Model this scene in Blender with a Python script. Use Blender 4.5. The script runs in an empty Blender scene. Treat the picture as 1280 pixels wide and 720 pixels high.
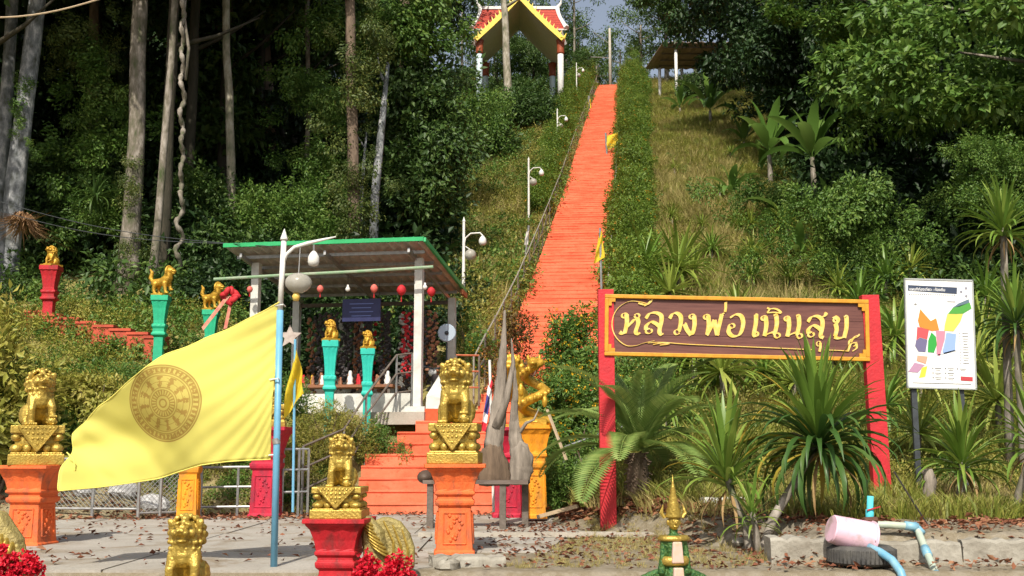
import bpy, bmesh, math, random
import numpy as np
from mathutils import Vector, Matrix, Euler
random.seed(7); np.random.seed(7)
R = math.radians
C = bpy.context.scene.collection
sc = bpy.context.scene

# ------------------------------------------------------------------ camera, sky, sun, exposure
F = 1372.0; PITCH = R(8.4); CAMZ = 1.2
cam = bpy.data.cameras.new('camera'); camo = bpy.data.objects.new('camera', cam); C.objects.link(camo)
cam.sensor_width = 36; cam.lens = 36 * F / 1280; cam.clip_end = 2000; cam.clip_start = .1
camo.location = (0, 0, CAMZ); camo.rotation_euler = (R(90) + PITCH, 0, 0); sc.camera = camo
SUN_EL, SUN_DIR = 46, (0.13, 0.99)            # horizontal travel direction of the light
w = bpy.data.worlds.new('World'); sc.world = w; w.use_nodes = True
nt = w.node_tree; sky = nt.nodes.new('ShaderNodeTexSky'); sky.sky_type = 'NISHITA'; sky.sun_disc = False
sky.sun_elevation = R(SUN_EL); sky.sun_rotation = math.atan2(-SUN_DIR[0], -SUN_DIR[1]); sky.air_density = 1.0; sky.dust_density = 3.5
hs = nt.nodes.new('ShaderNodeHueSaturation'); hs.inputs['Saturation'].default_value = .6; nt.links.new(sky.outputs[0], hs.inputs['Color']); nt.links.new(hs.outputs[0], nt.nodes['Background'].inputs[0]); nt.nodes['Background'].inputs[1].default_value = .12
sl = bpy.data.lights.new('sun', 'SUN'); sl.energy = 4.6; sl.angle = R(.5); sl.color = (1, .93, .80)
slo = bpy.data.objects.new('sun', sl); C.objects.link(slo)
d = Vector((SUN_DIR[0], SUN_DIR[1], 0)).normalized() * math.cos(R(SUN_EL)) + Vector((0, 0, -math.sin(R(SUN_EL))))
slo.rotation_euler = d.to_track_quat('-Z', 'Y').to_euler(); slo.location = (-10, -20, 40)
sc.view_settings.view_transform = 'Standard'; sc.view_settings.look = 'None'; sc.view_settings.gamma = 1
sc.view_settings.exposure = 0.25
try:
    sc.cycles.max_bounces = 6; sc.cycles.transparent_max_bounces = 4; sc.cycles.diffuse_bounces = 3
except Exception: pass

CA, SA = math.cos(PITCH), math.sin(PITCH)
def P(px, py, D):
    ry = F * CA - (360 - py) * SA; rz = F * SA + (360 - py) * CA
    t = D / ry
    return Vector(((px - 640) * t, D, CAMZ + t * rz))

# ------------------------------------------------------------------ terrain height
def sm(a, b, x): 
    t = np.clip((x - a) / (b - a), 0, 1); return t * t * (3 - 2 * t)
MK = ([-30, 11.0, 11.25, 20.8, 23.8, 33, 43, 56, 70, 95, 118, 130, 200, 400], [-.45, -.45, 0, 0, 2.1, 5.4, 9.4, 14.8, 21.0, 31.8, 41.5, 42, 36, 20])
LK = ([-30, 11.0, 11.25, 19.5, 23, 27, 33, 43, 56, 70, 95, 118, 130, 200, 400], [-.45, -.45, 0, 0, 2.4, 4.2, 6.3, 9.8, 14.8, 21, 31.8, 41.5, 42, 36, 20])
HK = ([-30, 11.0, 11.25, 20.8, 23.0, 28.2, 33, 43, 56, 70, 95, 118, 130, 200, 400], [-.45, -.45, 0, .0, 1.95, 2.02, 5.2, 9.4, 14.8, 21, 31.8, 41.5, 42, 36, 20])
RK = ([-30, 11.0, 11.25, 12.0, 15, 17, 20, 24, 33, 43, 56, 70, 95, 118, 130, 200, 400], [-.45, -.45, 0, 0, .03, .22, .85, 2.2, 5.4, 9.4, 14.8, 21, 31.8, 41.5, 42, 36, 20])
def cx(y): return 2.6 + .11 * (np.asarray(y, float) - 43)
def wob(x, y, s, sd):
    return (np.sin(x * s + sd) * np.cos(y * s * 1.13 + sd * 2) + .5 * np.sin(x * s * 2.3 + y * s * 1.7 + sd) + .3 * np.sin(x * s * 4.1 - y * s * 3.3 + sd * 3)) / 1.8
def H(x, y):
    x = np.asarray(x, float); y = np.asarray(y, float)
    m = np.interp(y, *MK); l = np.interp(y, *LK); h = np.interp(y, *HK); r = np.interp(y, *RK)
    wl = 1 - sm(-7.6, -6.2, x); wh = (1 - wl) * (1 - sm(-2.6, -1.9, x)); wr = sm(1.1, 2.4, x)
    z = m * (1 - wl - wh - wr) + l * wl + h * wh + r * wr
    # planting bed behind the kerb
    xb = np.interp(y, [12.0, 12.3, 13.2, 18, 21], [2.8, 2.9, 3.0, .75, .9])
    z = z + .32 * sm(-.2, .6, x - xb) * sm(11.8, 12.1, y) * (1 - sm(19, 22, y))
    hill = sm(24, 34, y)
    near = np.abs(x - cx(y))
    off = sm(1.2, 3.5, near)
    z = z + hill * off * (.35 * wob(x, y, .35, 1.2) + .9 * wob(x, y, .09, 4.0))
    z = z + .05 * wob(x, y, 1.3, 2.2) * sm(19, 22, y) * off
    z = z - .32 * (1 - sm(1.3, 1.9, near)) * sm(23, 24, y)
    z = z - .45 * sm(-3.25, -3.0, x) * (1 - sm(.7, .95, x)) * sm(20.75, 21.1, y) * (1 - sm(23.6, 24.2, y))
    z = z + sm(9, 30, np.abs(x) ) * hill * 1.5
    # far hill behind plateau on right side
    return z
def Hs(x, y): return float(H(x, y))
def gp(px, D, dz=0):
    z = 0
    for _ in range(3):
        t = (D * CA + (z - CAMZ) * SA) / F; X = (px - 640) * t; z = Hs(X, D)
    return Vector((X, D, z + dz))

# ------------------------------------------------------------------ materials
MATS = {}
def lin(c): return tuple(c) + (1,)
def mat(name, c1, c2=None, scale=8, rough=.7, metal=0, bump=0, bscale=None, island=False, trans=0, c3=None, detail=5, spec=.4, stretch=None, objrand=0):
    if name in MATS: return MATS[name]
    m = bpy.data.materials.new(name); m.use_nodes = True; n = m.node_tree.nodes; L = m.node_tree.links
    b = n['Principled BSDF']; b.inputs['Roughness'].default_value = rough; b.inputs['Metallic'].default_value = metal
    b.inputs['Specular IOR Level'].default_value = spec
    b.inputs['Base Color'].default_value = lin(c1)
    tc = n.new('ShaderNodeTexCoord'); vec = tc.outputs['Object']
    if stretch:
        mp = n.new('ShaderNodeMapping'); mp.inputs['Scale'].default_value = stretch; L.new(vec, mp.inputs[0]); vec = mp.outputs[0]
    if c2 is not None:
        rp = n.new('ShaderNodeValToRGB'); e = rp.color_ramp.elements
        e[0].color = lin(c1); e[1].color = lin(c2)
        if c3 is not None:
            q = e.new(.5); q.color = lin(c2); e[2].color = lin(c3)
        if island:
            g = n.new('ShaderNodeNewGeometry'); src = g.outputs['Random Per Island']
            if objrand:
                oi = n.new('ShaderNodeObjectInfo'); mx = n.new('ShaderNodeMix'); mx.inputs[0].default_value = objrand
                L.new(src, mx.inputs[2]); L.new(oi.outputs['Random'], mx.inputs[3]); src = mx.outputs[0]
        else:
            t = n.new('ShaderNodeTexNoise'); t.inputs['Scale'].default_value = scale; t.inputs['Detail'].default_value = detail; t.inputs['Roughness'].default_value = .65
            L.new(vec, t.inputs['Vector']); mr = n.new('ShaderNodeMapRange'); mr.inputs[1].default_value = .32; mr.inputs[2].default_value = .68
            L.new(t.outputs['Fac'], mr.inputs[0]); src = mr.outputs[0]
        L.new(src, rp.inputs[0]); L.new(rp.outputs[0], b.inputs['Base Color'])
        col = rp.outputs[0]
    if bump:
        t = n.new('ShaderNodeTexNoise'); t.inputs['Scale'].default_value = bscale or scale * 3; t.inputs['Detail'].default_value = 6
        L.new(vec, t.inputs['Vector']); bp = n.new('ShaderNodeBump'); bp.inputs['Strength'].default_value = bump; bp.inputs['Distance'].default_value = .03
        L.new(t.outputs['Fac'], bp.inputs['Height']); L.new(bp.outputs[0], b.inputs['Normal'])
    if trans:
        tr = n.new('ShaderNodeBsdfTranslucent'); ms = n.new('ShaderNodeMixShader'); ms.inputs[0].default_value = trans
        if c2 is not None:
            L.new(col, tr.inputs[0])
        else: tr.inputs[0].default_value = lin(c1)
        L.new(b.outputs[0], ms.inputs[1]); L.new(tr.outputs[0], ms.inputs[2]); L.new(ms.outputs[0], n['Material Output'].inputs[0])
    MATS[name] = m; return m

def leafm(name, a, b, c, tr=.3, rough=.5, orr=.35): return mat(name, a, b, c3=c, island=True, trans=tr, rough=rough, spec=.35, objrand=orr)
L_DARK = leafm('leaf_dark', (.011, .026, .009), (.022, .052, .014), (.045, .085, .02), tr=.18)  # leaf colour pushed very dark, standing in for shade inside the wood
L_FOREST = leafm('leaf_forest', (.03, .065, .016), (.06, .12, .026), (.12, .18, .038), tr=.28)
L_MID = leafm('leaf_mid', (.05, .115, .02), (.105, .20, .034), (.20, .28, .055))
L_HEDGE = leafm('leaf_hedge', (.06, .12, .014), (.12, .20, .024), (.21, .27, .035))
L_YELLOW = leafm('leaf_yellow_green', (.15, .18, .03), (.30, .30, .05), (.46, .40, .10))
L_SCRUB = leafm('leaf_scrub', (.11, .145, .025), (.25, .25, .045), (.42, .35, .09))
L_STRAW = leafm('dry_grass', (.21, .21, .055), (.39, .33, .12), (.55, .44, .20), tr=.36, rough=.8)
L_GREENGRASS = leafm('green_grass', (.12, .17, .025), (.26, .28, .05), (.42, .37, .10), tr=.3)
L_LITTER = leafm('dead_leaves', (.07, .025, .015), (.20, .07, .035), (.32, .17, .09), tr=.05, rough=.85)
L_IVY = leafm('leaf_ivy', (.045, .08, .018), (.09, .13, .028), (.19, .20, .045))
L_RED = leafm('bronze_leaves', (.05, .07, .015), (.14, .08, .025), (.22, .10, .03))
L_STRAP = leafm('strap_leaf', (.08, .16, .025), (.14, .24, .035), (.30, .36, .07), tr=.25, rough=.38, orr=.5)
L_STRAPD = leafm('strap_leaf_dark', (.025, .07, .015), (.05, .11, .022), (.11, .17, .04), tr=.18, rough=.4, orr=.5)
L_STRAPY = leafm('strap_leaf_yellow', (.30, .20, .02), (.40, .30, .04), (.32, .28, .06), tr=.22, rough=.45)
L_CYCAD = leafm('frond_leaf', (.14, .23, .055), (.23, .33, .085), (.34, .42, .13), tr=.36)
L_BANANA = leafm('banana_leaf', (.08, .17, .03), (.12, .22, .04), (.18, .27, .06), tr=.35, rough=.35, orr=.8)
FL_YEL = leafm('yellow_petals', (.75, .42, .01), (.85, .5, .02), (.9, .6, .05), tr=.3)
FL_ORA = leafm('orange_petals', (.75, .28, .02), (.8, .38, .03), (.85, .5, .05), tr=.3)
FL_RED = leafm('red_petals', (.45, .005, .015), (.62, .01, .03), (.70, .03, .06), tr=.15, rough=.5)
M_ORANGE = mat('stair_orange_paint', (.66, .130, .06), (.80, .205, .11), scale=2.2, rough=.8, bump=.25, bscale=14, spec=.15)
def stair_paint():
    m = bpy.data.materials.new('stair_orange_paint'); m.use_nodes = True; n = m.node_tree.nodes; L = m.node_tree.links; b = n['Principled BSDF']; b.inputs['Roughness'].default_value = .82; b.inputs['Specular IOR Level'].default_value = .12
    geo = n.new('ShaderNodeNewGeometry'); oi = n.new('ShaderNodeObjectInfo')
    def noise(s_, d_=8):
        t = n.new('ShaderNodeTexNoise'); t.inputs['Scale'].default_value = s_; t.inputs['Detail'].default_value = d_; t.inputs['Roughness'].default_value = .7; L.new(geo.outputs['Position'], t.inputs['Vector']); return t.outputs['Fac']
    def ramp(f, cs):
        r = n.new('ShaderNodeValToRGB'); e = r.color_ramp.elements; e[0].position = cs[0][0]; e[0].color = lin(cs[0][1]); e[1].position = cs[-1][0]; e[1].color = lin(cs[-1][1])
        for p, c in cs[1:-1]: q = e.new(p); q.color = lin(c)
        L.new(f, r.inputs[0]); return r.outputs[0]
    def mul(a, b_, f):
        k = n.new('ShaderNodeMix'); k.data_type = 'RGBA'; k.blend_type = 'MULTIPLY'; k.inputs[0].default_value = f; L.new(a, k.inputs[6]); L.new(b_, k.inputs[7]); return k.outputs[2]
    base = ramp(noise(.9), [(.3, (.60, .12, .06)), (.5, (.75, .175, .09)), (.7, (.80, .23, .13))])
    var = ramp(oi.outputs['Random'], [(0, (.80, .76, .74)), (.5, (.96, .94, .94)), (1, (1, 1, 1))])
    worn = ramp(noise(7, 10), [(.33, (.50, .42, .38)), (.42, (.92, .90, .88)), (.5, (1, 1, 1))])
    L.new(mul(mul(base, var, .9), worn, .75), b.inputs['Base Color'])
    bp = n.new('ShaderNodeBump'); bp.inputs['Strength'].default_value = .4; bp.inputs['Distance'].default_value = .02; L.new(noise(16), bp.inputs['Height']); L.new(bp.outputs[0], b.inputs['Normal']); return m
M_ORANGE = stair_paint()
M_ORANGE_D = mat('stair_nosing_paint', (.50, .075, .03), (.74, .14, .06), scale=3, rough=.85, spec=.15)
M_PORANGE = mat('pedestal_orange_paint', (.78, .16, .04), (.72, .13, .03), c3=(.36, .10, .045), scale=3, rough=.7, bump=.35, bscale=24, detail=10, stretch=(2.2, 2.2, .8))
M_PRED = mat('pedestal_red_paint', (.48, .014, .022), (.40, .010, .018), c3=(.17, .02, .02), scale=3, rough=.6, bump=.3, bscale=24, detail=10, stretch=(2.2, 2.2, .8))
M_PMAG = mat('pedestal_magenta_paint', (.50, .012, .045), (.42, .010, .036), c3=(.2, .02, .04), scale=3, rough=.6, bump=.3, bscale=24, detail=10, stretch=(2.2, 2.2, .8))
M_PYEL = mat('pedestal_yellow_paint', (.82, .33, .015), (.74, .27, .012), c3=(.38, .17, .03), scale=3, rough=.7, bump=.3, bscale=24, detail=10, stretch=(2.2, 2.2, .8))
M_PGREEN = mat('pedestal_green_paint', (.02, .42, .22), (.012, .30, .16), scale=5, rough=.55, bump=.15)
M_PTEAL = mat('pedestal_teal_paint', (.02, .48, .38), (.012, .36, .29), scale=5, rough=.55, bump=.15)
M_GOLD = mat('gold_paint', (.56, .40, .085), (.33, .225, .045), scale=9, rough=.36, metal=.55, bump=.35, bscale=42, detail=8)
M_GOLD2 = mat('gold_paint_small', (.60, .36, .04), (.40, .22, .025), scale=8, rough=.42, metal=.4, bump=.3, bscale=40)
M_WEATHER = mat('weathered_gold_paint', (.42, .34, .11), (.22, .18, .08), scale=7, rough=.6, metal=.35, bump=.6, bscale=40)
M_CONC = mat('concrete', (.46, .42, .36), (.30, .27, .225), scale=1.3, rough=.9, bump=.3, bscale=30, detail=9, spec=.2)
M_CONC2 = mat('old_concrete', (.36, .34, .29), (.20, .18, .145), scale=3, rough=.95, bump=.8, bscale=14, detail=9, spec=.2)
M_STONE = mat('rock', (.36, .34, .29), (.14, .12, .09), scale=4, rough=.95, bump=.9, bscale=9, spec=.2)
M_WHITE = mat('white_paint', (.74, .73, .70), (.58, .57, .53), scale=4, rough=.6)
M_WALL = mat('white_wall', (.66, .66, .62), (.42, .41, .37), scale=2.5, rough=.8, bump=.2, bscale=18)
M_BARKP = mat('bark_pale', (.36, .32, .28), (.16, .14, .11), c3=(.055, .075, .03), scale=4.5, rough=.95, bump=.8, bscale=12, stretch=(1, 1, .35), spec=.15)
M_BARKB = mat('bark_brown', (.22, .16, .12), (.10, .075, .055), scale=6, rough=.95, bump=1, bscale=14, stretch=(1, 1, .25), spec=.15)
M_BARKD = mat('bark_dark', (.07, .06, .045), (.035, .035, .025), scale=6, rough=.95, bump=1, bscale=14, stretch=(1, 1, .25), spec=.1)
M_BARKG = mat('bark_grey', (.44, .44, .44), (.17, .18, .19), c3=(.06, .065, .05), scale=4.5, rough=.95, bump=.6, bscale=9, stretch=(1, 1, .5), spec=.15)
M_BARKW = mat('bark_white', (.45, .42, .35), (.26, .23, .17), c3=(.10, .11, .06), scale=4, rough=.9, bump=.5, bscale=14, stretch=(1, 1, .4))
M_DRIFT = mat('driftwood', (.31, .265, .22), (.13, .11, .09), scale=9, rough=.9, bump=1, bscale=16, stretch=(1, 1, .15), spec=.2)
M_SLAB = mat('dark_wood_slab', (.10, .065, .045), (.055, .036, .026), scale=6, rough=.6, bump=.4, stretch=(.2, 1, 1))
M_POSTW = mat('weathered_post', (.16, .13, .11), (.09, .075, .06), scale=8, rough=.9, bump=.4)
M_STEEL = mat('galvanised_steel', (.40, .40, .39), (.24, .24, .24), scale=10, rough=.4, metal=.6)
M_DKSTEEL = mat('dark_steel', (.07, .08, .09), (.04, .045, .05), scale=10, rough=.5, metal=.3)
M_BLUEP = mat('light_blue_paint', (.16, .40, .58), (.12, .32, .48), scale=6, rough=.4)
M_BLUEPIPE = mat('blue_pipe', (.10, .30, .46), (.24, .42, .50), scale=8, detail=9, rough=.4)
M_REDSIGN = mat('sign_red_paint', (.56, .022, .032), (.40, .018, .026), scale=5, rough=.6, bump=.25, bscale=30, detail=9)
M_YELFR = mat('sign_yellow_frame', (.64, .31, .025), (.48, .21, .015), scale=9, rough=.45)
M_BOARD = mat('sign_brown_board', (.09, .030, .026), (.165, .065, .05), scale=3.0, rough=.5, stretch=(.6, 1, 9), detail=8)
M_LETTER = mat('sign_letter_gold', (.72, .44, .06), (.72, .56, .20), scale=16, rough=.35)
M_GREENROOF = mat('green_roof_sheet', (.02, .30, .10), (.03, .40, .14), scale=3, rough=.45)
M_UNDER = mat('grey_roof_underside', (.48, .46, .43), (.30, .29, .27), scale=4, rough=.7)
M_RUST = mat('brown_roof_sheet', (.34, .25, .20), (.22, .16, .13), scale=3, rough=.7)
M_REDTILE = mat('red_roof_tile', (.42, .05, .025), (.28, .03, .018), scale=4, rough=.6, bump=.6, bscale=20)
M_GOLDTRIM = mat('yellow_trim', (.80, .62, .10), (.66, .48, .06), scale=9, rough=.5)
M_PLASTER = mat('grey_plaster_ceiling', (.62, .59, .53), (.52, .49, .44), scale=3, rough=.8)
M_REDBR = mat('red_brown_capital', (.36, .09, .035), (.26, .05, .02), scale=12, rough=.5)
M_PALEBLUE = mat('pale_blue_column', (.50, .60, .64), (.44, .54, .58), scale=4, rough=.5)
M_PINK = mat('pink_plastic', (.78, .50, .62), (.68, .45, .54), c3=(.36, .27, .25), scale=5, rough=.5, detail=10)
M_RUBBER = mat('rubber', (.04, .04, .042), (.10, .095, .085), scale=7, rough=.85, bump=.3)
M_RUSTI = mat('rusty_iron', (.13, .055, .035), (.07, .035, .025), scale=10, rough=.85, bump=.4)
M_BLACK = mat('black_stuff', (.02, .02, .022), (.04, .03, .03), scale=10, rough=.5)
M_REDC = mat('red_cloth', (.50, .02, .025), (.35, .01, .018), scale=8, rough=.7)
M_NAVY = mat('navy_board', (.012, .015, .07), (.02, .025, .10), scale=5, rough=.5)
M_GLASSY = mat('milky_globe', (.55, .53, .48), (.42, .40, .34), scale=6, rough=.25, trans=.4)
M_SCALE = mat('green_scale_paint', (.008, .085, .035), (.07, .14, .03), scale=26, rough=.35, metal=.3, bump=.8, bscale=40, c3=(.01, .12, .05))
M_SKINP = mat('pale_pink_paint', (.62, .42, .38), (.50, .36, .22), scale=14, rough=.5)
M_WIRE = mat('wire_metal', (.30, .31, .30), rough=.5, metal=.5)
M_BAG = mat('grey_white_rubbish', (.55, .55, .55), (.25, .25, .26), scale=9, rough=.8, bump=.6)
M_BROWNITEM = mat('brown_items', (.22, .10, .06), (.30, .12, .05), scale=9, rough=.6)
def flat(name, c, rough=.5): return mat(name, c, rough=rough)

# ------------------------------------------------------------------ mesh builder
class MB:
    def __init__(s): s.v = []; s.f = []; s.m = []
    def add(s, vs, fs, mi=0):
        o = len(s.v); s.v += [tuple(v) for v in vs]; s.f += [tuple(i + o for i in f) for f in fs]; s.m += [mi] * len(fs); return s
    def box(s, c, size, rot=None, mi=0, taper=1):
        x, y, z = size[0] / 2, size[1] / 2, size[2] / 2
        vs = [Vector((a * x * (taper if k > 0 else 1), b * y * (taper if k > 0 else 1), k * z)) for k in (-1, 1) for a, b in ((-1, -1), (1, -1), (1, 1), (-1, 1))]
        if rot is not None: vs = [rot @ v for v in vs]
        vs = [v + Vector(c) for v in vs]
        return s.add(vs, [(3, 2, 1, 0), (4, 5, 6, 7), (0, 1, 5, 4), (1, 2, 6, 5), (2, 3, 7, 6), (3, 0, 4, 7)], mi)
    def bar(s, a, b, w_, h_, mi=0):
        a = Vector(a); b = Vector(b); dd = (b - a); q = dd.to_track_quat('X', 'Z').to_matrix()
        return s.box((a + b) / 2, (dd.length, w_, h_), q, mi)
    def tube(s, pts, r, n=8, mi=0, cap=True):
        pts = [Vector(p) for p in pts]; k = len(pts)
        rs = r if hasattr(r, '__len__') else [r] * k
        vs = []; prev = None
        for i, p in enumerate(pts):
            t = (pts[min(i + 1, k - 1)] - pts[max(i - 1, 0)]).normalized()
            if prev is None:
                up = Vector((0, 0, 1)) if abs(t.z) < .9 else Vector((1, 0, 0)); u = t.cross(up).normalized()
            else: u = (prev - t * prev.dot(t)).normalized()
            prev = u; v_ = t.cross(u)
            for j in range(n):
                a = 2 * math.pi * j / n; vs.append(p + (u * math.cos(a) + v_ * math.sin(a)) * rs[i])
        fs = [(i * n + j, i * n + (j + 1) % n, (i + 1) * n + (j + 1) % n, (i + 1) * n + j) for i in range(k - 1) for j in range(n)]
        if cap: fs += [tuple(range(n))[::-1], tuple((k - 1) * n + j for j in range(n))]
        return s.add(vs, fs, mi)
    def lathe(s, prof, n=16, c=(0, 0, 0), mi=0, sx=1, sy=1):
        vs = [(c[0] + r * math.cos(2 * math.pi * j / n) * sx, c[1] + r * math.sin(2 * math.pi * j / n) * sy, c[2] + z) for r, z in prof for j in range(n)]
        k = len(prof)
        fs = [(i * n + j, i * n + (j + 1) % n, (i + 1) * n + (j + 1) % n, (i + 1) * n + j) for i in range(k - 1) for j in range(n)]
        fs += [tuple(range(n))[::-1], tuple((k - 1) * n + j for j in range(n))]
        return s.add(vs, fs, mi)
    def ell(s, c, r, n=10, mi=0, rot=None):
        if not hasattr(r, '__len__'): r = (r, r, r)
        m = n // 2 + 1; vs = []
        for i in range(m + 1):
            th = math.pi * i / m
            for j in range(n):
                ph = 2 * math.pi * j / n
                v = Vector((r[0] * math.sin(th) * math.cos(ph), r[1] * math.sin(th) * math.sin(ph), r[2] * math.cos(th)))
                if rot is not None: v = rot @ v
                vs.append(v + Vector(c))
        fs = [(i * n + j, (i + 1) * n + j, (i + 1) * n + (j + 1) % n, i * n + (j + 1) % n) for i in range(m) for j in range(n)]
        return s.add(vs, fs, mi)
    def chain(s, pts, rs, mi=0, k=5):
        pts = [Vector(p) for p in pts]
        for i in range(len(pts) - 1):
            for q in range(k):
                t = q / k; s.ell(pts[i].lerp(pts[i + 1], t), rs[i] * (1 - t) + rs[i + 1] * t, 8, mi)
        s.ell(pts[-1], rs[-1], 8, mi); return s
    def prism(s, poly, a, b, mi=0, axis='y'):
        # poly in (x,z), extruded from y=a to y=b
        n = len(poly)
        if axis == 'y': vs = [(x, a, z) for x, z in poly] + [(x, b, z) for x, z in poly]
        else: vs = [(a, x, z) for x, z in poly] + [(b, x, z) for x, z in poly]
        return s.add(vs, [tuple(range(n)), tuple(range(n, 2 * n))[::-1]] + [(i, i + n, (i + 1) % n + n, (i + 1) % n) for i in range(n)], mi)
    def mesh(s, name, mats, smooth=False, fix=True):
        me = bpy.data.meshes.new(name); me.from_pydata(s.v, [], s.f)
        for m in (mats if isinstance(mats, (list, tuple)) else [mats]): me.materials.append(m)
        me.polygons.foreach_set('material_index', s.m)
        if fix:
            bm = bmesh.new(); bm.from_mesh(me); bmesh.ops.recalc_face_normals(bm, faces=bm.faces); bm.to_mesh(me); bm.free()
        if smooth: me.polygons.foreach_set('use_smooth', [True] * len(me.polygons))
        me.update(); return me
    def build(s, name, mats, parent=None, smooth=False, **kw):
        return link(name, s.mesh(name, mats, smooth), parent, **kw)
def link(name, me, parent=None, loc=None, rot=None, scale=None, **props):
    o = bpy.data.objects.new(name, me); C.objects.link(o)
    if parent is not None: o.parent = parent
    if loc is not None: o.location = loc
    if rot is not None: o.rotation_euler = rot
    if scale is not None: o.scale = (scale,) * 3 if not hasattr(scale, '__len__') else scale
    for k, v in props.items(): o[k] = v
    return o
def thing(name, label, cat, loc=(0, 0, 0), rz=0, group=None, scale=None, rot=None):
    o = link(name, None, None, loc, rot or (0, 0, rz), scale); o['label'] = label; o['category'] = cat
    if group: o['group'] = group
    return o
def tag(o, label, cat, group=None):
    o['label'] = label; o['category'] = cat
    if group: o['group'] = group
    return o
def copy_tree(o, parent=None):
    c = o.copy(); C.objects.link(c)
    if parent is not None: c.parent = parent
    for ch in list(o.children): copy_tree(ch, c)
    return c
def remeshed(mb, name, m, voxel, smooth_it=0):
    me = mb.mesh(name + '_src', m, fix=True); o = bpy.data.objects.new(name + '_tmp', me); C.objects.link(o)
    r = o.modifiers.new('r', 'REMESH'); r.mode = 'VOXEL'; r.voxel_size = voxel; r.use_smooth_shade = True
    if smooth_it:
        q = o.modifiers.new('s', 'SMOOTH'); q.iterations = smooth_it; q.factor = .5
    dg = bpy.context.evaluated_depsgraph_get(); out = bpy.data.meshes.new_from_object(o.evaluated_get(dg)); out.name = name
    out.materials.clear(); out.materials.append(m)
    bpy.data.objects.remove(o); bpy.data.meshes.remove(me); return out
def text_mesh(body, size, extrude, m, shear=0, offset=0, align='LEFT'):
    t = bpy.data.curves.new('writing', 'FONT'); t.body = body; t.size = size; t.extrude = extrude; t.shear = shear; t.offset = offset; t.align_x = align
    o = bpy.data.objects.new('tmp', t); C.objects.link(o); dg = bpy.context.evaluated_depsgraph_get()
    me = bpy.data.meshes.new_from_object(o.evaluated_get(dg)); bpy.data.objects.remove(o); me.materials.clear(); me.materials.append(m); return me

# ------------------------------------------------------------------ leaf meshes (numpy)
def np_mesh(name, V, Fc, mats, mi=None):
    me = bpy.data.meshes.new(name); nf = len(Fc); k = Fc.shape[1]
    me.vertices.add(len(V)); me.vertices.foreach_set('co', V.astype(np.float32).ravel())
    me.loops.add(nf * k); me.loops.foreach_set('vertex_index', Fc.astype(np.int32).ravel())
    me.polygons.add(nf); me.polygons.foreach_set('loop_start', np.arange(0, nf * k, k, dtype=np.int32)); me.polygons.foreach_set('loop_total', np.full(nf, k, np.int32))
    for m in (mats if isinstance(mats, (list, tuple)) else [mats]): me.materials.append(m)
    if mi is not None: me.polygons.foreach_set('material_index', mi.astype(np.int32))
    me.update(calc_edges=True); return me
def nrmz(a): return a / (np.linalg.norm(a, axis=1, keepdims=True) + 1e-9)
def leaf_np(pos, dirv, nrm, ln, wd, fold=.25):
    dirv = nrmz(dirv); side = nrmz(np.cross(dirv, nrm)); nn = np.cross(side, dirv)
    ln = ln[:, None]; wd = wd[:, None]
    b = pos; m = pos + dirv * ln * .45; l = m + side * wd / 2 + nn * wd * fold; r = m - side * wd / 2 + nn * wd * fold; t = pos + dirv * ln - nn * ln * .08
    V = np.stack([b, l, t, r], 1).reshape(-1, 3); N = len(pos); i = np.arange(N) * 4
    Fc = np.stack([np.stack([i, i + 1, i + 2], 1), np.stack([i, i + 2, i + 3], 1)], 1).reshape(-1, 3)
    return V, Fc
def rs(sd): return np.random.RandomState(sd)
def clump_mesh(name, sd, m, nl=350, size=.16, rad=1, squash=.75, nsub=14, extra=None, wr=.5, droop=.3):
    q = rs(sd); c = nrmz(q.normal(size=(nsub, 3))) * (q.uniform(.25, .85, (nsub, 1)) * rad); c[:, 2] *= squash
    cr = q.uniform(.22, .48, nsub) * rad
    k = q.randint(0, nsub, nl); d_ = nrmz(q.normal(size=(nl, 3))); pos = c[k] + d_ * (cr[k] * q.uniform(.5, 1.05, nl) ** .5)[:, None] * np.array([1, 1, .7])
    dirv = d_ * .7 + q.normal(size=(nl, 3)) * .5 + nrmz(pos) * .4; dirv[:, 2] -= droop
    nrm = q.normal(size=(nl, 3)) * .5 + np.array([0, -.15, 1.0]) + nrmz(pos) * .6
    ln = q.uniform(.6, 1.25, nl) * size; V, Fc = leaf_np(pos, dirv, nrm, ln, ln * wr)
    mats = [m]; mi = None
    if extra:
        m2, frac, fs = extra; mats.append(m2); mi = np.zeros(len(Fc), int)
        out = np.where(np.linalg.norm(pos, axis=1) > rad * .55)[0]; nf = int(nl * frac)
        sel = q.choice(out, min(nf, len(out)), replace=False); P0 = pos[sel] + nrmz(pos[sel]) * size * .6
        PP = np.repeat(P0, 5, 0) + q.normal(size=(len(P0) * 5, 3)) * fs * .5; dv = q.normal(size=PP.shape); V2, F2 = leaf_np(PP, dv, q.normal(size=PP.shape), np.full(len(PP), fs), np.full(len(PP), fs * .8))
        Fc = np.vstack([Fc, F2 + len(V)]); V = np.vstack([V, V2]); mi = np.r_[mi, np.ones(len(F2), int)]
    return np_mesh(name, V, Fc, mats, mi)
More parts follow.
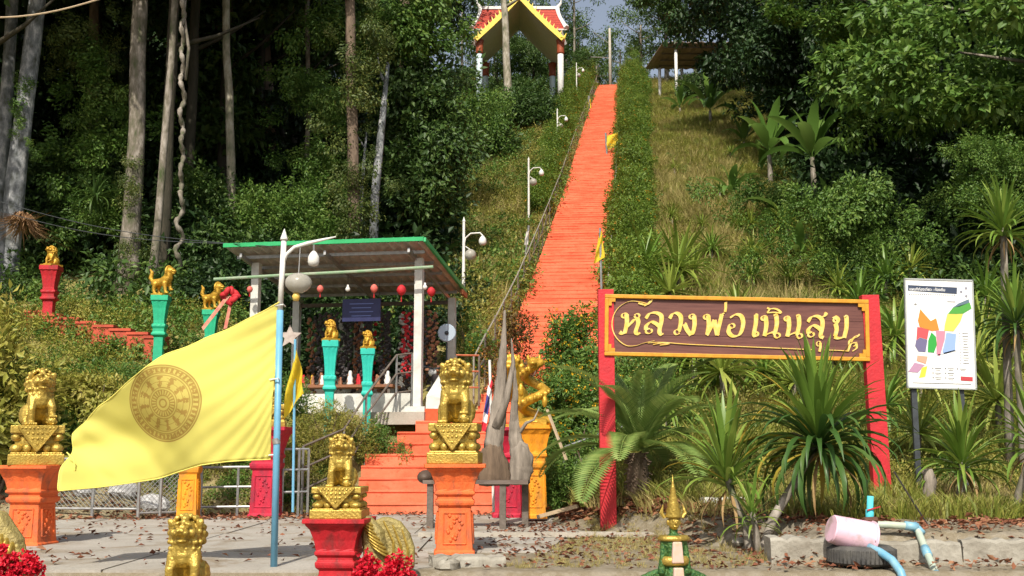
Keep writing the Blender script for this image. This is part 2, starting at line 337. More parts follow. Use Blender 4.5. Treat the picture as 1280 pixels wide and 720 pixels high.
def crown_mesh(name, sd, m, ncl=34, per=260, Rx=4.5, Rz=4, leaf=.28, hang=0, hollow=.35):
    q = rs(sd); u = nrmz(q.normal(size=(ncl, 3))); rr = q.uniform(hollow, 1, (ncl, 1)) ** .6; c = u * rr * np.array([Rx, Rx, Rz]); cr = q.uniform(.16, .34, ncl) * Rx
    n = ncl * per; k = np.repeat(np.arange(ncl), per); d_ = nrmz(q.normal(size=(n, 3)))
    pos = c[k] + d_ * (cr[k] * q.uniform(.15, 1.08, n) ** .55)[:, None] * np.array([1, 1, .62])
    dirv = d_ * .6 + q.normal(size=(n, 3)) * .6; dirv[:, 2] -= .35 + hang
    nrm = q.normal(size=(n, 3)) * .45 + np.array([0, -.2, 1.]) + d_ * .35
    ln = q.uniform(.55, 1.3, n) * leaf; V, Fc = leaf_np(pos, dirv, nrm, ln, ln * .5)
    return np_mesh(name, V, Fc, m)
def grass_mesh(name, sd, m, n=60, h=.6, spread=.3, w_=.02, lean=.5):
    q = rs(sd); a = q.uniform(0, 6.28, n); r = spread * np.sqrt(q.uniform(0, 1, n)); b = np.stack([r * np.cos(a), r * np.sin(a), np.full(n, -.05)], 1)
    hh = h * q.uniform(.5, 1.1, n); ld = np.stack([np.cos(a + q.normal(size=n) * .7), np.sin(a + q.normal(size=n) * .7), np.zeros(n)], 1) * (lean * q.uniform(.2, 1, n) * hh)[:, None]
    mid = b + ld * .35 + np.array([0, 0, 1]) * (hh * .6)[:, None]; tip = b + ld + np.array([0, 0, 1]) * (hh * .95)[:, None]
    sd_ = np.stack([-np.sin(a * 3), np.cos(a * 3), np.zeros(n)], 1) * w_ * (q.uniform(.6, 1.3, n))[:, None]
    V = np.stack([b - sd_, b + sd_, mid + sd_ * .8, mid - sd_ * .8, tip], 1).reshape(-1, 3); i = np.arange(n) * 5
    Fc = np.concatenate([np.stack([i, i + 1, i + 2], 1), np.stack([i, i + 2, i + 3], 1), np.stack([i + 3, i + 2, i + 4], 1)])
    return np_mesh(name, V, Fc, m)
def strap_arrays(L_, w_, a0, droop, seg=7, rng=None, base=.03):
    # leaf in local XZ plane, starting at origin pointing outward +X with elevation a0
    p = []; a = a0; x = base; z = 0
    for i in range(seg + 1):
        t = i / seg; p.append((x, z, w_ * (.55 + .9 * t if t < .4 else 1.0 - (t - .4) ** 1.6 * 1.9) if t < .999 else .002)); ds = L_ / seg
        a -= droop * (t ** 1.2) / seg * 2; x += math.cos(a) * ds; z += math.sin(a) * ds
    V = []; Fc = []
    for i, (x, z, ww) in enumerate(p):
        ww = max(ww, .002); V += [(x, -ww / 2, z + ww * .28), (x, 0, z), (x, ww / 2, z + ww * .28)]
    for i in range(len(p) - 1):
        b = i * 3; Fc += [(b, b + 3, b + 4, b + 1), (b + 1, b + 4, b + 5, b + 2)]
    return V, Fc
def strap_mesh(name, m, L_, w_, a0, droop, seg=7):
    V, Fc = strap_arrays(L_, w_, a0, droop, seg); return np_mesh(name, np.array(V), np.array(Fc), m)
def rosette_mesh(name, sd, m, n=55, L_=.9, w_=.045, droop=1.0, seg=5, lo=-.5, hi=1.45):
    q = random.Random(sd); V = []; Fc = []
    for i in range(n):
        t = (i + .5) / n; a0 = hi - (hi - lo) * t ** .8 + q.uniform(-.12, .12); v, f = strap_arrays(L_ * q.uniform(.75, 1.1), w_, a0, droop * (.3 + t) * q.uniform(.6, 1.4), seg)
        rz = Matrix.Rotation(i * 2.4 + q.uniform(-.3, .3), 3, 'Z'); o = len(V); V += [tuple(rz @ Vector(x)) for x in v]; Fc += [tuple(k + o for k in g) for g in f]
    return np_mesh(name, np.array(V), np.array(Fc), m)
def scatter(name, pts, rot, scl, srcme, kind='stuff'):
    src = bpy.data.objects.new(name + '_source', srcme)
    m = bpy.data.meshes.new(name); pts = np.asarray(pts, np.float32); m.vertices.add(len(pts)); m.vertices.foreach_set('co', pts.ravel())
    a = m.attributes.new('rot', 'FLOAT_VECTOR', 'POINT'); a.data.foreach_set('vector', np.asarray(rot, np.float32).ravel())
    a = m.attributes.new('scl', 'FLOAT', 'POINT'); a.data.foreach_set('value', np.asarray(scl, np.float32))
    o = link(name, m); g = bpy.data.node_groups.new(name, 'GeometryNodeTree')
    g.interface.new_socket('Geometry', in_out='INPUT', socket_type='NodeSocketGeometry'); g.interface.new_socket('Geometry', in_out='OUTPUT', socket_type='NodeSocketGeometry')
    N = g.nodes; L = g.links; i = N.new('NodeGroupInput'); ou = N.new('NodeGroupOutput'); ip = N.new('GeometryNodeInstanceOnPoints'); oi = N.new('GeometryNodeObjectInfo')
    oi.inputs['Object'].default_value = src
    r = N.new('GeometryNodeInputNamedAttribute'); r.data_type = 'FLOAT_VECTOR'; r.inputs['Name'].default_value = 'rot'
    s = N.new('GeometryNodeInputNamedAttribute'); s.data_type = 'FLOAT'; s.inputs['Name'].default_value = 'scl'
    L.new(i.outputs[0], ip.inputs['Points']); L.new(oi.outputs['Geometry'], ip.inputs['Instance']); L.new(r.outputs['Attribute'], ip.inputs['Rotation']); L.new(s.outputs['Attribute'], ip.inputs['Scale']); L.new(ip.outputs[0], ou.inputs[0])
    md = o.modifiers.new('scatter', 'NODES'); md.node_group = g
    if kind: o['kind'] = kind
    return o
def hill_scatter(name, me, n, xr, yr, smin, smax, sd, cond=None, tilt=.15, dz=0, gamma=1.0):
    q = rs(sd); y = yr[0] + (yr[1] - yr[0]) * q.uniform(0, 1, n) ** gamma; u = q.uniform(0, 1, n); x0 = xr[0](y) if callable(xr[0]) else xr[0]; x1 = xr[1](y) if callable(xr[1]) else xr[1]; x = x0 + (x1 - x0) * u
    if cond is not None:
        k = cond(x, y, q); x = x[k]; y = y[k]
    n = len(x); s = q.uniform(smin, smax, n); z = H(x, y) + dz * s
    rot = np.stack([q.normal(size=n) * tilt, q.normal(size=n) * tilt, q.uniform(0, 6.28, n)], 1)
    return scatter(name, np.stack([x, y, z], 1), rot, s, me)

# ================================================================== SETTING
# ---- terrain sheet
def ground_material():
    m = bpy.data.materials.new('hillside_soil'); m.use_nodes = True; n = m.node_tree.nodes; L = m.node_tree.links; b = n['Principled BSDF']; b.inputs['Roughness'].default_value = .95; b.inputs['Specular IOR Level'].default_value = .1
    geo = n.new('ShaderNodeNewGeometry')
    def noise(sc_, det=8):
        t = n.new('ShaderNodeTexNoise'); t.inputs['Scale'].default_value = sc_; t.inputs['Detail'].default_value = det; t.inputs['Roughness'].default_value = .7; L.new(geo.outputs['Position'], t.inputs['Vector']); return t.outputs['Fac']
    def ramp(f, cs):
        r = n.new('ShaderNodeValToRGB'); e = r.color_ramp.elements; e[0].position = cs[0][0]; e[0].color = lin(cs[0][1]); e[1].position = cs[-1][0]; e[1].color = lin(cs[-1][1])
        for p, c in cs[1:-1]: q = e.new(p); q.color = lin(c)
        L.new(f, r.inputs[0]); return r.outputs[0]
    soil = ramp(noise(1.6), [(.3, (.13, .105, .075)), (.44, (.27, .235, .18)), (.54, (.20, .165, .11)), (.7, (.38, .345, .28))])
    grassy = ramp(noise(.9), [(.3, (.12, .13, .035)), (.5, (.30, .25, .09)), (.7, (.42, .31, .15))])
    sx = n.new('ShaderNodeSeparateXYZ'); L.new(geo.outputs['Position'], sx.inputs[0])
    mr = n.new('ShaderNodeMapRange'); mr.inputs[1].default_value = 18; mr.inputs[2].default_value = 24; L.new(sx.outputs['Y'], mr.inputs[0])
    mx = n.new('ShaderNodeMix'); mx.data_type = 'RGBA'; L.new(mr.outputs[0], mx.inputs[0]); L.new(soil, mx.inputs[6]); L.new(grassy, mx.inputs[7]); L.new(mx.outputs[2], b.inputs['Base Color'])
    bp = n.new('ShaderNodeBump'); bp.inputs['Strength'].default_value = .7; bp.inputs['Distance'].default_value = .06; L.new(noise(9), bp.inputs['Height']); L.new(bp.outputs[0], b.inputs['Normal'])
    return m
xs = np.concatenate([np.linspace(-220, -26, 20), np.linspace(-24, -10, 36), np.linspace(-9.8, 9, 190), np.linspace(9.3, 30, 70), np.linspace(32, 220, 20)])
ys = np.concatenate([np.array([-30, -10, 0, 6, 9, 10.9]), np.linspace(11.0, 26, 190), np.linspace(26.2, 60, 90), np.linspace(61, 130, 60), np.linspace(135, 600, 24)])
X, Y = np.meshgrid(xs, ys); Z = H(X, Y)
bed = sm(-.1, .8, X - np.interp(Y, [12.0, 12.3, 13.2, 18, 21], [2.8, 2.9, 3.0, .75, .9])) * (Y > 12)
Z = Z + .035 * wob(X, Y, 2.6, 1.7) * bed + .012 * wob(X, Y, 9, .3) * bed
nx, ny = len(xs), len(ys); idx = np.arange(nx * ny).reshape(ny, nx)
Fq = np.stack([idx[:-1, :-1], idx[:-1, 1:], idx[1:, 1:], idx[1:, :-1]], -1).reshape(-1, 4)
gme = np_mesh('hillside_ground', np.stack([X, Y, Z], -1).reshape(-1, 3), Fq, ground_material()); gme.polygons.foreach_set('use_smooth', [True] * len(gme.polygons))
link('hillside_ground', gme, kind='structure')

# ---- concrete court in front of the stairs: slabs with joints and a broken edge
def concrete_court():
    m = bpy.data.materials.new('court_concrete'); m.use_nodes = True; n = m.node_tree.nodes; L = m.node_tree.links; b = n['Principled BSDF']; b.inputs['Roughness'].default_value = .9; b.inputs['Specular IOR Level'].default_value = .2
    geo = n.new('ShaderNodeNewGeometry')
    def noise(s_, d_=8, w_=0):
        t = n.new('ShaderNodeTexNoise'); t.inputs['Scale'].default_value = s_; t.inputs['Detail'].default_value = d_; t.inputs['Roughness'].default_value = .7; t.inputs['Distortion'].default_value = w_; L.new(geo.outputs['Position'], t.inputs['Vector']); return t.outputs['Fac']
    def ramp(f, cs):
        r = n.new('ShaderNodeValToRGB'); e = r.color_ramp.elements; e[0].position = cs[0][0]; e[0].color = lin(cs[0][1]); e[1].position = cs[-1][0]; e[1].color = lin(cs[-1][1])
        for p, c in cs[1:-1]: q = e.new(p); q.color = lin(c)
        L.new(f, r.inputs[0]); return r.outputs[0]
    base = ramp(noise(.7), [(.3, (.30, .275, .24)), (.5, (.37, .345, .305)), (.7, (.43, .405, .365))])
    dirt = ramp(noise(1.1, 9, .6), [(.50, (0, 0, 0)), (.64, (1, 1, 1))])
    mx = n.new('ShaderNodeMix'); mx.data_type = 'RGBA'; L.new(dirt, mx.inputs[0]); L.new(base, mx.inputs[6]); mx.inputs[7].default_value = (.25, .205, .15, 1)
    fine = ramp(noise(38, 4), [(.35, (.72, .72, .72)), (.62, (1, 1, 1))]); mm = n.new('ShaderNodeMix'); mm.data_type = 'RGBA'; mm.blend_type = 'MULTIPLY'; mm.inputs[0].default_value = .7
    L.new(mx.outputs[2], mm.inputs[6]); L.new(fine, mm.inputs[7]); L.new(mm.outputs[2], b.inputs['Base Color'])
    bp = n.new('ShaderNodeBump'); bp.inputs['Strength'].default_value = .35; bp.inputs['Distance'].default_value = .02; L.new(noise(22), bp.inputs['Height']); L.new(bp.outputs[0], b.inputs['Normal'])
    root = link('concrete_court', None, kind='structure')
    rows = [(11.27, 13.25), (13.27, 16.0), (16.02, 18.6), (18.62, 20.98)]; q = random.Random(4)
    for j, (y0, y1) in enumerate(rows):
        xe0 = [-.9, .5, 1.0, .9][j]; cols = [-13, -9.8, -7.0, -4.1, -1.4 + (j % 2) * .3, xe0]
        for a, b_ in zip(cols[:-1], cols[1:]):
            last = b_ == xe0; nseg = 8; top = []
            right = [(b_ - .012 + (q.uniform(-.16, .22) if last else 0), y0 + (y1 - y0) * t / nseg) for t in range(nseg + 1)]
            poly = [(a + .012, y1), (a + .012, y0)] + right; dz = q.uniform(.010, .026); mb = MB(); k = len(poly)
            vs = [(x, y, dz) for x, y in poly] + [(x, y, -.10) for x, y in poly]
            mb.add(vs, [tuple(range(k))] + [(i, (i + 1) % k, (i + 1) % k + k, i + k) for i in range(k)]); mb.build('slab', m, root)
    # pale repair strip along a joint
    mb = MB()
    for i in range(22): x0 = -1.2 + i * .17; mb.box((x0, 15.45 + .05 * math.sin(i), .045 + q.uniform(0, .012)), (.175, .16 + q.uniform(-.03, .03), .06))
    mb.build('repair_strip', M_CONC, root)
concrete_court()

# ---- broken kerb by the planting bed, rocks
kr = link('kerb', None, kind='structure'); q = random.Random(5)
def rough_block(mbx, a, b, w_, h0, q, z0=-.05):
    n = 16; a = Vector(a); b = Vector(b); dd = (b - a); side = Vector((-dd.y, dd.x, 0)).normalized(); vs = []; 
    for i in range(n + 1):
        p = a + dd * i / n; hh = h0 + q.uniform(-.018, .015); o = q.uniform(-.014, .014)
        vs += [p + side * (-w_ / 2 + o - .02) + Vector((0, 0, z0)), p + side * (-w_ / 2 + o) + Vector((0, 0, hh - .03)), p + side * (-w_ / 2 + .035 + o) + Vector((0, 0, hh)), p + side * (w_ / 2) + Vector((0, 0, hh)), p + side * (w_ / 2) + Vector((0, 0, z0))]
    fs = [(i * 5 + j, (i + 1) * 5 + j, (i + 1) * 5 + j + 1, i * 5 + j + 1) for i in range(n) for j in range(4)] + [(0, 1, 2, 3, 4), tuple(n * 5 + j for j in range(5))[::-1]]
    mbx.add(vs, fs)
kx = [2.75, 3.7, 4.75, 5.9, 7.2, 8.6]
for i in range(5):
    mb = MB(); rough_block(mb, (kx[i] + .012, 12.15 - .05 * i, 0), (kx[i + 1] - .012, 12.10 - .05 * i, 0), .42, .27 - .02 * (i % 2), q); mb.build('kerb_block', M_CONC2, kr)
mb = MB(); rough_block(mb, (-.85, 11.75, 0), (-.1, 11.9, 0), .35, .10, q); mb.build('kerb_block', M_CONC2, kr)
def rock(loc, s, sd, label, m=M_STONE):
    mb = MB(); q = random.Random(sd); mb.ell((0, 0, 0), (s, s * .75, s * .5), 10)
    mb.v = [tuple(Vector(v) * (1 + q.uniform(-.18, .18))) for v in mb.v]; o = mb.build('rock', m, loc=loc, rot=(0, 0, q.uniform(0, 3))); tag(o, label, 'rock', 'rocks at the edge of the court')
rock(tuple(gp(548, 11.75, .03)), .14, 1, 'jagged grey rock at the foot of the central orange pedestal')
rock(tuple(gp(590, 12.2, .02)), .10, 2, 'small flat rock just behind the broken concrete edge')
rock(tuple(gp(560, 11.5, .02)), .17, 3, 'largest pale rock lying at the very edge of the court')
rock(tuple(gp(925, 13.6, .05)), .11, 4, 'pale stone at the foot of the drooping strap-leaf plant')
mb = MB(); mb.box((0, 0, 0), (.62, .25, .16)); o = mb.build('white_block', M_WHITE, loc=gp(905, 15.6, .06), rot=(0, 0, .1)); tag(o, 'low white block in the bed behind the strap-leaf plants', 'block')

# ---- stairs
st = thing('stairs', 'long straight orange painted stairway climbing the hill from the court', 'stairs')
st['kind'] = 'structure'; del st['category']
low = [(20.85 + i * .30, .225 * (i + 1)) for i in range(9)]     # lower flight
q = random.Random(9)
def step_obj(x0, x1, y, z0, z1, depth, rz=0, name='step', lip=.022, me=None):
    if me is None:
        mb = MB(); n = 7; wdt = x1 - x0; vs = []; hh = z1 - z0
        for i in range(n + 1):
            x = -wdt / 2 + wdt * i / n; e = q.uniform(-.006, .006); f = q.uniform(-.006, .006)
            vs += [(x, 0 + f, -.28), (x, 0 + f, hh - .045), (x, -lip + e, hh - .035), (x, -lip + e, hh - .004), (x, -.01 + e, hh + e * .5), (x, depth, hh), (x, depth, -.28)]
        fs = [(i * 7 + j, (i + 1) * 7 + j, (i + 1) * 7 + j + 1, i * 7 + j + 1) for i in range(n) for j in range(6)] + [tuple(range(7)), tuple(n * 7 + j for j in range(7))[::-1]]
        mb.add(vs, fs); me = mb.mesh('step', M_ORANGE)
    return link(name, me, st, ((x0 + x1) / 2, y, z0), (0, 0, rz)), me
for i, (y, z) in enumerate(low):
    xl = [-3.05, -3.0, -2.95, -2.95, -2.92, -2.6, -2.55, -2.3, -2.25][i]
    if i >= 5: xl += .1 * (i - 4)
    step_obj(xl, .75, y, z - .225, z, .34 if i < 8 else 1.2)
# landing, then the long flight: variants of step shared
vars_ = []
ytab = np.linspace(23.9, 118, 4000); ztab = np.interp(ytab, *MK); ztab = ztab + .02; z = 2.03; k = 0
while z < 41.3:
    y = float(np.interp(z + .1, ztab, ytab)); c = float(cx(y)); wid = 2.5
    if k < 8: vars_.append(None)
    me = vars_[k % 8]; dd = .75
    o, me = step_obj(c - wid / 2 , c + wid / 2, y, z, z + .205, dd, -math.atan(.11), lip=.010, me=me); vars_[k % 8] = me
    if k >= 8: o.location.x += q.uniform(-.012, .012)
    z += .205; k += 1
# ---- side edge of the lower landing (white/orange block seen left of the lower flight)
mb = MB(); mb.box((-2.05, 23.35, 1.93), (.42, .3, .36)); mb.build('landing_block', M_WALL, st)
mb = MB(); mb.box((-1.62, 23.30, 1.90), (.40, .35, .32)); mb.build('landing_block', M_ORANGE_D, st)

# ---- hand rails
def rail(name, label, posts, hts, m_post, m_rail, rr=.022, pr=.025, n=6):
    t = thing(name, label, 'railing', posts[0])
    o0 = Vector(posts[0]); pts = [Vector(p) - o0 for p in posts]
    for p in pts:
        mb = MB(); mb.tube([p + Vector((0, 0, -.2)), p + Vector((0, 0, max(hts)))], pr, n); mb.build('post', m_post, t)
    for h in hts:
        mb = MB(); mb.tube([p + Vector((0, 0, h)) for p in pts], rr, n); mb.build('rail', m_rail, t)
    return t
A = P(377, 640, 20.6); 
rail('handrail', 'steel and brown handrail on the left side of the lower orange steps', [(A.x, 20.6, .02), (-3.25, 21.4, .35), (-2.95, 22.3, 1.05), (-2.45, 23.3, 1.95), (-2.13, 23.45, 2.0)], [.45, .85, 1.25], M_STEEL, M_POSTW)
rail('handrail', 'grey metal railing behind the yellow pedestal right of the lower steps', [(.95, 20.2, .25), (1.5, 20.5, .45), (2.3, 20.9, .7)], [.3, .65, 1.0], M_STEEL, M_STEEL)
rail('gate_railing', 'short brown railing on the white wall beside the open hut', [(-1.22, 23.9, 2.35), (-.72, 24.0, 2.35)], [.2, .55, .9], M_POSTW, mat('rail_orange', (.45, .13, .05), (.3, .08, .04)))
M_RAILW = mat('weathered_rail', (.34, .31, .26), (.20, .18, .15), scale=5, rough=.8)
def side_rail(name, label, sgn, y0, y1, off):
    posts = []
    y = y0
    while y < y1: posts.append((float(cx(y)) + sgn * off, y, float(np.interp(y, *MK)) - .05)); y += 1.9
    t = thing(name, label, 'railing', posts[0]); o0 = Vector(posts[0]); pme = MB(); pme.tube([(0, 0, -.3), (0, 0, 1.0)], .024, 5); pme = pme.mesh('post', M_RAILW)
    for p in posts: link('post', pme, t, Vector(p) - o0)
    for h in (.45, .95):
        mb = MB(); mb.tube([Vector(p) - o0 + Vector((0, 0, h + random.uniform(-.02, .02))) for p in posts], .018, 5); mb.build('rail', M_RAILW, t)
side_rail('stair_railing', 'weathered grey-brown railing climbing along the left edge of the long stairs', -1, 24.5, 116, 1.42)
side_rail('stair_railing', 'weathered railing half hidden by the hedge on the right of the stairs', 1, 26.0, 116, 1.42)

# ---- steel rail fence and chain link fence at the left
def chainlink(px0, px1, D0, D1, h, label):
    a = gp(px0, D0); b = gp(px1, D1); Lh = (b - a).length; ang = math.atan2(b.y - a.y, b.x - a.x)
    t = thing('chain_link_fence', label, 'fence', a, ang)
    for i in range(3):
        mb = MB(); mb.tube([(Lh * i / 2, 0, -.2), (Lh * i / 2, 0, h + .04)], .03, 8); mb.build('post', M_STEEL, t)
    for z in (.12, h): 
        mb = MB(); mb.tube([(0, 0, z), (Lh, 0, z)], .022, 6); mb.build('rail', M_STEEL, t)
    mb = MB(); s = .085; zz0, zz1 = .12, h; k = int((Lh + h) / s)
    for i in range(k):
        for sg in (1, -1):
            x0 = -(h) + i * s if sg == 1 else i * s; pts = []
            xa, xb = (x0, x0 + (zz1 - zz0)) if sg == 1 else (x0, x0 - (zz1 - zz0)); za, zb = zz0, zz1
            if sg == 1:
                if xa < 0: za += -xa; xa = 0
                if xb > Lh: zb -= xb - Lh; xb = Lh
            else:
                if xa > Lh: za += xa - Lh; xa = Lh
                if xb < 0: zb -= -xb; xb = 0
            if zb > za + .01: mb.tube([(xa, .003 * sg, za), (xb, .003 * sg, zb)], .0055, 3, cap=False)
    o = mb.build('wire_mesh', M_WIRE, t); o['kind'] = 'stuff'
    return t
chainlink(58, 172, 19.6, 19.4, .98, 'galvanised chain link fence panel beside the left orange pedestal')
chainlink(172, 226, 19.35, 19.8, .98, 'short chain link fence panel next to the yellow pedestal')
rail('steel_fence', 'grey steel rail fence between the yellow and red pedestals', [tuple(gp(250, 20.0)), tuple(gp(296, 20.0)), tuple(gp(326, 20.0))], [.2, .55, .9], M_STEEL, M_STEEL)
rail('steel_fence', 'grey steel rail fence between red pedestal and orange steps', [tuple(gp(352, 20.2)), tuple(gp(372, 20.3)), tuple(gp(384, 20.4))], [.45, .85, 1.22], M_STEEL, M_STEEL)
# rubbish bags behind the fence
for i, (px, D, s) in enumerate([(85, 20.3, .22), (118, 20.4, .27), (152, 20.3, .2), (190, 20.4, .24), (105, 20.1, .16)]):
    mb = MB(); qq = random.Random(i + 40); mb.ell((0, 0, 0), (s * 1.3, s, s * .8), 12); mb.v = [tuple(Vector(v) * (1 + qq.uniform(-.17, .17))) for v in mb.v]
    o = mb.build('rubbish_bag', M_BAG, loc=gp(px, D, s * .4)); tag(o, ['crumpled pale rubbish bag at the end of the chain link fence', 'biggest grey rubbish bag behind the chain link fence', 'small crumpled bag behind the middle of the fence', 'grey bag nearest the yellow pedestal behind the fence', 'low bag lying against the chain link wires'][i], 'bag', 'rubbish bags behind the fence')

# ---- stepped orange kerb wall at far left
M_WALLR = mat('red_brown_wall_paint', (.52, .09, .045), (.34, .06, .035), scale=4, rough=.85)
t = thing('stepped_wall', 'low orange red wall stepping down the bank behind the left shrubs', 'wall', (0, 0, 0))
for i in range(8):
    f = i / 7; a = P(45 + 150 * f, 408 + 34 * f, 27.2 - 2.6 * f); mb = MB(); mb.box((a.x, a.y, a.z + .08), (.47, .3, .5)); mb.build('wall_block', M_WALLR, t)
    mb = MB(); mb.box((a.x, a.y, a.z + .36), (.50, .36, .06)); mb.build('coping', M_WALLR, t)

# ================================================================== HUT
hut = thing('hut', 'open-sided hut with green corrugated roof and white posts beside the stairs', 'hut')
B0 = Vector((-1.85, 22.6, 5.55)); ax = Vector((-.985, .17, 0)); ay = Vector((.17, .985, 0)); HL, HD = 4.45, 4.0; drop = .52
def hp(u, v, z): return Vector((B0.x, B0.y, 0)) + ax * u + ay * v + Vector((0, 0, z))
def roof_sheet(L0, Dp, z0, z1, amp, wl, th, mats, name, parent, fn, nu=None):
    nu = nu or int(L0 / wl * 8); mb = MB(); vs = []
    for i in range(nu + 1):
        u = L0 * i / nu; e = amp * math.cos(2 * math.pi * u / wl)
        for v, zz in ((0, z0), (Dp, z1)): vs += [fn(u, v, zz + e + th), fn(u, v, zz + e)]
    fs = []; mi = []
    for i in range(nu):
        b = i * 4; fs += [(b, b + 4, b + 6, b + 2)]; mi.append(0); fs += [(b + 1, b + 3, b + 7, b + 5)]; mi.append(1); fs += [(b, b + 1, b + 5, b + 4)]; mi.append(0); fs += [(b + 2, b + 6, b + 7, b + 3)]; mi.append(0)
    fs += [(0, 2, 3, 1)]; mi.append(0); b = nu * 4; fs += [(b, b + 1, b + 3, b + 2)]; mi.append(0)
    mb.v = [tuple(v) for v in vs]; mb.f = fs; mb.m = mi; return mb.build(name, mats, parent)
roof_sheet(HL, HD, 5.55, 5.55 - drop, .034, .22, .05, [M_GREENROOF, M_UNDER], 'roof', hut, hp)
# ridged front lip (green), purlins and rafters
mb = MB(); mb.bar(hp(0, -.02, 5.575), hp(HL, -.02, 5.575), .04, .085); mb.build('eave_trim', M_GREENROOF, hut)
mb = MB(); mb.bar(hp(-.03, -.03, 5.56), hp(-.03, HD + .05, 5.56 - drop), .05, .09); mb.build('verge_trim', M_GREENROOF, hut)
mb = MB(); mb.bar(hp(-.03, HD - .4, 5.50 - drop), hp(-.03, HD + .12, 5.46 - drop), .055, .12); mb.build('verge_trim', mat('rust_orange', (.42, .15, .06), (.3, .1, .04)), hut)
for v in (.5, 1.3, 2.1, 2.9, 3.7):
    mb = MB(); zz = 5.46 - drop * v / HD; mb.bar(hp(.1, v, zz), hp(HL - .1, v, zz), .045, .07); mb.build('purlin', M_STEEL, hut)
for u in (.35, 2.2, 4.1):
    mb = MB(); mb.bar(hp(u, .1, 5.37), hp(u, HD - .1, 5.37 - drop), .05, .09); mb.build('rafter', M_STEEL, hut)
mb = MB(); mb.tube([hp(-.15, .25, 5.02), hp(1.6, .22, 4.96), hp(3.2, .24, 4.93), hp(HL + .3, .22, 4.88)], .035, 8); mb.build('eave_beam', mat('green_pole', (.16, .30, .16), (.30, .34, .25), scale=6), hut)
def hpost(u, v, top, m2=M_WALL):
    mb = MB(); p = hp(u, v, 0); mb.box((p.x, p.y, (2.0 + top) / 2 - .05), (.17, .17, top - 1.9), Matrix.Rotation(-.17, 3, 'Z')); mb.build('post', m2, hut)
hpost(.28, .75, 5.3); hpost(4.0, .75, 5.3); hpost(.25, HD - .2, 4.85); hpost(2.6, HD - .2, 4.85); hpost(4.2, HD - .2, 4.85)
mb = MB(); a = hp(2.2, HD - .05, 2.0); mb.bar(hp(.2, HD - .1, 2.42), hp(4.3, HD - .1, 2.42), .12, .95); mb.build('back_wall', M_WALL, hut)
mb = MB(); mb.bar(hp(.5, 1.0, 2.2), hp(4.0, 1.0, 2.2), .12, .42); mb.build('front_wall', M_WALL, hut)
mb = MB(); a = hp(.1, .8, 0); b = hp(-.35, 1.5, 0); 
mb.add([hp(.12, .75, 1.8), hp(-.45, 1.1, 1.8), hp(-.45, 1.1, 2.25), hp(-.1, 1.6, 3.0), hp(.1, 2.2, 3.0), hp(.12, .85, 2.35), hp(.12, 2.2, 1.8)], [(0, 1, 2, 5), (5, 2, 3, 4), (1, 6, 4, 3), (1, 3, 2), (0, 5, 4, 6)]); mb.build('side_wall', M_WALL, hut)
mb = MB(); mb.bar(hp(.05, 2.1, 1.86), hp(4.6, 2.1, 1.86), 3.4, .26); mb.build('floor_slab', M_CONC, hut)
mb = MB(); mb.bar(hp(.3, HD - .15, 4.75), hp(4.2, HD - .15, 4.75), .06, .09); mb.build('back_beam', M_POSTW, hut)
# things in the hut
def lantern(u, v, z, s, label):
    t = thing('paper_lantern', label, 'lantern', hp(u, v, z), group='small red lanterns under the hut roof')
    mb = MB(); mb.lathe([(.02, -.09), (.06, -.06), (.085, 0), (.06, .06), (.02, .09)], 10); mb.v = [tuple(Vector(k) * s) for k in mb.v]; mb.build('shade', M_REDC if s > 1 else mat('faded_red', (.65, .16, .12), (.5, .1, .08)), t, True)
    mb = MB(); mb.tube([(0, 0, .08), (0, 0, .25)], .004, 4); mb.build('string', M_BLACK, t); mb = MB(); mb.tube([(0, 0, -.08 * s), (0, 0, -.2 * s)], [.006, .014], 5); mb.build('tassel', M_REDC, t)
for u, z, s, l in [(3.95, 4.65, .8, 'faint red lantern hanging beside the red ribbon bow'), (2.35, 4.62, .9, 'small faded red lantern in the middle of the hut eave'), (1.15, 4.60, 1.0, 'bright red lantern between the hut middle and right post'), (.55, 4.55, 1.25, 'dark red lantern beside the right hut post'), (-.1, 4.5, 1.1, 'red lantern hanging outside the right hut post')]: lantern(u, .3, z, s, l)
for i, (u, l) in enumerate([(2.9, 'white light bulb nearest the plastic globe lamp'), (1.75, 'green tinted light bulb in the middle of the hut'), (.05, 'white light bulb outside the right hut post')]):
    t = thing('light_bulb', l, 'light bulb', hp(u, .35, 4.62), group='bulbs under the hut roof'); mb = MB(); mb.lathe([(.01, -.07), (.05, -.04), (.05, 0), (.02, .05), (.02, .08)], 10); mb.build('bulb', M_WHITE, t, True); mb = MB(); mb.tube([(0, 0, .07), (0, 0, .3)], .006, 4); mb.build('cord', M_BLACK, t)
t = thing('ribbon_bow', 'big red ribbon bow with long tails hanging at the left hut eave', 'bow', hp(4.35, .2, 4.5))
mb = MB()
for k in range(9): a = k * .7; mb.ell((.13 * math.cos(a), .05 * math.sin(a * 2), .12 * math.sin(a)), (.11, .04, .06), 8, rot=Matrix.Rotation(a, 3, 'Y'))
mb.build('bow', M_REDC, t, True)
mb = MB(); mb.add([(-.1, 0, 0), (.0, 0, 0), (-.55, 0, -.75), (-.6, .02, -.68)], [(0, 1, 2, 3)]); mb.add([(0, .01, 0), (.07, .01, 0), (-.05, .02, -.7), (-.12, .0, -.72)], [(0, 1, 2, 3)]); mb.build('ribbon', mat('pale_red_ribbon', (.6, .12, .10), (.5, .3, .2)), t)
a = hp(3.35, 1.2, 3.7); t = thing('star_ornament', 'pale five-pointed star ornament hanging in the hut', 'star', a); poly = []
for i in range(10): r = .27 if i % 2 == 0 else .12; an = math.pi / 2 + i * math.pi / 5; poly.append((r * math.cos(an), r * math.sin(an)))
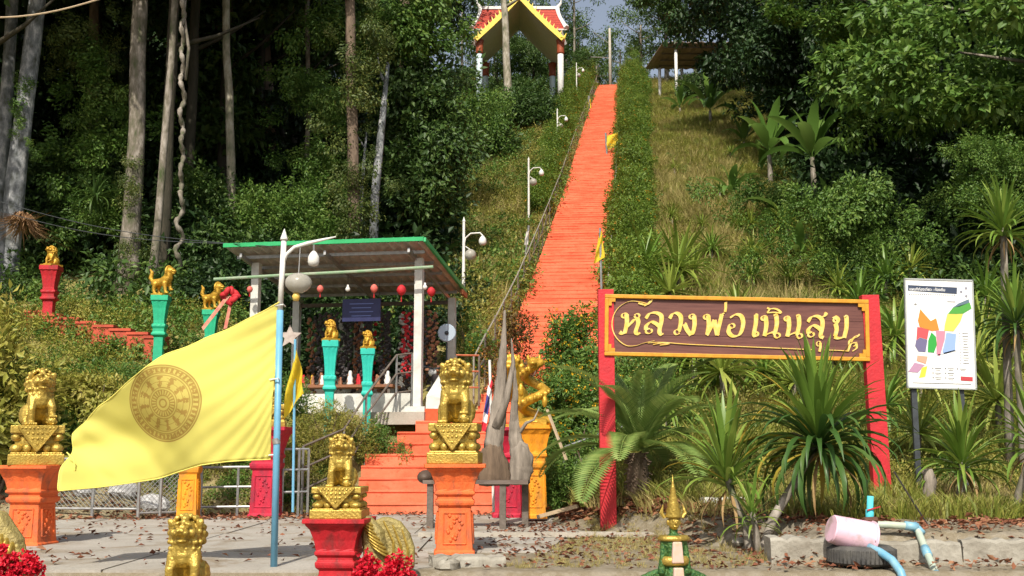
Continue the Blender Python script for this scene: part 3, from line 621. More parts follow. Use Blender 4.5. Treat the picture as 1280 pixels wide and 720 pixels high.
mb = MB(); mb.prism(poly, -.03, .03); mb.build('star', mat('star_tan', (.5, .44, .40), (.35, .28, .25), scale=12), t); mb = MB(); mb.tube([(0, 0, .25), (0, 0, 1.2)], .006, 4); mb.build('string', M_BLACK, t)
t = thing('hut_notice_board', 'dark navy notice board with pale lines hung in the hut', 'notice board', hp(1.75, 1.35, 4.28), math.pi + -.17 + math.pi)
mb = MB(); mb.box((0, 0, 0), (.88, .04, .50)); mb.build('board', M_NAVY, t)
mb = MB(); qq = random.Random(2)
for r_ in range(4): mb.box((0, -.024, .14 - r_ * .09), (.55 - .1 * (r_ % 2), .006, .018))
mb.build('lettering', mat('faded_blue_text', (.12, .16, .4)), t)
mb = MB(); mb.tube([(-.4, 0, .25), (-.4, 0, .6)], .006, 4); mb.build('cord', M_BLACK, t); mb = MB(); mb.tube([(.4, 0, .25), (.4, 0, .6)], .006, 4); mb.build('cord', M_BLACK, t)
# strands of dark amulets and garlands
strand = []
for k, mm in enumerate([M_BLACK, M_BROWNITEM, M_REDC, M_WALL]):
    mb = MB(); qq = random.Random(k)
    for i in range(64): mb.ell((qq.uniform(-.10, .10), qq.uniform(-.04, .04), -i * .024), (qq.uniform(.02, .05), .025, .035), 6)
    strand.append(mb.mesh('strand', mm))
us = [(.35, 1), (.52, 0), (.75, 1), (.95, 2), (1.15, 3), (1.35, 0), (1.5, 0), (1.62, 0), (1.78, 1), (1.9, 0), (2.05, 0), (2.15, 2), (2.4, 0), (2.62, 0), (2.8, 3), (3.0, 0), (3.3, 0), (3.6, 1), (.62, 0), (1.05, 0), (1.25, 1), (1.98, 0), (2.28, 1), (2.52, 0), (2.72, 0), (2.92, 1), (3.15, 0)]
for i, (u, k) in enumerate(us):
    o = link('bead_strand', strand[k], None, hp(u, 2.3 + .5 * (i % 3), 4.35), (0, 0, -.17), (1.3, 1, 1.0 + .15 * (i % 3)))
    tag(o, ['strand of dark amulets hanging from the hut beam', 'strand of brown amulets hanging from the hut beam', 'strand of red garlands hanging from the hut beam', 'pale cloth strand hanging from the hut beam'][k], 'strand', ['dark strands in the hut', 'brown strands in the hut', 'red strands in the hut', 'pale strands in the hut'][k])
t = thing('display_table', 'long table crowded with small figures inside the hut', 'table', hp(2.4, 2.0, 2.0), -.17); mb = MB(); mb.box((0, 0, .62), (2.6, .7, .06)); mb.build('table_top', M_BROWNITEM, t)
for x in (-1.2, 1.2):
    for y in (-.28, .28): mb = MB(); mb.box((x, y, .3), (.06, .06, .6)); mb.build('leg', M_POSTW, t)
figs = []
for k, mm in enumerate([M_REDC, M_GOLD2, M_WHITE, M_BROWNITEM]):
    mb = MB(); mb.lathe([(.06, 0), (.06, .03), (.04, .05), (.055, .12), (.03, .17), (.035, .21), (.02, .25)], 8); figs.append(mb.mesh('figurine', mm, True))
qq = random.Random(11); names = ['red', 'gold', 'white', 'brown']
for i in range(22):
    k = qq.choice([0, 0, 1, 2, 3]); u = 1.25 + i * .11; s = qq.uniform(.7, 1.3)
    o = link('figurine', figs[k], None, hp(u, 1.8 + .25 * (i % 2), 2.65), (0, 0, 0), (s, s, s)); tag(o, 'small %s figurine on the crowded hut table' % names[k], 'figurine', names[k] + ' figurines on the hut table')
# motorcycle standing behind the right hut post
t = thing('motorcycle', 'dark motorcycle parked behind the right post of the hut', 'motorcycle', hp(-.02, 1.7, 2.01), math.pi / 2 + .5)
for x in (-.62, .62):
    mb = MB(); pts = [(x + .27 * math.cos(a), 0, .30 + .27 * math.sin(a)) for a in np.linspace(0, 6.283, 17)]; mb.tube(pts, .045, 6, cap=False); wh = mb.build('tyre', M_RUBBER, t, True)
    mb = MB(); mb.lathe([(.2, -.01), (.21, .01)], 14); mb.v = [(v[0] + x, v[2], v[1] + .30) for v in mb.v]; mb.build('rim', M_STEEL, t)
mb = MB(); mb.chain([(-.55, 0, .62), (-.2, 0, .72), (.1, 0, .68), (.4, 0, .78)], [.1, .14, .13, .1]); mb.build('body', M_BLACK, t, True)
mb = MB(); mb.ell((.52, 0, .92), (.09, .1, .1), 10); mb.build('headlight', M_WHITE, t, True)
mb = MB(); mb.tube([(.45, -.33, 1.05), (.45, 0, 1.0), (.45, .33, 1.05)], .018, 6); mb.build('handlebar', M_DKSTEEL, t); mb = MB(); mb.tube([(.45, 0, 1.0), (.62, 0, .32)], .03, 6); mb.build('fork', M_STEEL, t)
mb = MB(); mb.ell((-.25, 0, .86), (.34, .12, .06), 10); mb.build('seat', M_BLACK, t, True)
# standing fan
t = thing('electric_fan', 'pale round electric fan mounted by the right back post of the hut', 'fan', hp(.05, 2.4, 3.85))
mb = MB(); mb.lathe([(.19, -.02), (.21, 0), (.19, .02)], 16); mb.v = [(v[0], v[2], v[1]) for v in mb.v]; mb.build('guard', mat('fan_blue_grey', (.35, .42, .5)), t); mb = MB(); mb.ell((0, -.03, 0), .05, 8); mb.build('hub', M_DKSTEEL, t, True); mb = MB(); mb.tube([(0, .05, 0), (0, .06, -1.8)], .02, 6); mb.build('stand', M_DKSTEEL, t)

# ================================================================== TOP PAVILION
def pv(px, py, D=95): return P(px, py, D)
zg = Hs(1.0, 95)
pav = thing('temple_pavilion', 'temple pavilion with red tiled roof and yellow gable at the hilltop', 'pavilion', (.65, 97, 0))
ox = Vector((.65, 97, 0))
def L3(x, y, z): return Vector((x, y, z))
zr = 41.7
for sx in (-1, 1):
    for sgn in (-1, 1):
        mb = MB(); n = 8; vs = []
        for i in range(n + 1):
            f = i / n; y = sgn * 2.0 * f; z = zr - 2.7 * f ** .85; xi = .5 + .95 * f; xo = 3.55 + .75 * f ** 1.3
            vs += [(sx * xi, y, z), (sx * xo, y, z), (sx * xi, y, z - .14), (sx * xo, y, z - .14)]
        fs = []; mi = []
        for i in range(n): b_ = i * 4; fs += [(b_, b_ + 4, b_ + 5, b_ + 1), (b_ + 2, b_ + 3, b_ + 7, b_ + 6), (b_, b_ + 2, b_ + 6, b_ + 4), (b_ + 1, b_ + 5, b_ + 7, b_ + 3)]; mi += [0, 1, 0, 0]
        fs.append((n * 4, n * 4 + 1, n * 4 + 3, n * 4 + 2)); mi.append(1); mb.v = vs; mb.f = fs; mb.m = mi; mb.build('roof', [M_REDTILE, M_PLASTER], pav)
        for j in range(1, 8):
            f = j / 8; y = sgn * 2.0 * f; z = zr - 2.7 * f ** .85 + .03; mb = MB(); mb.bar((sx * (.55 + .95 * f), y - .02 * sgn, z), (sx * (3.5 + .75 * f ** 1.3), y - .02 * sgn, z), .06, .05); mb.build('tile_course', M_REDTILE, pav)
        mb = MB(); mb.tube([(sx * (3.55 + .75 * (k / 5) ** 1.3), sgn * 2.05 * k / 5, zr - 2.7 * (k / 5) ** .85 + .06) for k in range(6)], [.2, .17, .16, .17, .19, .26], 5); mb.build('bargeboard', M_WHITE, pav)
    mb = MB(); mb.bar((sx * .8, 0, zr + .08), (sx * 3.6, 0, zr + .08), .3, .28); mb.build('ridge', M_WHITE, pav)
    mb = MB(); mb.tube([(sx * 3.5, 0, zr + .05), (sx * 3.85, 0, zr + .5), (sx * 3.95, 0, zr + 1.0)], [.2, .12, .02], 6); mb.build('finial', M_WHITE, pav)
# front gable porch toward the viewer (its pale underside shows)
ya, yb = -5.4, 1.6; za = 40.5; xg = 3.6; ze = 36.7
for sx in (-1, 1):
    mb = MB(); prof = [(0, 0), (.35, -.37), (.7, -.71), (1.0, -.98), (1.06, -1.03)]; vs = []
    for (fx, fz) in prof:
        for y in (ya, yb): vs += [(sx * xg * fx, y, za + (za - ze) * fz), (sx * xg * fx, y, za + (za - ze) * fz - .16)]
    fs = []; mi = []
    for i in range(len(prof) - 1): b = i * 4; fs += [(b, b + 4, b + 6, b + 2), (b + 1, b + 3, b + 7, b + 5), (b, b + 1, b + 5, b + 4), (b + 2, b + 6, b + 7, b + 3)]; mi += [0, 1, 1, 1]
    mb.v = vs; mb.f = fs; mb.m = mi; mb.build('porch_roof', [M_REDTILE, M_PLASTER], pav)
    mb = MB(); pts = [(sx * xg * fx, ya - .12, za + (za - ze) * fz + .05) for fx, fz in prof]
    for a, b in zip(pts[:-1], pts[1:]): mb.bar(a, b, .22, .42)
    mb.build('gable_trim', M_GOLDTRIM, pav)
    for k in range(12):
        f = (k + .5) / 12; mb = MB(); fx = f * 1.03; zz = za - (za - ze) * f + .30; mb.tube([(sx * xg * fx, ya - .15, zz - .1), (sx * xg * fx + sx * .12, ya - .15, zz + .28)], [.10, .01], 5); mb.build('flame_ornament', M_GOLDTRIM, pav)
    mb = MB(); mb.tube([(sx * xg * 1.0, ya - .12, ze + .1), (sx * xg * 1.08, ya - .12, ze + .0), (sx * xg * 1.14, ya - .12, ze + .5)], [.18, .14, .02], 6); mb.build('finial', M_GOLDTRIM, pav)
for (x, y, c) in [(-3.5, -4.9, M_PALEBLUE), (3.6, -4.9, M_WHITE), (3.1, .9, M_PALEBLUE), (-3.1, .9, M_PALEBLUE)]:
    gz = Hs(x + .65, 97 + y) - .3; mb = MB(); mb.tube([(x, y, gz), (x, y, 36.7)], .27, 14); col = mb.build('column', c, pav, True)
    mb = MB(); mb.lathe([(.30, 0), (.34, .1), (.31, .4), (.35, 1.0), (.40, 1.25)], 14, (x, y, 35.5)); mb.build('capital', M_REDBR, pav, True)
pav.location = ox
for ch in pav.children: pass

# ---- brown roofed shelter at the hilltop, right of the stairs
a = P(820, 100, 104); sh = thing('hilltop_shelter', 'open shelter with a brown sheet roof beside the top of the stairs', 'shelter', (0, 0, 0))
def shp(u, v, z): return Vector((14.4 + u, 100 + v, z))
roof_sheet(8.6, 5.0, 39.6, 38.75, .06, .9, .06, [M_RUST, M_RUST], 'roof', sh, lambda u, v, z: shp(u - .22 * v, v, z), nu=60)
for v in (.6, 1.8, 3.0, 4.1): mb = MB(); mb.bar(shp(.1, v, 39.45 - .17 * v), shp(8.3, v, 39.45 - .17 * v), .08, .1); mb.build('purlin', M_POSTW, sh)
for u, v in [(1.3, .8), (7.2, .8), (.2, 4.3), (2.4, 4.3), (5, 4.3)]:
    gz = Hs(14.4 + u, 100 + v) - .2; mb = MB(); mb.tube([shp(u, v, gz), shp(u, v, 39.3 - .17 * v)], .15, 10); mb.build('post', M_WHITE, sh, True)
mb = MB(); p = shp(5.0, 1.2, Hs(19.4, 101) + .7); mb.box(p, (2.2, .6, .25)); mb.box(p + Vector((-.8, 0, -.5)), (.2, .5, 1)); mb.box(p + Vector((.8, 0, -.5)), (.2, .5, 1)); mb.build('bench', M_WHITE, sh)

# ================================================================== STATUES AND PEDESTALS
def lion_body():
    mb = MB()
    for s in (-1, 1):
        mb.ell((.16 * s, .13, .19), (.13, .19, .19)); mb.ell((.2 * s, -.03, .04), (.06, .13, .045)); mb.chain([(.2 * s, .1, .12), (.21 * s, -.02, .10)], [.08, .06])
        for k in range(3): mb.ell((.165 * s + .035 * k * s, -.15, .035), (.024, .04, .03), 8)
    mb.ell((0, .18, .2), (.18, .17, .19)); mb.chain([(0, .12, .26), (0, .04, .42), (0, -.06, .56)], [.20, .19, .19])
    mb.ell((0, -.12, .46), (.17, .13, .18)); mb.ell((0, -.19, .40), (.07, .05, .07))
    mb.chain([(-.12, -.1, .46), (-.155, -.19, .28), (-.15, -.17, .06)], [.10, .065, .062]); mb.ell((-.155, -.23, .04), (.07, .09, .045))
    for k in range(4): mb.ell((-.21 + k * .036, -.31, .035), (.022, .04, .032), 8)
    mb.chain([(.12, -.1, .46), (.165, -.2, .32), (.16, -.2, .19)], [.10, .068, .058]); mb.ell((.16, -.25, .19), (.06, .08, .04))
    for k in range(4): mb.ell((.11 + k * .033, -.32, .165), (.02, .035, .028), 8)
    # neck, head, muzzle with open mouth
    mb.ell((0, -.04, .68), (.21, .19, .22)); mb.ell((0, -.16, .76), (.15, .14, .135)); mb.ell((0, -.28, .755), (.098, .085, .05)); mb.ell((0, -.35, .785), (.048, .035, .032))
    for s in (-1, 1):
        mb.ell((.03 * s, -.37, .772), (.02, .02, .018), 8); mb.ell((.06 * s, -.33, .745), (.042, .045, .035)); mb.ell((.072 * s, -.275, .858), (.062, .045, .026), rot=Matrix.Rotation(.35 * s, 3, 'Y'))
        mb.ell((.066 * s, -.287, .822), (.032, .025, .026)); mb.ell((.115 * s, -.21, .745), (.055, .06, .06)); mb.ell((.185 * s, -.10, .86), (.045, .03, .06), rot=Matrix.Rotation(.6 * s, 3, 'Y'))
        mb.ell((.06 * s, -.335, .71), (.014, .014, .022), 6)
    mb.ell((0, -.235, .645), (.085, .10, .028)); mb.ell((0, -.20, .60), (.07, .07, .05)); mb.chain([(0, -.22, .6), (0, -.22, .53)], [.045, .03])
    mb.ell((0, -.12, .91), (.06, .06, .05)); mb.ell((0, -.19, .88), (.035, .035, .035))
    # mane curls in rows round the head and down the back and chest
    for r_, (rad, zc, yc, cr, n, a0, a1) in enumerate([(.185, .78, -.08, .036, 13, -30, 210), (.215, .74, -.01, .042, 14, -45, 225), (.215, .70, .07, .045, 12, -50, 230)]):
        for i in range(n):
            a = R(a0 + (a1 - a0) * i / (n - 1)); mb.ell((rad * math.cos(a), yc, zc + rad * .95 * math.sin(a)), cr, 8)
    for j, zz in enumerate((.62, .54, .46)):
        for i in range(7 - j): a = R(-165 + 150 * i / (6 - j)); mb.ell(((.205 - .015 * j) * math.cos(a), -.05 + (.165) * math.sin(a) * 1.0, zz), .032, 8)
    for j in range(5):
        for s in (-1, 0, 1): mb.ell((.07 * s, .17 + .02 * j, .80 - .08 * j), .045, 8)
    for s in (-1, 1):
        for j in range(4): mb.ell((.17 * s, .0 + .03 * j, .46 - .045 * j), .03, 8); mb.ell((.155 * s, -.1, .38 - .06 * j), .022, 6)
    mb.chain([(0, .33, .16), (0, .38, .3), (.02, .34, .46)], [.05, .065, .03])
    return mb
LION = remeshed(lion_body(), 'body', M_GOLD, .0105)
LIONS = remeshed(lion_body(), 'body', M_GOLD2, .017)
mb = MB(); mb.ell((.155, -.27, .085), .085, 14)
for i in range(14): a = i * 2.4; h_ = -.8 + 1.6 * i / 13; rr = math.sqrt(1 - h_ * h_); mb.ell((.155 + .08 * rr * math.cos(a), -.27 + .08 * rr * math.sin(a), .085 + .08 * h_), .02, 6)
BALL = mb.mesh('ball', M_GOLD, True)
def plinth_parts(t, w_, d_, h, m=M_GOLD, drape=True):
    # bottom block, scrolled lotus waist, top block, front cloth
    mb = MB(); mb.box((0, 0, h * .14), (w_, d_, h * .28)); mb.box((0, 0, h * .30), (w_ * .93, d_ * .93, h * .05)); o = mb.build('plinth_base', m, t); bv(o, .012)
    mb = MB(); mb.box((0, 0, h * .56), (w_ * .78, d_ * .78, h * .5))
    for s in (-1, 1):
        for y in (-1, 1):
            mb.ell((s * w_ * .36, y * d_ * .36, h * .42), (w_ * .12, d_ * .12, h * .12), 10); mb.ell((s * w_ * .38, y * d_ * .38, h * .70), (w_ * .09, d_ * .09, h * .10), 10)
        for k in range(5): mb.ell((s * w_ * .40, (k - 2) * d_ * .17, h * .42), (w_ * .055, d_ * .08, h * .10), 8)
    for k in range(5): 
        mb.ell(((k - 2) * w_ * .17, -d_ * .40, h * .42), (w_ * .085, d_ * .06, h * .11), 8); mb.ell(((k - 2) * w_ * .17, -d_ * .39, h * .66), (w_ * .06, d_ * .04, h * .06), 8)
    mb.build('lotus_band', m, t, True)
    mb = MB(); mb.box((0, 0, h * .90), (w_ * .96, d_ * .96, h * .20)); mb.box((0, 0, h * .78), (w_ * .86, d_ * .86, h * .06)); o = mb.build('plinth_top', m, t); bv(o, .012)
    if drape:
        mb = MB(); mb.prism([(-w_ * .36, h * .99), (w_ * .36, h * .99), (0, h * .33)], -d_ * .515, -d_ * .44)
        for k in range(-4, 5): mb.ell((k * w_ * .07, -d_ * .52, h * .93), (w_ * .022, .012, w_ * .022), 6)
        for i in range(3):
            for k in range(-2 + i, 3 - i + (0 if i < 2 else 0)): mb.ell((k * w_ * .085, -d_ * .52, h * (.80 - i * .13)), (w_ * .028, .012, w_ * .028), 6)
        for s in (-1, 1): mb.tube([(s * w_ * .35, -d_ * .52, h * .97), (0, -d_ * .52, h * .35)], .012, 5)
        mb.build('draped_cloth', m, t, False)
def bv(o, w_, seg=2):
    b = o.modifiers.new('bevel', 'BEVEL'); b.width = w_; b.segments = seg; b.limit_method = 'ANGLE'
def lion_statue(loc, rz, s, label, pw=.62, pdp=.62, ph=.46, me=None, small=False, plinth=True, srz=0, m=M_GOLD):
    t = thing('guardian_lion', label, 'lion statue', loc, rz)
    zz = 0
    if plinth: plinth_parts(t, pw, pdp, ph, m); zz = ph - .01
    b = link('body', me or LION, t, (0, .02, zz), (0, 0, srz), s)
    if not small:
        q_ = link('ball', BALL, t, (0, .02, zz), (0, 0, srz), s)
    return t
def pedestal(loc, wt, h, m, label, rz=0, cat='pedestal', prof=None, low=None, panel=True, name='pedestal'):
    t = thing(name, label, cat, loc, rz)
    prof = prof or [(.66, 0), (.66, .035), (.60, .05), (.585, .12), (.53, .48), (.53, .52), (.62, .545), (.64, .57), (.64, .595), (.575, .61), (.575, .64), (.66, .665), (.66, .69), (.62, .70), (.63, .72), (.68, .80), (.80, .90), (.92, .945), (.92, .955), (1.0, .96), (1.0, 1.0)]
    hw = wt / 2; n = 24; sid = n // 4
    def ring(r_, z, flute):
        out = []
        for s_ in range(4):
            for i in range(sid):
                u = -1 + 2 * i / sid; dd = 1 - (.05 if (flute and i % 2 == 1) else 0)
                a, b = u, 1.0 * dd; x, y = [(a, -b), (b, a), (-a, b), (-b, -a)][s_]
                if i == 0: x *= .965; y *= .965
                out.append((x * r_ * hw, y * r_ * hw, z * h))
        return out
    def part(name, lo, hi):
        mb = MB(); ps = prof[lo:hi]; vs = []
        for r_, z in ps: vs += ring(r_, z, .70 < z < .94)
        k = len(ps); fs = [(i * n + j, i * n + (j + 1) % n, (i + 1) * n + (j + 1) % n, (i + 1) * n + j) for i in range(k - 1) for j in range(n)] + [tuple(range(n))[::-1], tuple((k - 1) * n + j for j in range(n))]
        mb.add(vs, fs); o = mb.build(name, m, t); bv(o, .004, 1); return o
    part('shaft', 0, 6); part('neck_moulding', 5, 13); part('capital', 12, len(prof))
    if panel:
        for k in range(4):
            rot = Matrix.Rotation(k * math.pi / 2, 3, 'Z'); mb = MB(); y0 = -hw * .555
            def pt(x, z): return rot @ Vector((x, -hw * np.interp(z / h, [.1, .5], [.59, .535]) - .004, z))
            w2 = hw * .36; z0, z1 = h * .12, h * .46
            for a, b in (((-w2, z0), (w2, z0)), ((w2, z0), (w2, z1)), ((w2, z1), (-w2, z1)), ((-w2, z1), (-w2, z0))): mb.tube([pt(*a), pt(*b)], .010, 5)
            qq = random.Random(3)
            for i in range(16): mb.ell(pt(qq.uniform(-w2, w2) * .65, h * (.16 + .27 * i / 15)), (.022, .016, .022), 6)
            mb.build('relief_panel', m, t)
    return t
# centre: orange pedestal with large lion
g0 = gp(568, 13.1); pedestal((g0.x, 13.1, .01), .72, 1.03, M_PORANGE, 'orange pedestal carrying the biggest gold lion in front of the bench', R(3))
LM = lion_statue((g0.x, 13.1, 1.04), R(-4), .80, 'large gold lion on the central orange pedestal by the driftwood bench', .60, .56, .47)
# left: orange pedestal
g1 = gp(38, 14.2); pedestal((g1.x, 14.2, .01), .76, 1.0, M_PORANGE, 'orange pedestal beside the chain link fence', R(-8))
lion_statue((g1.x, 14.2, 1.01), R(24), .76, 'gold lion looking sideways on the pedestal by the chain link fence', .66, .56, .50, srz=R(12))
# front red pedestal in the lower road
g2 = P(425, 647, 10.9); pedestal((g2.x, 10.9, -.46), .62, g2.z + .46, M_PRED, 'glossy red pedestal in front of the orange steps', R(-4))
lion_statue((g2.x, 10.9, g2.z), R(-2), .53, 'mid-sized gold lion on the glossy red pedestal', .50, .48, .30)
# bottom lion at the lower edge
g3 = P(231, 722, 10.4); lion_statue((g3.x, 10.4, g3.z - .36), R(2), .72, 'gold lion without pedestal cut off by the bottom of the picture', .5, .5, .25)
pedestal((g3.x, 10.4, -.46), .5, g3.z - .36 + .455, M_PRED, 'low red pedestal under the lowest gold lion', 0)
# pedestals round the stairs
g4 = gp(235, 19.3); pedestal((g4.x, 19.3, .01), .58, 1.5, M_PYEL, 'yellow pedestal partly behind the big flag', R(4))
lion_statue((g4.x, 19.3, 1.51), R(10), .72, 'gold lion hidden behind the big yellow flag on the yellow pedestal', .5, .5, .35)
g5 = gp(332, 20.0); pedestal((g5.x, 20.0, .01), .82, 1.6, M_PMAG, 'red pedestal behind the light blue flagpole', R(-3))
lion_statue((g5.x, 20.0, 1.61), R(10), .74, 'gold lion above the red pedestal behind the flagpole', .6, .55, .4)
g6 = gp(634, 20.1); pedestal((g6.x, 20.1, .01), .84, 1.60, M_PMAG, 'red pedestal behind the bench at the foot of the stairs', R(3))
g7 = gp(668, 19.0, 0); pedestal((g7.x, 19.0, .06), .64, 1.56, M_PYEL, 'yellow orange pedestal at the right foot of the stairs', R(2))
# standing dragon-legged statue on the red pedestal
def standing_beast():
    mb = MB()
    for x, y in ((-.17, -.16), (.17, -.16), (-.17, .2), (.17, .2)):
        mb.chain([(x * .8, y, .55), (x, y - .02, .3), (x, y, .07)], [.12, .075, .065]); mb.ell((x, y - .07, .045), (.075, .11, .05))
        for k in range(3): mb.ell((x - .04 + .04 * k, y - .17, .035), (.022, .035, .03), 6)
    mb.chain([(0, .25, .6), (0, 0, .62), (0, -.15, .74), (0, -.22, .9)], [.2, .2, .21, .18]); mb.ell((0, -.3, .98), (.15, .14, .14)); mb.ell((0, -.42, .95), (.09, .1, .06)); mb.ell((0, -.36, .87), (.07, .09, .03))
    for s in (-1, 1): mb.ell((.07 * s, -.4, 1.03), .033, 8); mb.ell((.14 * s, -.25, 1.1), (.035, .03, .07), 8)
    for i in range(13): a = R(-30 + 240 * i / 12); mb.ell((.19 * math.cos(a), -.18, .95 + .19 * math.sin(a)), .045, 8)
    for i in range(16): mb.ell((.19 * math.cos(i * 2.4), -.2 + .02 * i, .55 + .02 * i), .035, 6)
    mb.chain([(0, .42, .6), (0, .5, .8), (.02, .4, 1.0)], [.06, .08, .03]); return mb
BEAST = remeshed(standing_beast(), 'body', M_GOLD2, .016)
t = thing('guardian_beast', 'gold standing beast statue behind the driftwood on the red pedestal', 'statue', (g6.x + .08, 20.1, 1.61), R(-6)); link('body', BEAST, t, scale=1.12); mb = MB(); mb.box((0, .02, .02), (.62, .7, .06)); mb.build('base', M_GOLD2, t)
# coiled dragon on yellow pedestal
mb = MB(); q = random.Random(8); pts = []; 
for i in range(60):
    f = i / 59; a = f * 12.0; r_ = .22 * (1 - .35 * f); pts.append((r_ * math.cos(a), r_ * math.sin(a) * .8, .06 + 1.0 * f))
rsz = [.09 - .02 * (i / 59) for i in range(60)]
for p, r_ in zip(pts, rsz): mb.ell(p, r_, 8)
for i in range(0, 58, 2): p = Vector(pts[i]); mb.ell(p * 1.0 + Vector((p.x, p.y, 0)).normalized() * .08, (.03, .03, .045), 6)
mb.ell((0, -.08, 1.06), (.11, .13, .1)); mb.ell((.02, -.22, 1.04), (.07, .1, .045)); mb.ell((.02, -.18, .97), (.05, .08, .025)); mb.ell((.1, 0, 1.15), (.03, .05, .06)); mb.ell((-.1, 0, 1.15), (.03, .05, .06))
mb.ell((-.2, -.15, .6), (.05, .05, .12)); mb.ell((.2, -.12, .4), (.05, .05, .1)); mb.ell((0, 0, .06), (.3, .26, .09))
t = thing('coiled_dragon', 'gold coiled dragon statue on the yellow orange pedestal', 'statue', (g7.x, 19.0, 1.61), R(-10)); link('body', remeshed(mb, 'body', M_GOLD2, .015), t, scale=1.02); mb = MB(); mb.box((0, 0, .03), (.5, .48, .09)); mb.build('base', M_GOLD2, t)

# slim pillars: green / teal / red with small lions
SLIM = [(.86, 0), (.86, .03), (.62, .05), (.56, .08), (.52, .55), (.54, .60), (.80, .62), (.80, .635), (.66, .65), (.66, .68), (.78, .70), (.78, .72), (.62, .73), (.62, .76), (.66, .80), (.76, .88), (.88, .93), (.9, .945), (1.0, .95), (1.0, 1.0)]
def prance():
    mb = MB()
    for x, y, z0 in ((-.09, -.22, 0), (.09, -.24, .12), (-.09, .22, 0), (.09, .2, 0)):
        mb.chain([(x, y * .85, .34), (x * 1.1, y, .18 + z0), (x * 1.1, y - .03, .04 + z0)], [.09, .055, .05]); mb.ell((x * 1.1, y - .07, .035 + z0), (.05, .07, .035))
    mb.chain([(0, .25, .38), (0, 0, .40), (0, -.2, .48)], [.14, .13, .16]); mb.chain([(0, -.24, .52), (0, -.28, .66)], [.15, .14]); mb.ell((0, -.34, .74), (.13, .13, .12)); mb.ell((0, -.46, .72), (.075, .08, .04)); mb.ell((0, -.43, .65), (.06, .08, .025))
    for s in (-1, 1): mb.ell((.12 * s, -.28, .84), (.03, .03, .05)); mb.ell((.06 * s, -.44, .78), .025, 8)
    for i in range(13): a = R(-40 + 260 * i / 12); mb.ell((.16 * math.cos(a), -.27, .72 + .16 * math.sin(a)), .045, 8)
    mb.chain([(0, .36, .42), (0, .44, .56), (0, .40, .72), (0, .48, .84)], [.05, .075, .06, .02]); return mb
PR = remeshed(prance(), 'body', M_GOLD2, .017)
def slim(px, pyb, D, wt, top_py, m, label, lab2, lion, sc_, rz, zb=None):
    p = P(px, pyb, D); zt = P(px, top_py, D).z; zb = Hs(p.x, D) - .6 if zb is None else zb
    wt *= .92; pedestal((p.x, D, zb), wt, zt - zb, m, label, R(5), prof=SLIM, panel=False, name='pillar', cat='pillar')
    t = thing('small_lion', lab2, 'lion statue', (p.x, D, zt), rz); mb = MB(); mb.box((0, 0, .02), (wt * .8, wt * .8, .05)); mb.build('base', M_GOLD2, t); link('body', lion, t, (0, .0, .03), scale=sc_)
slim(198, 445, 24.0, .42, 370, M_PGREEN, 'tallest green pillar left of the hut', 'small gold lion striding atop the tallest green pillar', PR, .70, R(68))
slim(263, 418, 25.0, .40, 388, M_PGREEN, 'green pillar with its lower half behind the flag', 'small gold lion striding on the green pillar near the red bow', PR, .68, R(62))
slim(412, 487, 22.4, .37, 426, M_PTEAL, 'teal pillar in front of the star ornament', 'small seated gold lion on the teal pillar near the star', LIONS, .42, R(-45))
slim(459, 486, 22.9, .33, 436, M_PTEAL, 'teal pillar nearest the handrail', 'smallest seated gold lion on the teal pillar by the handrail', LIONS, .37, R(-50))
slim(60, 404, 26.8, .50, 333, M_PRED, 'tall red pillar at the far left below the trees', 'gold lion on the tall red pillar under the trees', LIONS, .50, R(-25))

# naga deity with golden crown (front, centre right)
g8 = P(843, 720, 10.9); zb = -.45
t = thing('naga_statue', 'green scaled naga figure with a tall gold crown at the court edge', 'statue', (g8.x, 10.9, 0), R(10)); z0 = g8.z
mb = MB(); mb.chain([(0, 0, z0 - .5), (0, 0, z0 - .05), (0, 0, z0 + .1), (0, 0, z0 + .30)], [.17, .13, .085, .11]); mb.ell((0, 0, z0 + .33), (.14, .09, .06)); mb.chain([(0, 0, z0 + .36), (0, 0, z0 + .45)], [.045, .045])
for s in (-1, 1):
    mb.chain([(.10 * s, 0, z0 + .33), (.12 * s, -.02, z0 + .2), (.13 * s, -.01, z0 + .05)], [.04, .03, .045])
link('torso', remeshed(mb, 'torso', M_SCALE, .010), t)
mb = MB(); mb.ell((0, -.02, z0 + .51), (.058, .06, .08)); mb.ell((0, -.085, z0 + .505), (.010, .018, .018)); mb.ell((0, -.075, z0 + .472), (.022, .012, .008))
for s in (-1, 1): mb.ell((.022 * s, -.073, z0 + .525), (.012, .008, .007)); mb.ell((.06 * s, -.01, z0 + .51), (.012, .02, .03))
link('head', remeshed(mb, 'head', M_GOLD, .005), t)
mb = MB(); mb.lathe([(.075, .55), (.085, .57), (.07, .60), (.078, .615), (.055, .66), (.062, .675), (.04, .72), (.045, .735), (.026, .79), (.03, .80), (.012, .88), (.002, .97)], 14, (0, -.01, z0)); mb.build('crown', M_GOLD, t, True)
mb = MB()
for s in (-1, 1): mb.tube([(.09 * s, -.01, z0 + .55), (.12 * s, 0, z0 + .6), (.10 * s, 0, z0 + .68)], [.018, .022, .003], 6)
mb.build('crown_wing', M_GOLD, t)
mb = MB(); mb.lathe([(.12, .0), (.145, .02), (.15, .06), (.13, .09)], 16, (0, 0, z0 + .10), sy=.8); mb.lathe([(.15, .0), (.165, .02), (.14, .05)], 16, (0, 0, z0 + .335), sy=.7); mb.build('gold_belt', M_GOLD, t, True)
mb = MB(); mb.box((0, -.105, z0 + .23), (.12, .05, .20), taper=.75); mb.box((0, -.125, z0 + -.03), (.12, .06, .24), taper=.8); o = mb.build('pink_front_panel', M_SKINP, t); bv(o, .012)
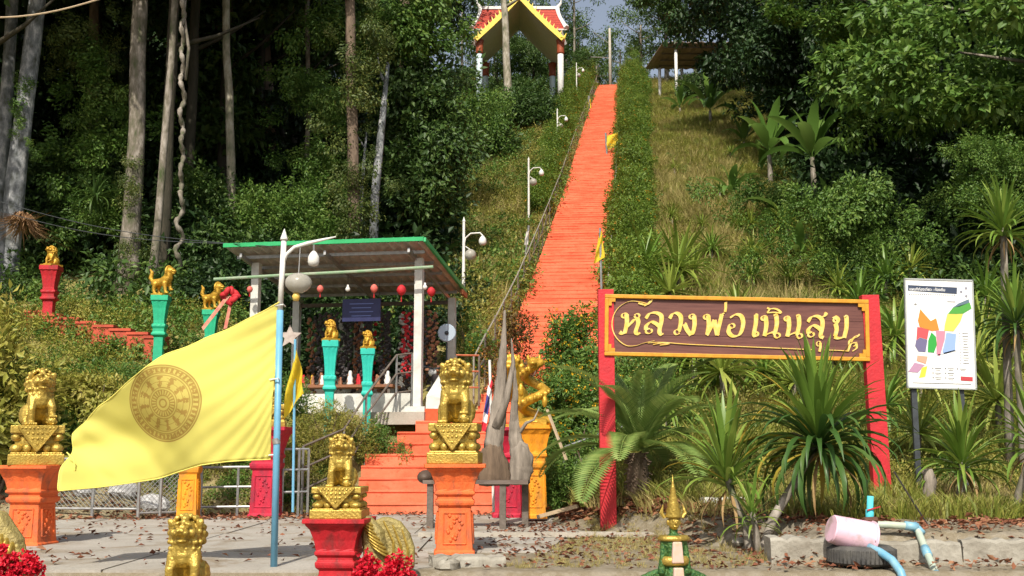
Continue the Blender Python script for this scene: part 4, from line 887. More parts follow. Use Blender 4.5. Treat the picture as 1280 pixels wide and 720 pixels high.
for s in (-1, 1):
    mb = MB(); n = 9
    for i in range(n): f = i / (n - 1); mb.ell((s * (.12 + .42 * f), .02 + .05 * f, z0 + .02 - .06 * f - .16 * f * f), (.08 - .04 * f, .04, .06 - .035 * f), 10)
    link('side_fin', remeshed(mb, 'side_fin', M_SCALE, .012), t)
    mb = MB()
    for i in range(6): f = i / 5; mb.ell((s * (.18 + .36 * f), -.06, z0 - .06 - .05 * f - .15 * f * f), (.03, .02, .05), 8)
    mb.build('fin_edge', M_GOLD, t, True)
# golden naga body with ribbed belly, right of red pedestal
g9 = P(487, 690, 10.9)
t = thing('golden_naga', 'gold ribbed naga body leaning behind the red pedestal above red flowers', 'statue', (g9.x, 10.9, 0)); z0 = g9.z
mb = MB(); 
mb.chain([(-.22, 0, z0 + .28), (-.16, -.03, z0 + .16), (-.12, -.02, z0 - .1), (-.1, 0, z0 - .5)], [.07, .12, .13, .15])
link('neck', remeshed(mb, 'neck', M_WEATHER, .014), t)
mb = MB()
for i in range(8): f = i / 7; mb.ell((-.22 + .14 * f, -.06 - .03 * f, z0 + .30 - .28 * f), (.10 + .03 * f, .09 + .03 * f, .018), 12, rot=Matrix.Rotation(R(35), 3, 'Y'))
mb.build('belly_ribs', M_GOLD, t, True)
mb = MB(); 
prof = [(-.20, .30), (-.12, .40), (-.02, .42), (.10, .36), (.19, .22), (.24, .05), (.24, -.2), (.0, -.4), (-.12, -.2), (-.03, .05), (-.10, .22)]
for i in range(len(prof)): pass
mb.prism([(x, z0 + z * .8) for x, z in prof], -.02, .10); o = mb.build('hood', M_WEATHER, t); bv(o, .035, 3)
for sg in (0, 1, 2):
    mb = MB(); mb.tube([(-.06 + .09 * sg, -.03, z0 + .30 - .04 * sg), (.04 + .07 * sg, -.035, z0 + .1 - .03 * sg), (.05 + .06 * sg, -.03, z0 - .2)], [.008, .014, .01], 5); mb.build('hood_ridge', M_GOLD, t)
# golden mass at far left edge
g10 = P(8, 690, 11.0)
t = thing('golden_naga', 'gold rounded naga coil with red flowers at the left edge', 'statue', (g10.x, 11.0, 0)); z0 = g10.z
mb = MB(); mb.chain([(-.35, 0, z0 + .16), (-.12, 0, z0 + .24), (.05, 0, z0 + .08), (.12, 0, z0 - .2)], [.2, .17, .13, .13]); link('coil', remeshed(mb, 'coil', M_WEATHER, .014), t)
mb = MB()
for i in range(7): f = i / 6; mb.ell((-.2 + .3 * f, -.10, z0 + .26 - .25 * f), (.03, .1, .1), 10)
mb.build('belly_ribs', M_GOLD, t, True)
# red garlands
def flowers(px0, px1, py0, py1, D, n, label, sd):
    q = rs(sd); px = q.uniform(px0, px1, n); a = P((px0 + px1) / 2, (py0 + py1) / 2, D); pos = []; dv = []
    rx = (px1 - px0) / 2 / F * D; rz = (py1 - py0) / 2 / F * D
    for i in range(n):
        th = q.uniform(0, 6.28); r_ = math.sqrt(q.uniform(0, 1)); c = np.array([a.x + rx * r_ * math.cos(th), D - q.uniform(0, .18), a.z + rz * r_ * math.sin(th) + .05 * math.sin(12 * r_ * math.cos(th))])
        for k in range(9): d_ = q.normal(size=3); d_[1] -= .4; pos.append(c + d_ * .008); dv.append(d_)
    pos = np.array(pos); dv = np.array(dv); m_ = len(pos); V, Fc = leaf_np(pos, dv, q.normal(size=(m_, 3)), np.full(m_, .042), np.full(m_, .034)); o = link('red_garland', np_mesh('red_garland', V, Fc, FL_RED)); tag(o, label, 'garland'); return o
flowers(446, 474, 696, 760, 10.6, 150, 'bright red flower garland beside the red pedestal', 1); flowers(474, 520, 698, 762, 10.5, 220, 'heap of red flowers in front of the gold hood', 2)
flowers(-24, 24, 690, 750, 10.7, 220, 'red flower garland at the far left bottom corner', 3); flowers(18, 58, 696, 716, 10.8, 90, 'small trailing red garland lying on the concrete', 4)

# ================================================================== BENCH WITH DRIFTWOOD
gb = gp(596, 17.3); ta = P(596, 602, 17.3).z
t = thing('bench', 'dark plank bench on grey legs behind the orange pedestal', 'bench', (gb.x, 17.3, 0), R(-4))
bw = 1.62; mb = MB(); q = random.Random(2); n = 12; vs = []
for i in range(n + 1):
    x = -bw / 2 + bw * i / n; e = q.uniform(-.02, .02); vs += [(x, -.30 + e, ta - .03), (x, -.28 + e, ta + .03), (x, .33 - e, ta + .03), (x, .35 - e, ta - .03)]
mb.add(vs, [(i * 4 + j, (i + 1) * 4 + j, (i + 1) * 4 + (j + 1) % 4, i * 4 + (j + 1) % 4) for i in range(n) for j in range(4)] + [(0, 1, 2, 3), tuple(n * 4 + j for j in range(4))[::-1]]); mb.build('seat', M_SLAB, t)
for x, y in ((-.70, -.2), (.42, -.22), (.74, .15), (-.55, .25)): mb = MB(); mb.box((x, y, ta / 2 - .02), (.10, .09, ta), taper=.95); mb.build('leg', M_POSTW, t)
mb = MB(); mb.ell((-.80, 0, ta + .07), (.14, .26, .11), 12); mb.build('end_cap', M_SLAB, t, True)
def drift(px, base, path, label, D=17.25, ridges=5, sd=0):
    b = P(px, base, D); t = thing('driftwood', label, 'driftwood', b); q = random.Random(sd)
    mb = MB(); pts = []; rr = []
    for x, z, r_ in path: pts.append(Vector((x, 0, z))); rr.append(r_)
    # interpolate
    P2 = []; R2 = []
    for i in range(len(pts) - 1):
        for k in range(6): f = k / 6; P2.append(pts[i].lerp(pts[i + 1], f) + Vector((q.uniform(-.01, .01), q.uniform(-.01, .01), 0))); R2.append(rr[i] * (1 - f) + rr[i + 1] * f)
    P2.append(pts[-1]); R2.append(rr[-1]); o0 = len(mb.v); mb.tube(P2, R2, 14)
    for k in range(len(P2)):
        for j in range(14):
            v = Vector(mb.v[k * 14 + j]); c = P2[k]; dd = v - c; dd *= 1 + .16 * math.sin(j * ridges / 14 * 6.283 + k * .12); dd.y *= .6; mb.v[k * 14 + j] = tuple(c + dd)
    mb.build('trunk', M_DRIFT, t, True); return t
def stump_slab(t, poly, y0, y1, m, seed):
    q = random.Random(seed); mb = MB(); n = 48; P_ = [np.array(p, float) for p in poly]; P_.append(P_[0]); L_ = []
    for i in range(len(poly)):
        for k in range(4): f = k / 4; p = P_[i] * (1 - f) + P_[i + 1] * f; L_.append(p + np.array([q.uniform(-.012, .012), q.uniform(-.012, .012)]))
    c = sum(L_) / len(L_); k = len(L_); vs = []
    for y, s_ in ((y0, .80), (y0 - .03 * 0 + .04, .97), ((y0 + y1) / 2, 1.0), (y1 - .04, .96), (y1, .8)):
        for p in L_: d_ = (p - c) * s_ * (1 + q.uniform(-.03, .03)); vs.append((c[0] + d_[0], y + q.uniform(-.012, .012), c[1] + d_[1]))
    fs = [(r_ * k + i, r_ * k + (i + 1) % k, (r_ + 1) * k + (i + 1) % k, (r_ + 1) * k + i) for r_ in range(4) for i in range(k)] + [tuple(range(k)), tuple(4 * k + i for i in range(k))[::-1]]
    mb.add(vs, fs); return mb.build('root_slab', m, t, True)
M_DRIFTD = mat('driftwood_dark', (.20, .14, .095), (.085, .06, .042), scale=9, rough=.9, bump=1, bscale=16, stretch=(1, 1, .15), spec=.2)
t1 = drift(615, 608, [(.0, .3, .12), (.0, .42, .15), (.02, .62, .15), (.06, .95, .13), (.12, 1.5, .09), (.17, 2.1, .055), (.20, 2.75, .012)], 'taller driftwood stump with a spear-like top standing on the bench', sd=1)
stump_slab(t1, [(-.20, 0), (.26, 0), (.30, .12), (.24, .42), (.14, .62), (-.04, .66), (-.16, .58), (-.25, .3)], -.13, .13, M_DRIFTD, 1)
mb = MB(); mb.tube([(.06, -.03, .9), (.22, -.03, 1.35), (.33, 0, 1.9), (.30, 0, 2.3)], [.09, .06, .035, .008], 8); mb.build('branch', M_DRIFT, t1, True)
t2 = drift(650, 606, [(-.02, .2, .08), (-.04, .5, .12), (-.08, .8, .09), (-.10, 1.1, .06), (-.07, 1.45, .04), (-.09, 1.9, .01)], 'shorter grey driftwood stump on the right end of the bench', sd=2)
stump_slab(t2, [(-.15, 0), (.13, 0), (.20, .2), (.22, .42), (.12, .62), (.0, .68), (-.12, .55), (-.17, .25)], -.10, .12, M_DRIFT, 2)
mb = MB(); mb.tube([(-.04, 0, .75), (.1, 0, .95), (.22, 0, 1.0), (.3, 0, 1.18)], [.03, .028, .018, .004], 7); mb.build('branch', M_DRIFT, t2, True)
mb = MB(); a = P(684, 512, 18.6); b = P(708, 575, 18.4); mb.bar(a, b, .05, .03); o = mb.build('leaning_stick', mat('pale_wood', (.52, .40, .27), (.42, .32, .2), scale=8)); tag(o, 'pale wooden stick leaning beside the yellow orange pedestal', 'stick')
mb = MB(); mb.bar(gp(672, 18.3, .12), gp(722, 17.9, .12), .06, .06); o = mb.build('ground_beam', MATS['pale_wood']); tag(o, 'pale wooden beam lying on leaves by the yellow orange pedestal', 'beam')

# ================================================================== FLAGS
def cloth(name, label, corners, D0, mfun, nx_=60, nz_=36, amp=.12, sd=0, pole=None, cat='flag', ampx=7, edge=0):
    # corners: TL, TR, BR, BL as world (x,z) relative; ripples in depth
    pass
def flag_cloth_mat(circle=None, rad=.38):
    m = bpy.data.materials.new('yellow_flag_cloth'); m.use_nodes = True; n = m.node_tree.nodes; L = m.node_tree.links; b = n['Principled BSDF']; b.inputs['Roughness'].default_value = .75; b.inputs['Specular IOR Level'].default_value = .15
    tc = n.new('ShaderNodeTexCoord'); sp = n.new('ShaderNodeSeparateXYZ'); L.new(tc.outputs['Object'], sp.inputs[0])
    def M(op, a, b_=None, c=None):
        k = n.new('ShaderNodeMath'); k.operation = op
        for i, v in enumerate((a, b_, c)):
            if v is None: continue
            if isinstance(v, (int, float)): k.inputs[i].default_value = v
            else: L.new(v, k.inputs[i])
        return k.outputs[0]
    x = M('SUBTRACT', sp.outputs['X'], circle[0]); z = M('SUBTRACT', sp.outputs['Z'], circle[1])
    r = M('DIVIDE', M('SQRT', M('ADD', M('MULTIPLY', x, x), M('MULTIPLY', z, z))), rad); a = M('ARCTAN2', z, x)
    tn = n.new('ShaderNodeTexNoise'); tn.inputs['Scale'].default_value = 42; tn.inputs['Detail'].default_value = 3; L.new(tc.outputs['Object'], tn.inputs['Vector']); NZ = tn.outputs['Fac']
    def ring(r0, w_): return M('LESS_THAN', M('ABSOLUTE', M('SUBTRACT', r, r0)), w_)
    def band(lo, hi): return M('MULTIPLY', M('GREATER_THAN', r, lo), M('LESS_THAN', r, hi))
    def spk(nn, thr, ph=0): return M('GREATER_THAN', M('SINE', M('ADD', M('MULTIPLY', a, nn), ph)), thr)
    parts = [ring(.985, .014), ring(.93, .012), ring(.78, .012), ring(.72, .010), ring(.40, .012), ring(.34, .010), ring(.20, .012), ring(.10, .02),
             M('MULTIPLY', band(.80, .92), spk(44, .1)), M('MULTIPLY', band(.20, .33), spk(24, .1)), M('MULTIPLY', band(.42, .70), M('GREATER_THAN', M('ADD', M('MULTIPLY', NZ, 1.6), M('MULTIPLY', M('SINE', M('MULTIPLY', a, 12)), .35)), .95)), M('MULTIPLY', band(.80, .92), M('GREATER_THAN', NZ, .55)), ring(.56, .006)]
    s = parts[0]
    for p in parts[1:]: s = M('MAXIMUM', s, p)
    tone = M('MULTIPLY', M('LESS_THAN', r, 1.0), .34); s2 = M('MAXIMUM', M('MULTIPLY', s, .82), tone)
    mx = n.new('ShaderNodeMix'); mx.data_type = 'RGBA'; L.new(s2, mx.inputs[0]); mx.inputs[6].default_value = (.80, .75, .21, 1); mx.inputs[7].default_value = (.42, .24, .06, 1); L.new(mx.outputs[2], b.inputs['Base Color'])
    tr = n.new('ShaderNodeBsdfTranslucent'); L.new(mx.outputs[2], tr.inputs[0]); ms = n.new('ShaderNodeMixShader'); ms.inputs[0].default_value = .42; L.new(b.outputs[0], ms.inputs[1]); L.new(tr.outputs[0], ms.inputs[2]); L.new(ms.outputs[0], n['Material Output'].inputs[0]); return m
FD = 11.6
# outline of the cloth in metres at FD, relative to the hoist top
O = P(351, 378, FD)
def rel(px, py): p = P(px, py, FD); return (p.x - O.x, p.z - O.z)
top = [rel(*p) for p in [(350, 378), (330, 388), (295, 405), (255, 424), (215, 445), (180, 470), (140, 496), (108, 520), (86, 543)]]
bot = [rel(*p) for p in [(338, 574), (315, 575), (285, 577), (255, 581), (220, 590), (190, 599), (160, 604), (125, 609), (90, 612)]]
nx_, nz_ = 96, 44; V = []
for j in range(nz_ + 1):
    v = j / nz_
    for i in range(nx_ + 1):
        u = i / nx_; k = u * 8; a = min(int(k), 7); f = k - a
        tx = top[a][0] * (1 - f) + top[a + 1][0] * f; tz = top[a][1] * (1 - f) + top[a + 1][1] * f; bx_ = bot[a][0] * (1 - f) + bot[a + 1][0] * f; bz = bot[a][1] * (1 - f) + bot[a + 1][1] * f
        x = tx * (1 - v) + bx_ * v; z = tz * (1 - v) + bz * v
        ph = u * 8.5 + v * 2.6; y = u * (.30 * math.sin(ph) + .07 * math.sin(2.1 * ph + 1.3 - v * 2)) + .05 * math.sin(u * 2 + v * 7) * (1 - u) + .03 * u * math.sin(v * 9 + u * 5) - .10 * u * (1 - v)
        z += .012 * math.sin(u * 40) * u * (v < .02)
        y += u * (.020 * math.sin(u * 30 + v * 7 + 1.5 * math.sin(v * 3)) + .008 * math.sin(u * 61 + v * 16 + 2 * math.sin(u * 5))) + .010 * math.sin((v - .1) * 26 / (.35 + u)) * (1 - u) ** 2 + .012 * math.sin(9 * u + 14 * v) * u
        V.append((x, y - .02, z))
Fc = [(j * (nx_ + 1) + i, (j + 1) * (nx_ + 1) + i, (j + 1) * (nx_ + 1) + i + 1, j * (nx_ + 1) + i + 1) for j in range(nz_) for i in range(nx_)]
cc = rel(211, 505); fm = np_mesh('big_flag', np.array(V), np.array(Fc), flag_cloth_mat(cc, 47 / F * FD)); fm.polygons.foreach_set('use_smooth', [True] * len(fm.polygons))
o = link('big_flag', fm, None, O); o.modifiers.new('thickness', 'SOLIDIFY').thickness = .003; tag(o, 'large pale yellow flag with a brown wheel emblem on the light blue pole', 'flag')
fo = o
hm = flat('hem_cloth', (.78, .70, .16), .8)
for nm, idx_ in (('hem', [i for i in range(nx_ + 1)]), ('hem', [nz_ * (nx_ + 1) + i for i in range(nx_ + 1)]), ('hem', [j * (nx_ + 1) + nx_ for j in range(nz_ + 1)])):
    mb = MB(); mb.tube([Vector(V[k]) for k in idx_], .007, 5); mb.build(nm, hm, fo, True)
for j in (1, nz_ // 2, nz_ - 1):
    mb = MB(); p_ = Vector(V[j * (nx_ + 1)]); mb.tube([p_ + Vector((-.05, 0, 0)), p_ + Vector((.045, -.03, .01)), p_ + Vector((.05, .05, .0))], .008, 5); mb.build('tie', M_WHITE, fo)
mb = MB(); e_ = Vector(V[nz_ // 2 * (nx_ + 1) + nx_]); mb.tube([e_ + Vector((.02, -.02, .1)), e_ + Vector((.10, -.03, .03)), e_ + Vector((.12, -.03, -.08)), e_ + Vector((.04, -.03, -.14)), e_ + Vector((.0, -.02, -.02))], .007, 5); mb.build('cord_loop', hm, fo, True)
# flagpole with lamp arm
t = thing('flagpole', 'tall light blue and white flagpole with a spear tip', 'flagpole', (0, 0, 0))
pb = P(341.5, 735, FD); pt_ = P(355, 300, FD); pm = P(350, 388, FD)
mb = MB(); mb.tube([(pb.x, FD, -.02), pm], .036, 14); mb.build('lower_pole', M_BLUEP, t, True)
mb = MB(); mb.tube([pm, pt_], .029, 14); mb.build('upper_pole', M_WHITE, t, True)
mb = MB(); tip = P(355.5, 286, FD); mb.tube([pt_, pt_ + Vector((0, 0, .015)), tip], [.042, .040, .003], 12); mb.build('spear_tip', M_WHITE, t, True)
mb = MB(); mb.tube([P(346, 555, FD), P(345, 548, FD)], .042, 12); mb.build('clamp', M_STEEL, t)
t = thing('pole_lamp', 'curved white lamp arm with lantern head fixed to the flagpole', 'lamp', (0, 0, 0))
D2 = FD; mb = MB(); mb.tube([P(354, 330, D2), P(358, 318, D2), P(368, 309, D2), P(385, 304, D2), P(402, 300, D2), P(420, 296, D2)], [.018, .02, .02, .022, .016, .008], 8); mb.build('arm', M_WHITE, t, True)
c = P(392, 323, D2); mb = MB(); mb.lathe([(.015, .08), (.035, .06), (.06, .015), (.062, -.04), (.05, -.075), (.02, -.085)], 14, c); mb.build('lantern', M_WHITE, t, True)
mb = MB(); mb.tube([c + Vector((0, 0, .07)), c + Vector((0, 0, .15))], .01, 6); mb.build('stem', M_STEEL, t)
c = P(373, 354, D2); t = thing('globe_lamp', 'milky plastic globe lamp with a yellow bulb hanging by the flagpole', 'lamp', c); mb = MB(); qq = random.Random(3); mb.ell((0, 0, 0), (.145, .12, .11), 14); mb.v = [tuple(Vector(v) * (1 + qq.uniform(-.05, .05))) for v in mb.v]; mb.build('globe', M_GLASSY, t, True)
mb = MB(); mb.lathe([(.03, -.06), (.045, -.01), (.02, .04)], 10, (-.02, 0, -.13)); mb.build('bulb', M_LETTER, t, True); mb = MB(); mb.tube([(0, 0, .1), (.01, 0, .42)], .006, 5); mb.build('cord', M_STEEL, t)

def tricolor():
    m = bpy.data.materials.new('tricolour_cloth'); m.use_nodes = True; n = m.node_tree.nodes; L = m.node_tree.links; b = n['Principled BSDF']; b.inputs['Roughness'].default_value = .7
    uv = n.new('ShaderNodeUVMap'); sp = n.new('ShaderNodeSeparateXYZ'); L.new(uv.outputs[0], sp.inputs[0]); r = n.new('ShaderNodeValToRGB'); r.color_ramp.interpolation = 'CONSTANT'; e = r.color_ramp.elements
    e[0].position = 0; e[0].color = (.55, .02, .04, 1); e[1].position = .167; e[1].color = (.75, .74, .75, 1)
    for p, c in ((.333, (.05, .05, .22, 1)), (.667, (.75, .74, .75, 1)), (.833, (.55, .02, .04, 1))): q = e.new(p); q.color = c
    L.new(sp.outputs['Y'], r.inputs[0]); L.new(r.outputs[0], b.inputs['Base Color']); return m
M_TRI = tricolor(); M_FLAGY = mat('yellow_cloth', (.85, .68, .05), (.80, .60, .04), scale=4, rough=.75, trans=.4); M_WHITEF = mat('white_cloth', (.78, .76, .74), (.6, .55, .5), scale=5, rough=.8, trans=.3)
def pennant(px0, py0, pxt, pyt, D, outline, m, label, rip=.06, pole_m=M_STEEL, pr=.018, droop=None):
    # pole from (px0,py0) to (pxt,pyt); outline: 4 px corners TL TR BR BL
    t = thing('small_flag', label, 'flag', (0, 0, 0)); a = P(px0, py0, D); b = P(pxt, pyt, D); mb = MB(); mb.tube([a, b], pr * D / 20 * 1.0 + .006, 8); mb.build('pole', pole_m, t)
    q4 = [P(*o_, D) for o_ in outline]; n_, m_ = 16, 10; V = []; UV = []
    for j in range(m_ + 1):
        for i in range(n_ + 1):
            u = i / n_; v = j / m_; p = (q4[0] * (1 - u) + q4[1] * u) * (1 - v) + (q4[3] * (1 - u) + q4[2] * u) * v; s = (q4[0] - q4[3]).length
            V.append((p.x, p.y + rip * s * math.sin(u * 5 + v * 7) - .03, p.z)); UV.append((u, 1 - v))
    Fc = [(j * (n_ + 1) + i, j * (n_ + 1) + i + 1, (j + 1) * (n_ + 1) + i + 1, (j + 1) * (n_ + 1) + i) for j in range(m_) for i in range(n_)]
    me = np_mesh('cloth', np.array(V), np.array(Fc), m); uvl = me.uv_layers.new(name='UVMap'); vi = [0] * len(me.loops); me.loops.foreach_get('vertex_index', vi); uvl.data.foreach_set('uv', np.array([UV[k] for k in vi], np.float32).ravel())
    me.polygons.foreach_set('use_smooth', [True] * len(me.polygons)); link('cloth', me, t); return t
pennant(366, 640, 369, 424, 18.8, [(368, 432), (373, 440), (381, 492), (354, 524)], M_FLAGY, 'limp yellow flag hanging on a thin pole behind the flagpole', .10, M_BLUEP)
pennant(617, 640, 612, 450, 18.2, [(612, 470), (616, 478), (607, 540), (601, 538)], M_TRI, 'striped red white and blue flag furled beside the driftwood', .05, M_WHITE)
pennant(752, 372, 750, 285, 30.5, [(750, 287), (752, 290), (756, 322), (742, 330)], M_FLAGY, 'yellow triangular flag above the left sign post', .06)
pennant(759, 200, 757, 166, 66, [(757, 170), (772, 166), (773, 180), (759, 188)], M_FLAGY, 'yellow flag in the middle of the stairway high up', .1)
pennant(693, 262, 692, 216, 56, [(691, 218), (694, 222), (697, 240), (690, 241)], M_FLAGY, 'small yellow flag by the left railing halfway up the stairs', .06)
pennant(737, 150, 736, 120, 92, [(735, 124), (738, 124), (739, 136), (734, 136)], M_FLAGY, 'tiny yellow flag by the left hedge near the top', .06)
pennant(773, 262, 777, 216, 55, [(776, 221), (779, 224), (778, 246), (772, 247)], M_WHITEF, 'white cloth flag on the right side of the stairs', .06)
pennant(657, 318, 661, 282, 39, [(658, 289), (661, 289), (660, 306), (655, 306)], M_WHITEF, 'small faded white flag on the lower left stair railing', .06)
pennant(884, 108, 883, 66, 101, [(883, 70), (877, 84), (874, 88), (880, 78)], M_TRI, 'small striped flag in front of the hilltop shelter', .06)

# ================================================================== LAMP POSTS ON THE HILL
def lamp_post(px, pyb, pyt, D, label, side=1):
    b = P(px, pyb, D); tp = P(px, pyt, D); h = tp.z - b.z; zb = Hs(b.x, D); t = thing('lamp_post', label, 'lamp post', (b.x, D, zb), group='white lamp posts up the stairs'); h = tp.z - zb
    mb = MB(); mb.tube([(0, 0, -.3), (0, 0, h * .5), (0, 0, h)], [.05, .045, .038], 8); mb.tube([(0, 0, h), (0, 0, h + .15)], [.05, .003], 8); mb.build('pole', M_WHITE, t)
    mb = MB(); mb.tube([(0, 0, h - .75), (.05, 0, h - .5), (.2 * side, 0, h - .36), (.48 * side, 0, h - .34), (.56 * side, 0, h - .42)], .022, 6); mb.build('arm', M_WHITE, t)
    mb = MB(); mb.lathe([(.02, .12), (.06, .08), (.11, 0), (.115, -.1), (.08, -.16), (.02, -.18)], 12, (.56 * side, 0, h - .54)); mb.build('lantern', M_WHITE, t, True)
    mb = MB(); mb.ell((.2 * side, 0, h - 1.0), .17, 12); mb.build('globe', M_GLASSY, t, True)
    mb = MB(); mb.tube([(.05, 0, h - .75), (.2 * side, 0, h - .85)], .015, 5); mb.build('bracket', M_WHITE, t)
lamp_post(579, 405, 277, 32, 'lowest white lamp post right of the green hut roof'); lamp_post(661, 300, 200, 47, 'second white lamp post beside the stair railing')
lamp_post(697, 205, 138, 67, 'third white lamp post with its lantern over the left hedge'); lamp_post(721, 135, 80, 90, 'highest white lamp post near the temple pavilion')
b = P(763.5, 107, 119); t = thing('utility_pole', 'tall pale pole with a slanted arm at the top of the stairs', 'pole', (b.x, 119.5, Hs(b.x, 119.5)))
mb = MB(); mb.tube([(0, 0, -.2), (0, 0, 7.5)], [.19, .13], 10); mb.build('pole', M_CONC, t, True); mb = MB(); mb.tube([(0, 0, 5.6), (-1.9, 0, 7.1)], .05, 6); mb.build('arm', M_STEEL, t); mb = MB(); mb.tube([(0, 0, 4.0), (-2.6, 0, 4.1)], .04, 6); mb.tube([(-2.5, 0, 4.1), (-2.6, 0, 3.7)], .16, 8); mb.build('lamp_arm', M_STEEL, t)
# wires at left
for k, (a, b, l) in enumerate([(P(-60, 20, 26), P(140, -6, 26), 'thick pale cable crossing the top left corner'), (P(-20, 246, 27), P(340, 308, 23), 'upper of two thin wires sloping to the hut roof'), (P(-20, 258, 27), P(300, 305, 23.2), 'lower of two thin wires sloping to the hut roof')]):
    mb = MB(); pts = [a.lerp(b, i / 12) - Vector((0, 0, .25 * math.sin(math.pi * i / 12))) for i in range(13)]; mb.tube(pts, [.022, .009, .009][k], 5); o = mb.build('wire', [MATS['pale_wood'], M_DKSTEEL, M_DKSTEEL][k]); tag(o, l, 'wire')
mb = MB(); mb.tube([gp(1120, 15.5, .5), P(1165, 665, 12.9), P(1200, 690, 12.2), P(1290, 708, 11.9)], .012, 5); o = mb.build('cable', M_BLACK); tag(o, 'black cable sagging over the kerb at the right', 'cable')

# ================================================================== BIG SIGN
SD = 16.5; c0 = P(920, 410, SD); W_ = 3.98; Hh = .93
t = thing('temple_sign', 'brown and gold Thai name sign between two red posts', 'sign', c0, 0); t.rotation_euler = (0, R(1.25), 0)
mb = MB(); mb.box((0, .0, 0), (W_ - .1, .05, Hh - .1)); mb.build('board', M_BOARD, t)
for i in range(3): mb = MB(); mb.box((0, -.028, -.272 + .272 * i), (W_ - .14, .012, .266)); mb.build('plank', M_BOARD, t)
fw = .058
for (x, z, w2, h2) in [(0, Hh / 2 - fw / 2, W_, fw), (0, -Hh / 2 + fw / 2, W_, fw), (-W_ / 2 + fw / 2, 0, fw, Hh - 2 * fw - .004), (W_ / 2 - fw / 2, 0, fw, Hh - 2 * fw - .004)]:
    mb = MB(); mb.box((x, -.02, z), (w2, .13, h2)); o = mb.build('frame', M_YELFR, t); bv(o, .008)
for sx in (-1, 1):
    for sz in (-1, 1):
        mb = MB(); mb.box((sx * (W_ / 2 - fw - .05), -.06, sz * (Hh / 2 - fw - .028)), (.10, .035, .055)); mb.box((sx * (W_ / 2 - fw - .022), -.061, sz * (Hh / 2 - fw - .06)), (.044, .036, .11)); mb.build('corner_piece', M_YELFR, t)
# calligraphic letters: strokes swept with a slanted nib
def smooth(p, k=6):
    p = [np.array(a, float) for a in p]
    if len(p) < 3: return [p[0] + (p[1] - p[0]) * i / 8 for i in range(9)]
    q = [2 * p[0] - p[1]] + p + [2 * p[-1] - p[-2]]; out = []
    for i in range(1, len(q) - 2):
        for j in range(k):
            t_ = j / k; out.append(.5 * ((2 * q[i]) + (-q[i - 1] + q[i + 1]) * t_ + (2 * q[i - 1] - 5 * q[i] + 4 * q[i + 1] - q[i + 2]) * t_ ** 2 + (-q[i - 1] + 3 * q[i] - 3 * q[i + 1] + q[i + 2]) * t_ ** 3))
    out.append(p[-1]); return out
def loop(cx_, cz_, r_, a0=0, turn=1):
    if r_ < .2: r_ *= 1.25
    return [(cx_ + r_ * math.cos(a0 + turn * a), cz_ + r_ * math.sin(a0 + turn * a)) for a in np.linspace(0, 6.0, 11)]
GL = {
 'ho': (.78, [loop(.12, .84, .085, 0) , [(.19, .90), (.24, .5), (.20, .02)], [(.0, .06), (.1, .0), (.22, .03)], [(.24, .28), (.42, .52), (.52, .66), (.66, .70)], loop(.60, .84, .075, 3.2), [(.62, .74), (.68, .5), (.62, .10), (.72, .0), (.80, .05)]]),
 'lo': (.70, [[(.04, .72), (.16, .95), (.38, 1.0), (.58, .88), (.62, .6), (.58, .15), (.66, .0), (.74, .04)], loop(.20, .14, .09, 1.2), [(.10, .18), (.09, .38), (.24, .56), (.42, .50), (.60, .34)]]),
 'wo': (.54, [[(.02, .74), (.12, .95), (.30, 1.0), (.48, .86), (.52, .55), (.48, .2)], loop(.40, .12, .09, 0)]),
 'ngo': (.60, [loop(.30, .86, .085, 0), [(.38, .9), (.44, .5), (.40, .1), (.30, .0)], [(.34, .0), (.16, .22), (.02, .50)], [(.02, .5), (.10, .46)]]),
 'pho': (.86, [loop(.12, .86, .085, 0), [(.18, .92), (.24, .5), (.22, .05)], [(.20, .0), (.34, .38), (.44, .72)], [(.44, .72), (.52, .38), (.62, .02)], [(.60, .0), (.66, .5), (.72, 1.0)], [(.72, 1.0), (.82, 1.06)]]),
 'o': (.70, [loop(.18, .46, .085, 2.2), [(.10, .44), (.08, .18), (.24, .0), (.46, .02), (.58, .22), (.62, .6), (.52, .92), (.30, 1.0), (.08, .84)]]),
 'e': (.34, [[(.14, 1.0), (.16, .6), (.12, .12), (.20, .0)], loop(.22, .10, .08, 2.6), [(.10, 1.0), (.22, .96)]]),
 'no': (.86, [loop(.12, .86, .085, 0), [(.18, .92), (.24, .5), (.20, .02)], [(.20, .04), (.36, .14), (.54, .20), (.66, .10)], loop(.72, .06, .085, 3), [(.50, 1.0), (.60, .98), (.66, .6), (.62, .20)]]),
 'so': (.78, [[(.04, .72), (.16, .95), (.38, 1.0), (.58, .84), (.62, .5), (.58, .1), (.70, .0)], loop(.20, .14, .09, 1.2), [(.10, .18), (.09, .38), (.24, .56), (.42, .50), (.60, .34)], [(.48, .94), (.66, 1.02), (.74, 1.18)]]),
 'kho': (.76, [loop(.18, .84, .08, 0), [(.06, .90), (.14, .98), (.26, .86), (.22, .7), (.14, .62)], [(.18, .66), (.24, .4), (.20, .08)], [(.16, .04), (.36, .0), (.58, .06)], [(.50, 1.0), (.60, .98), (.64, .5), (.58, .02)]]),
}
slant = .10
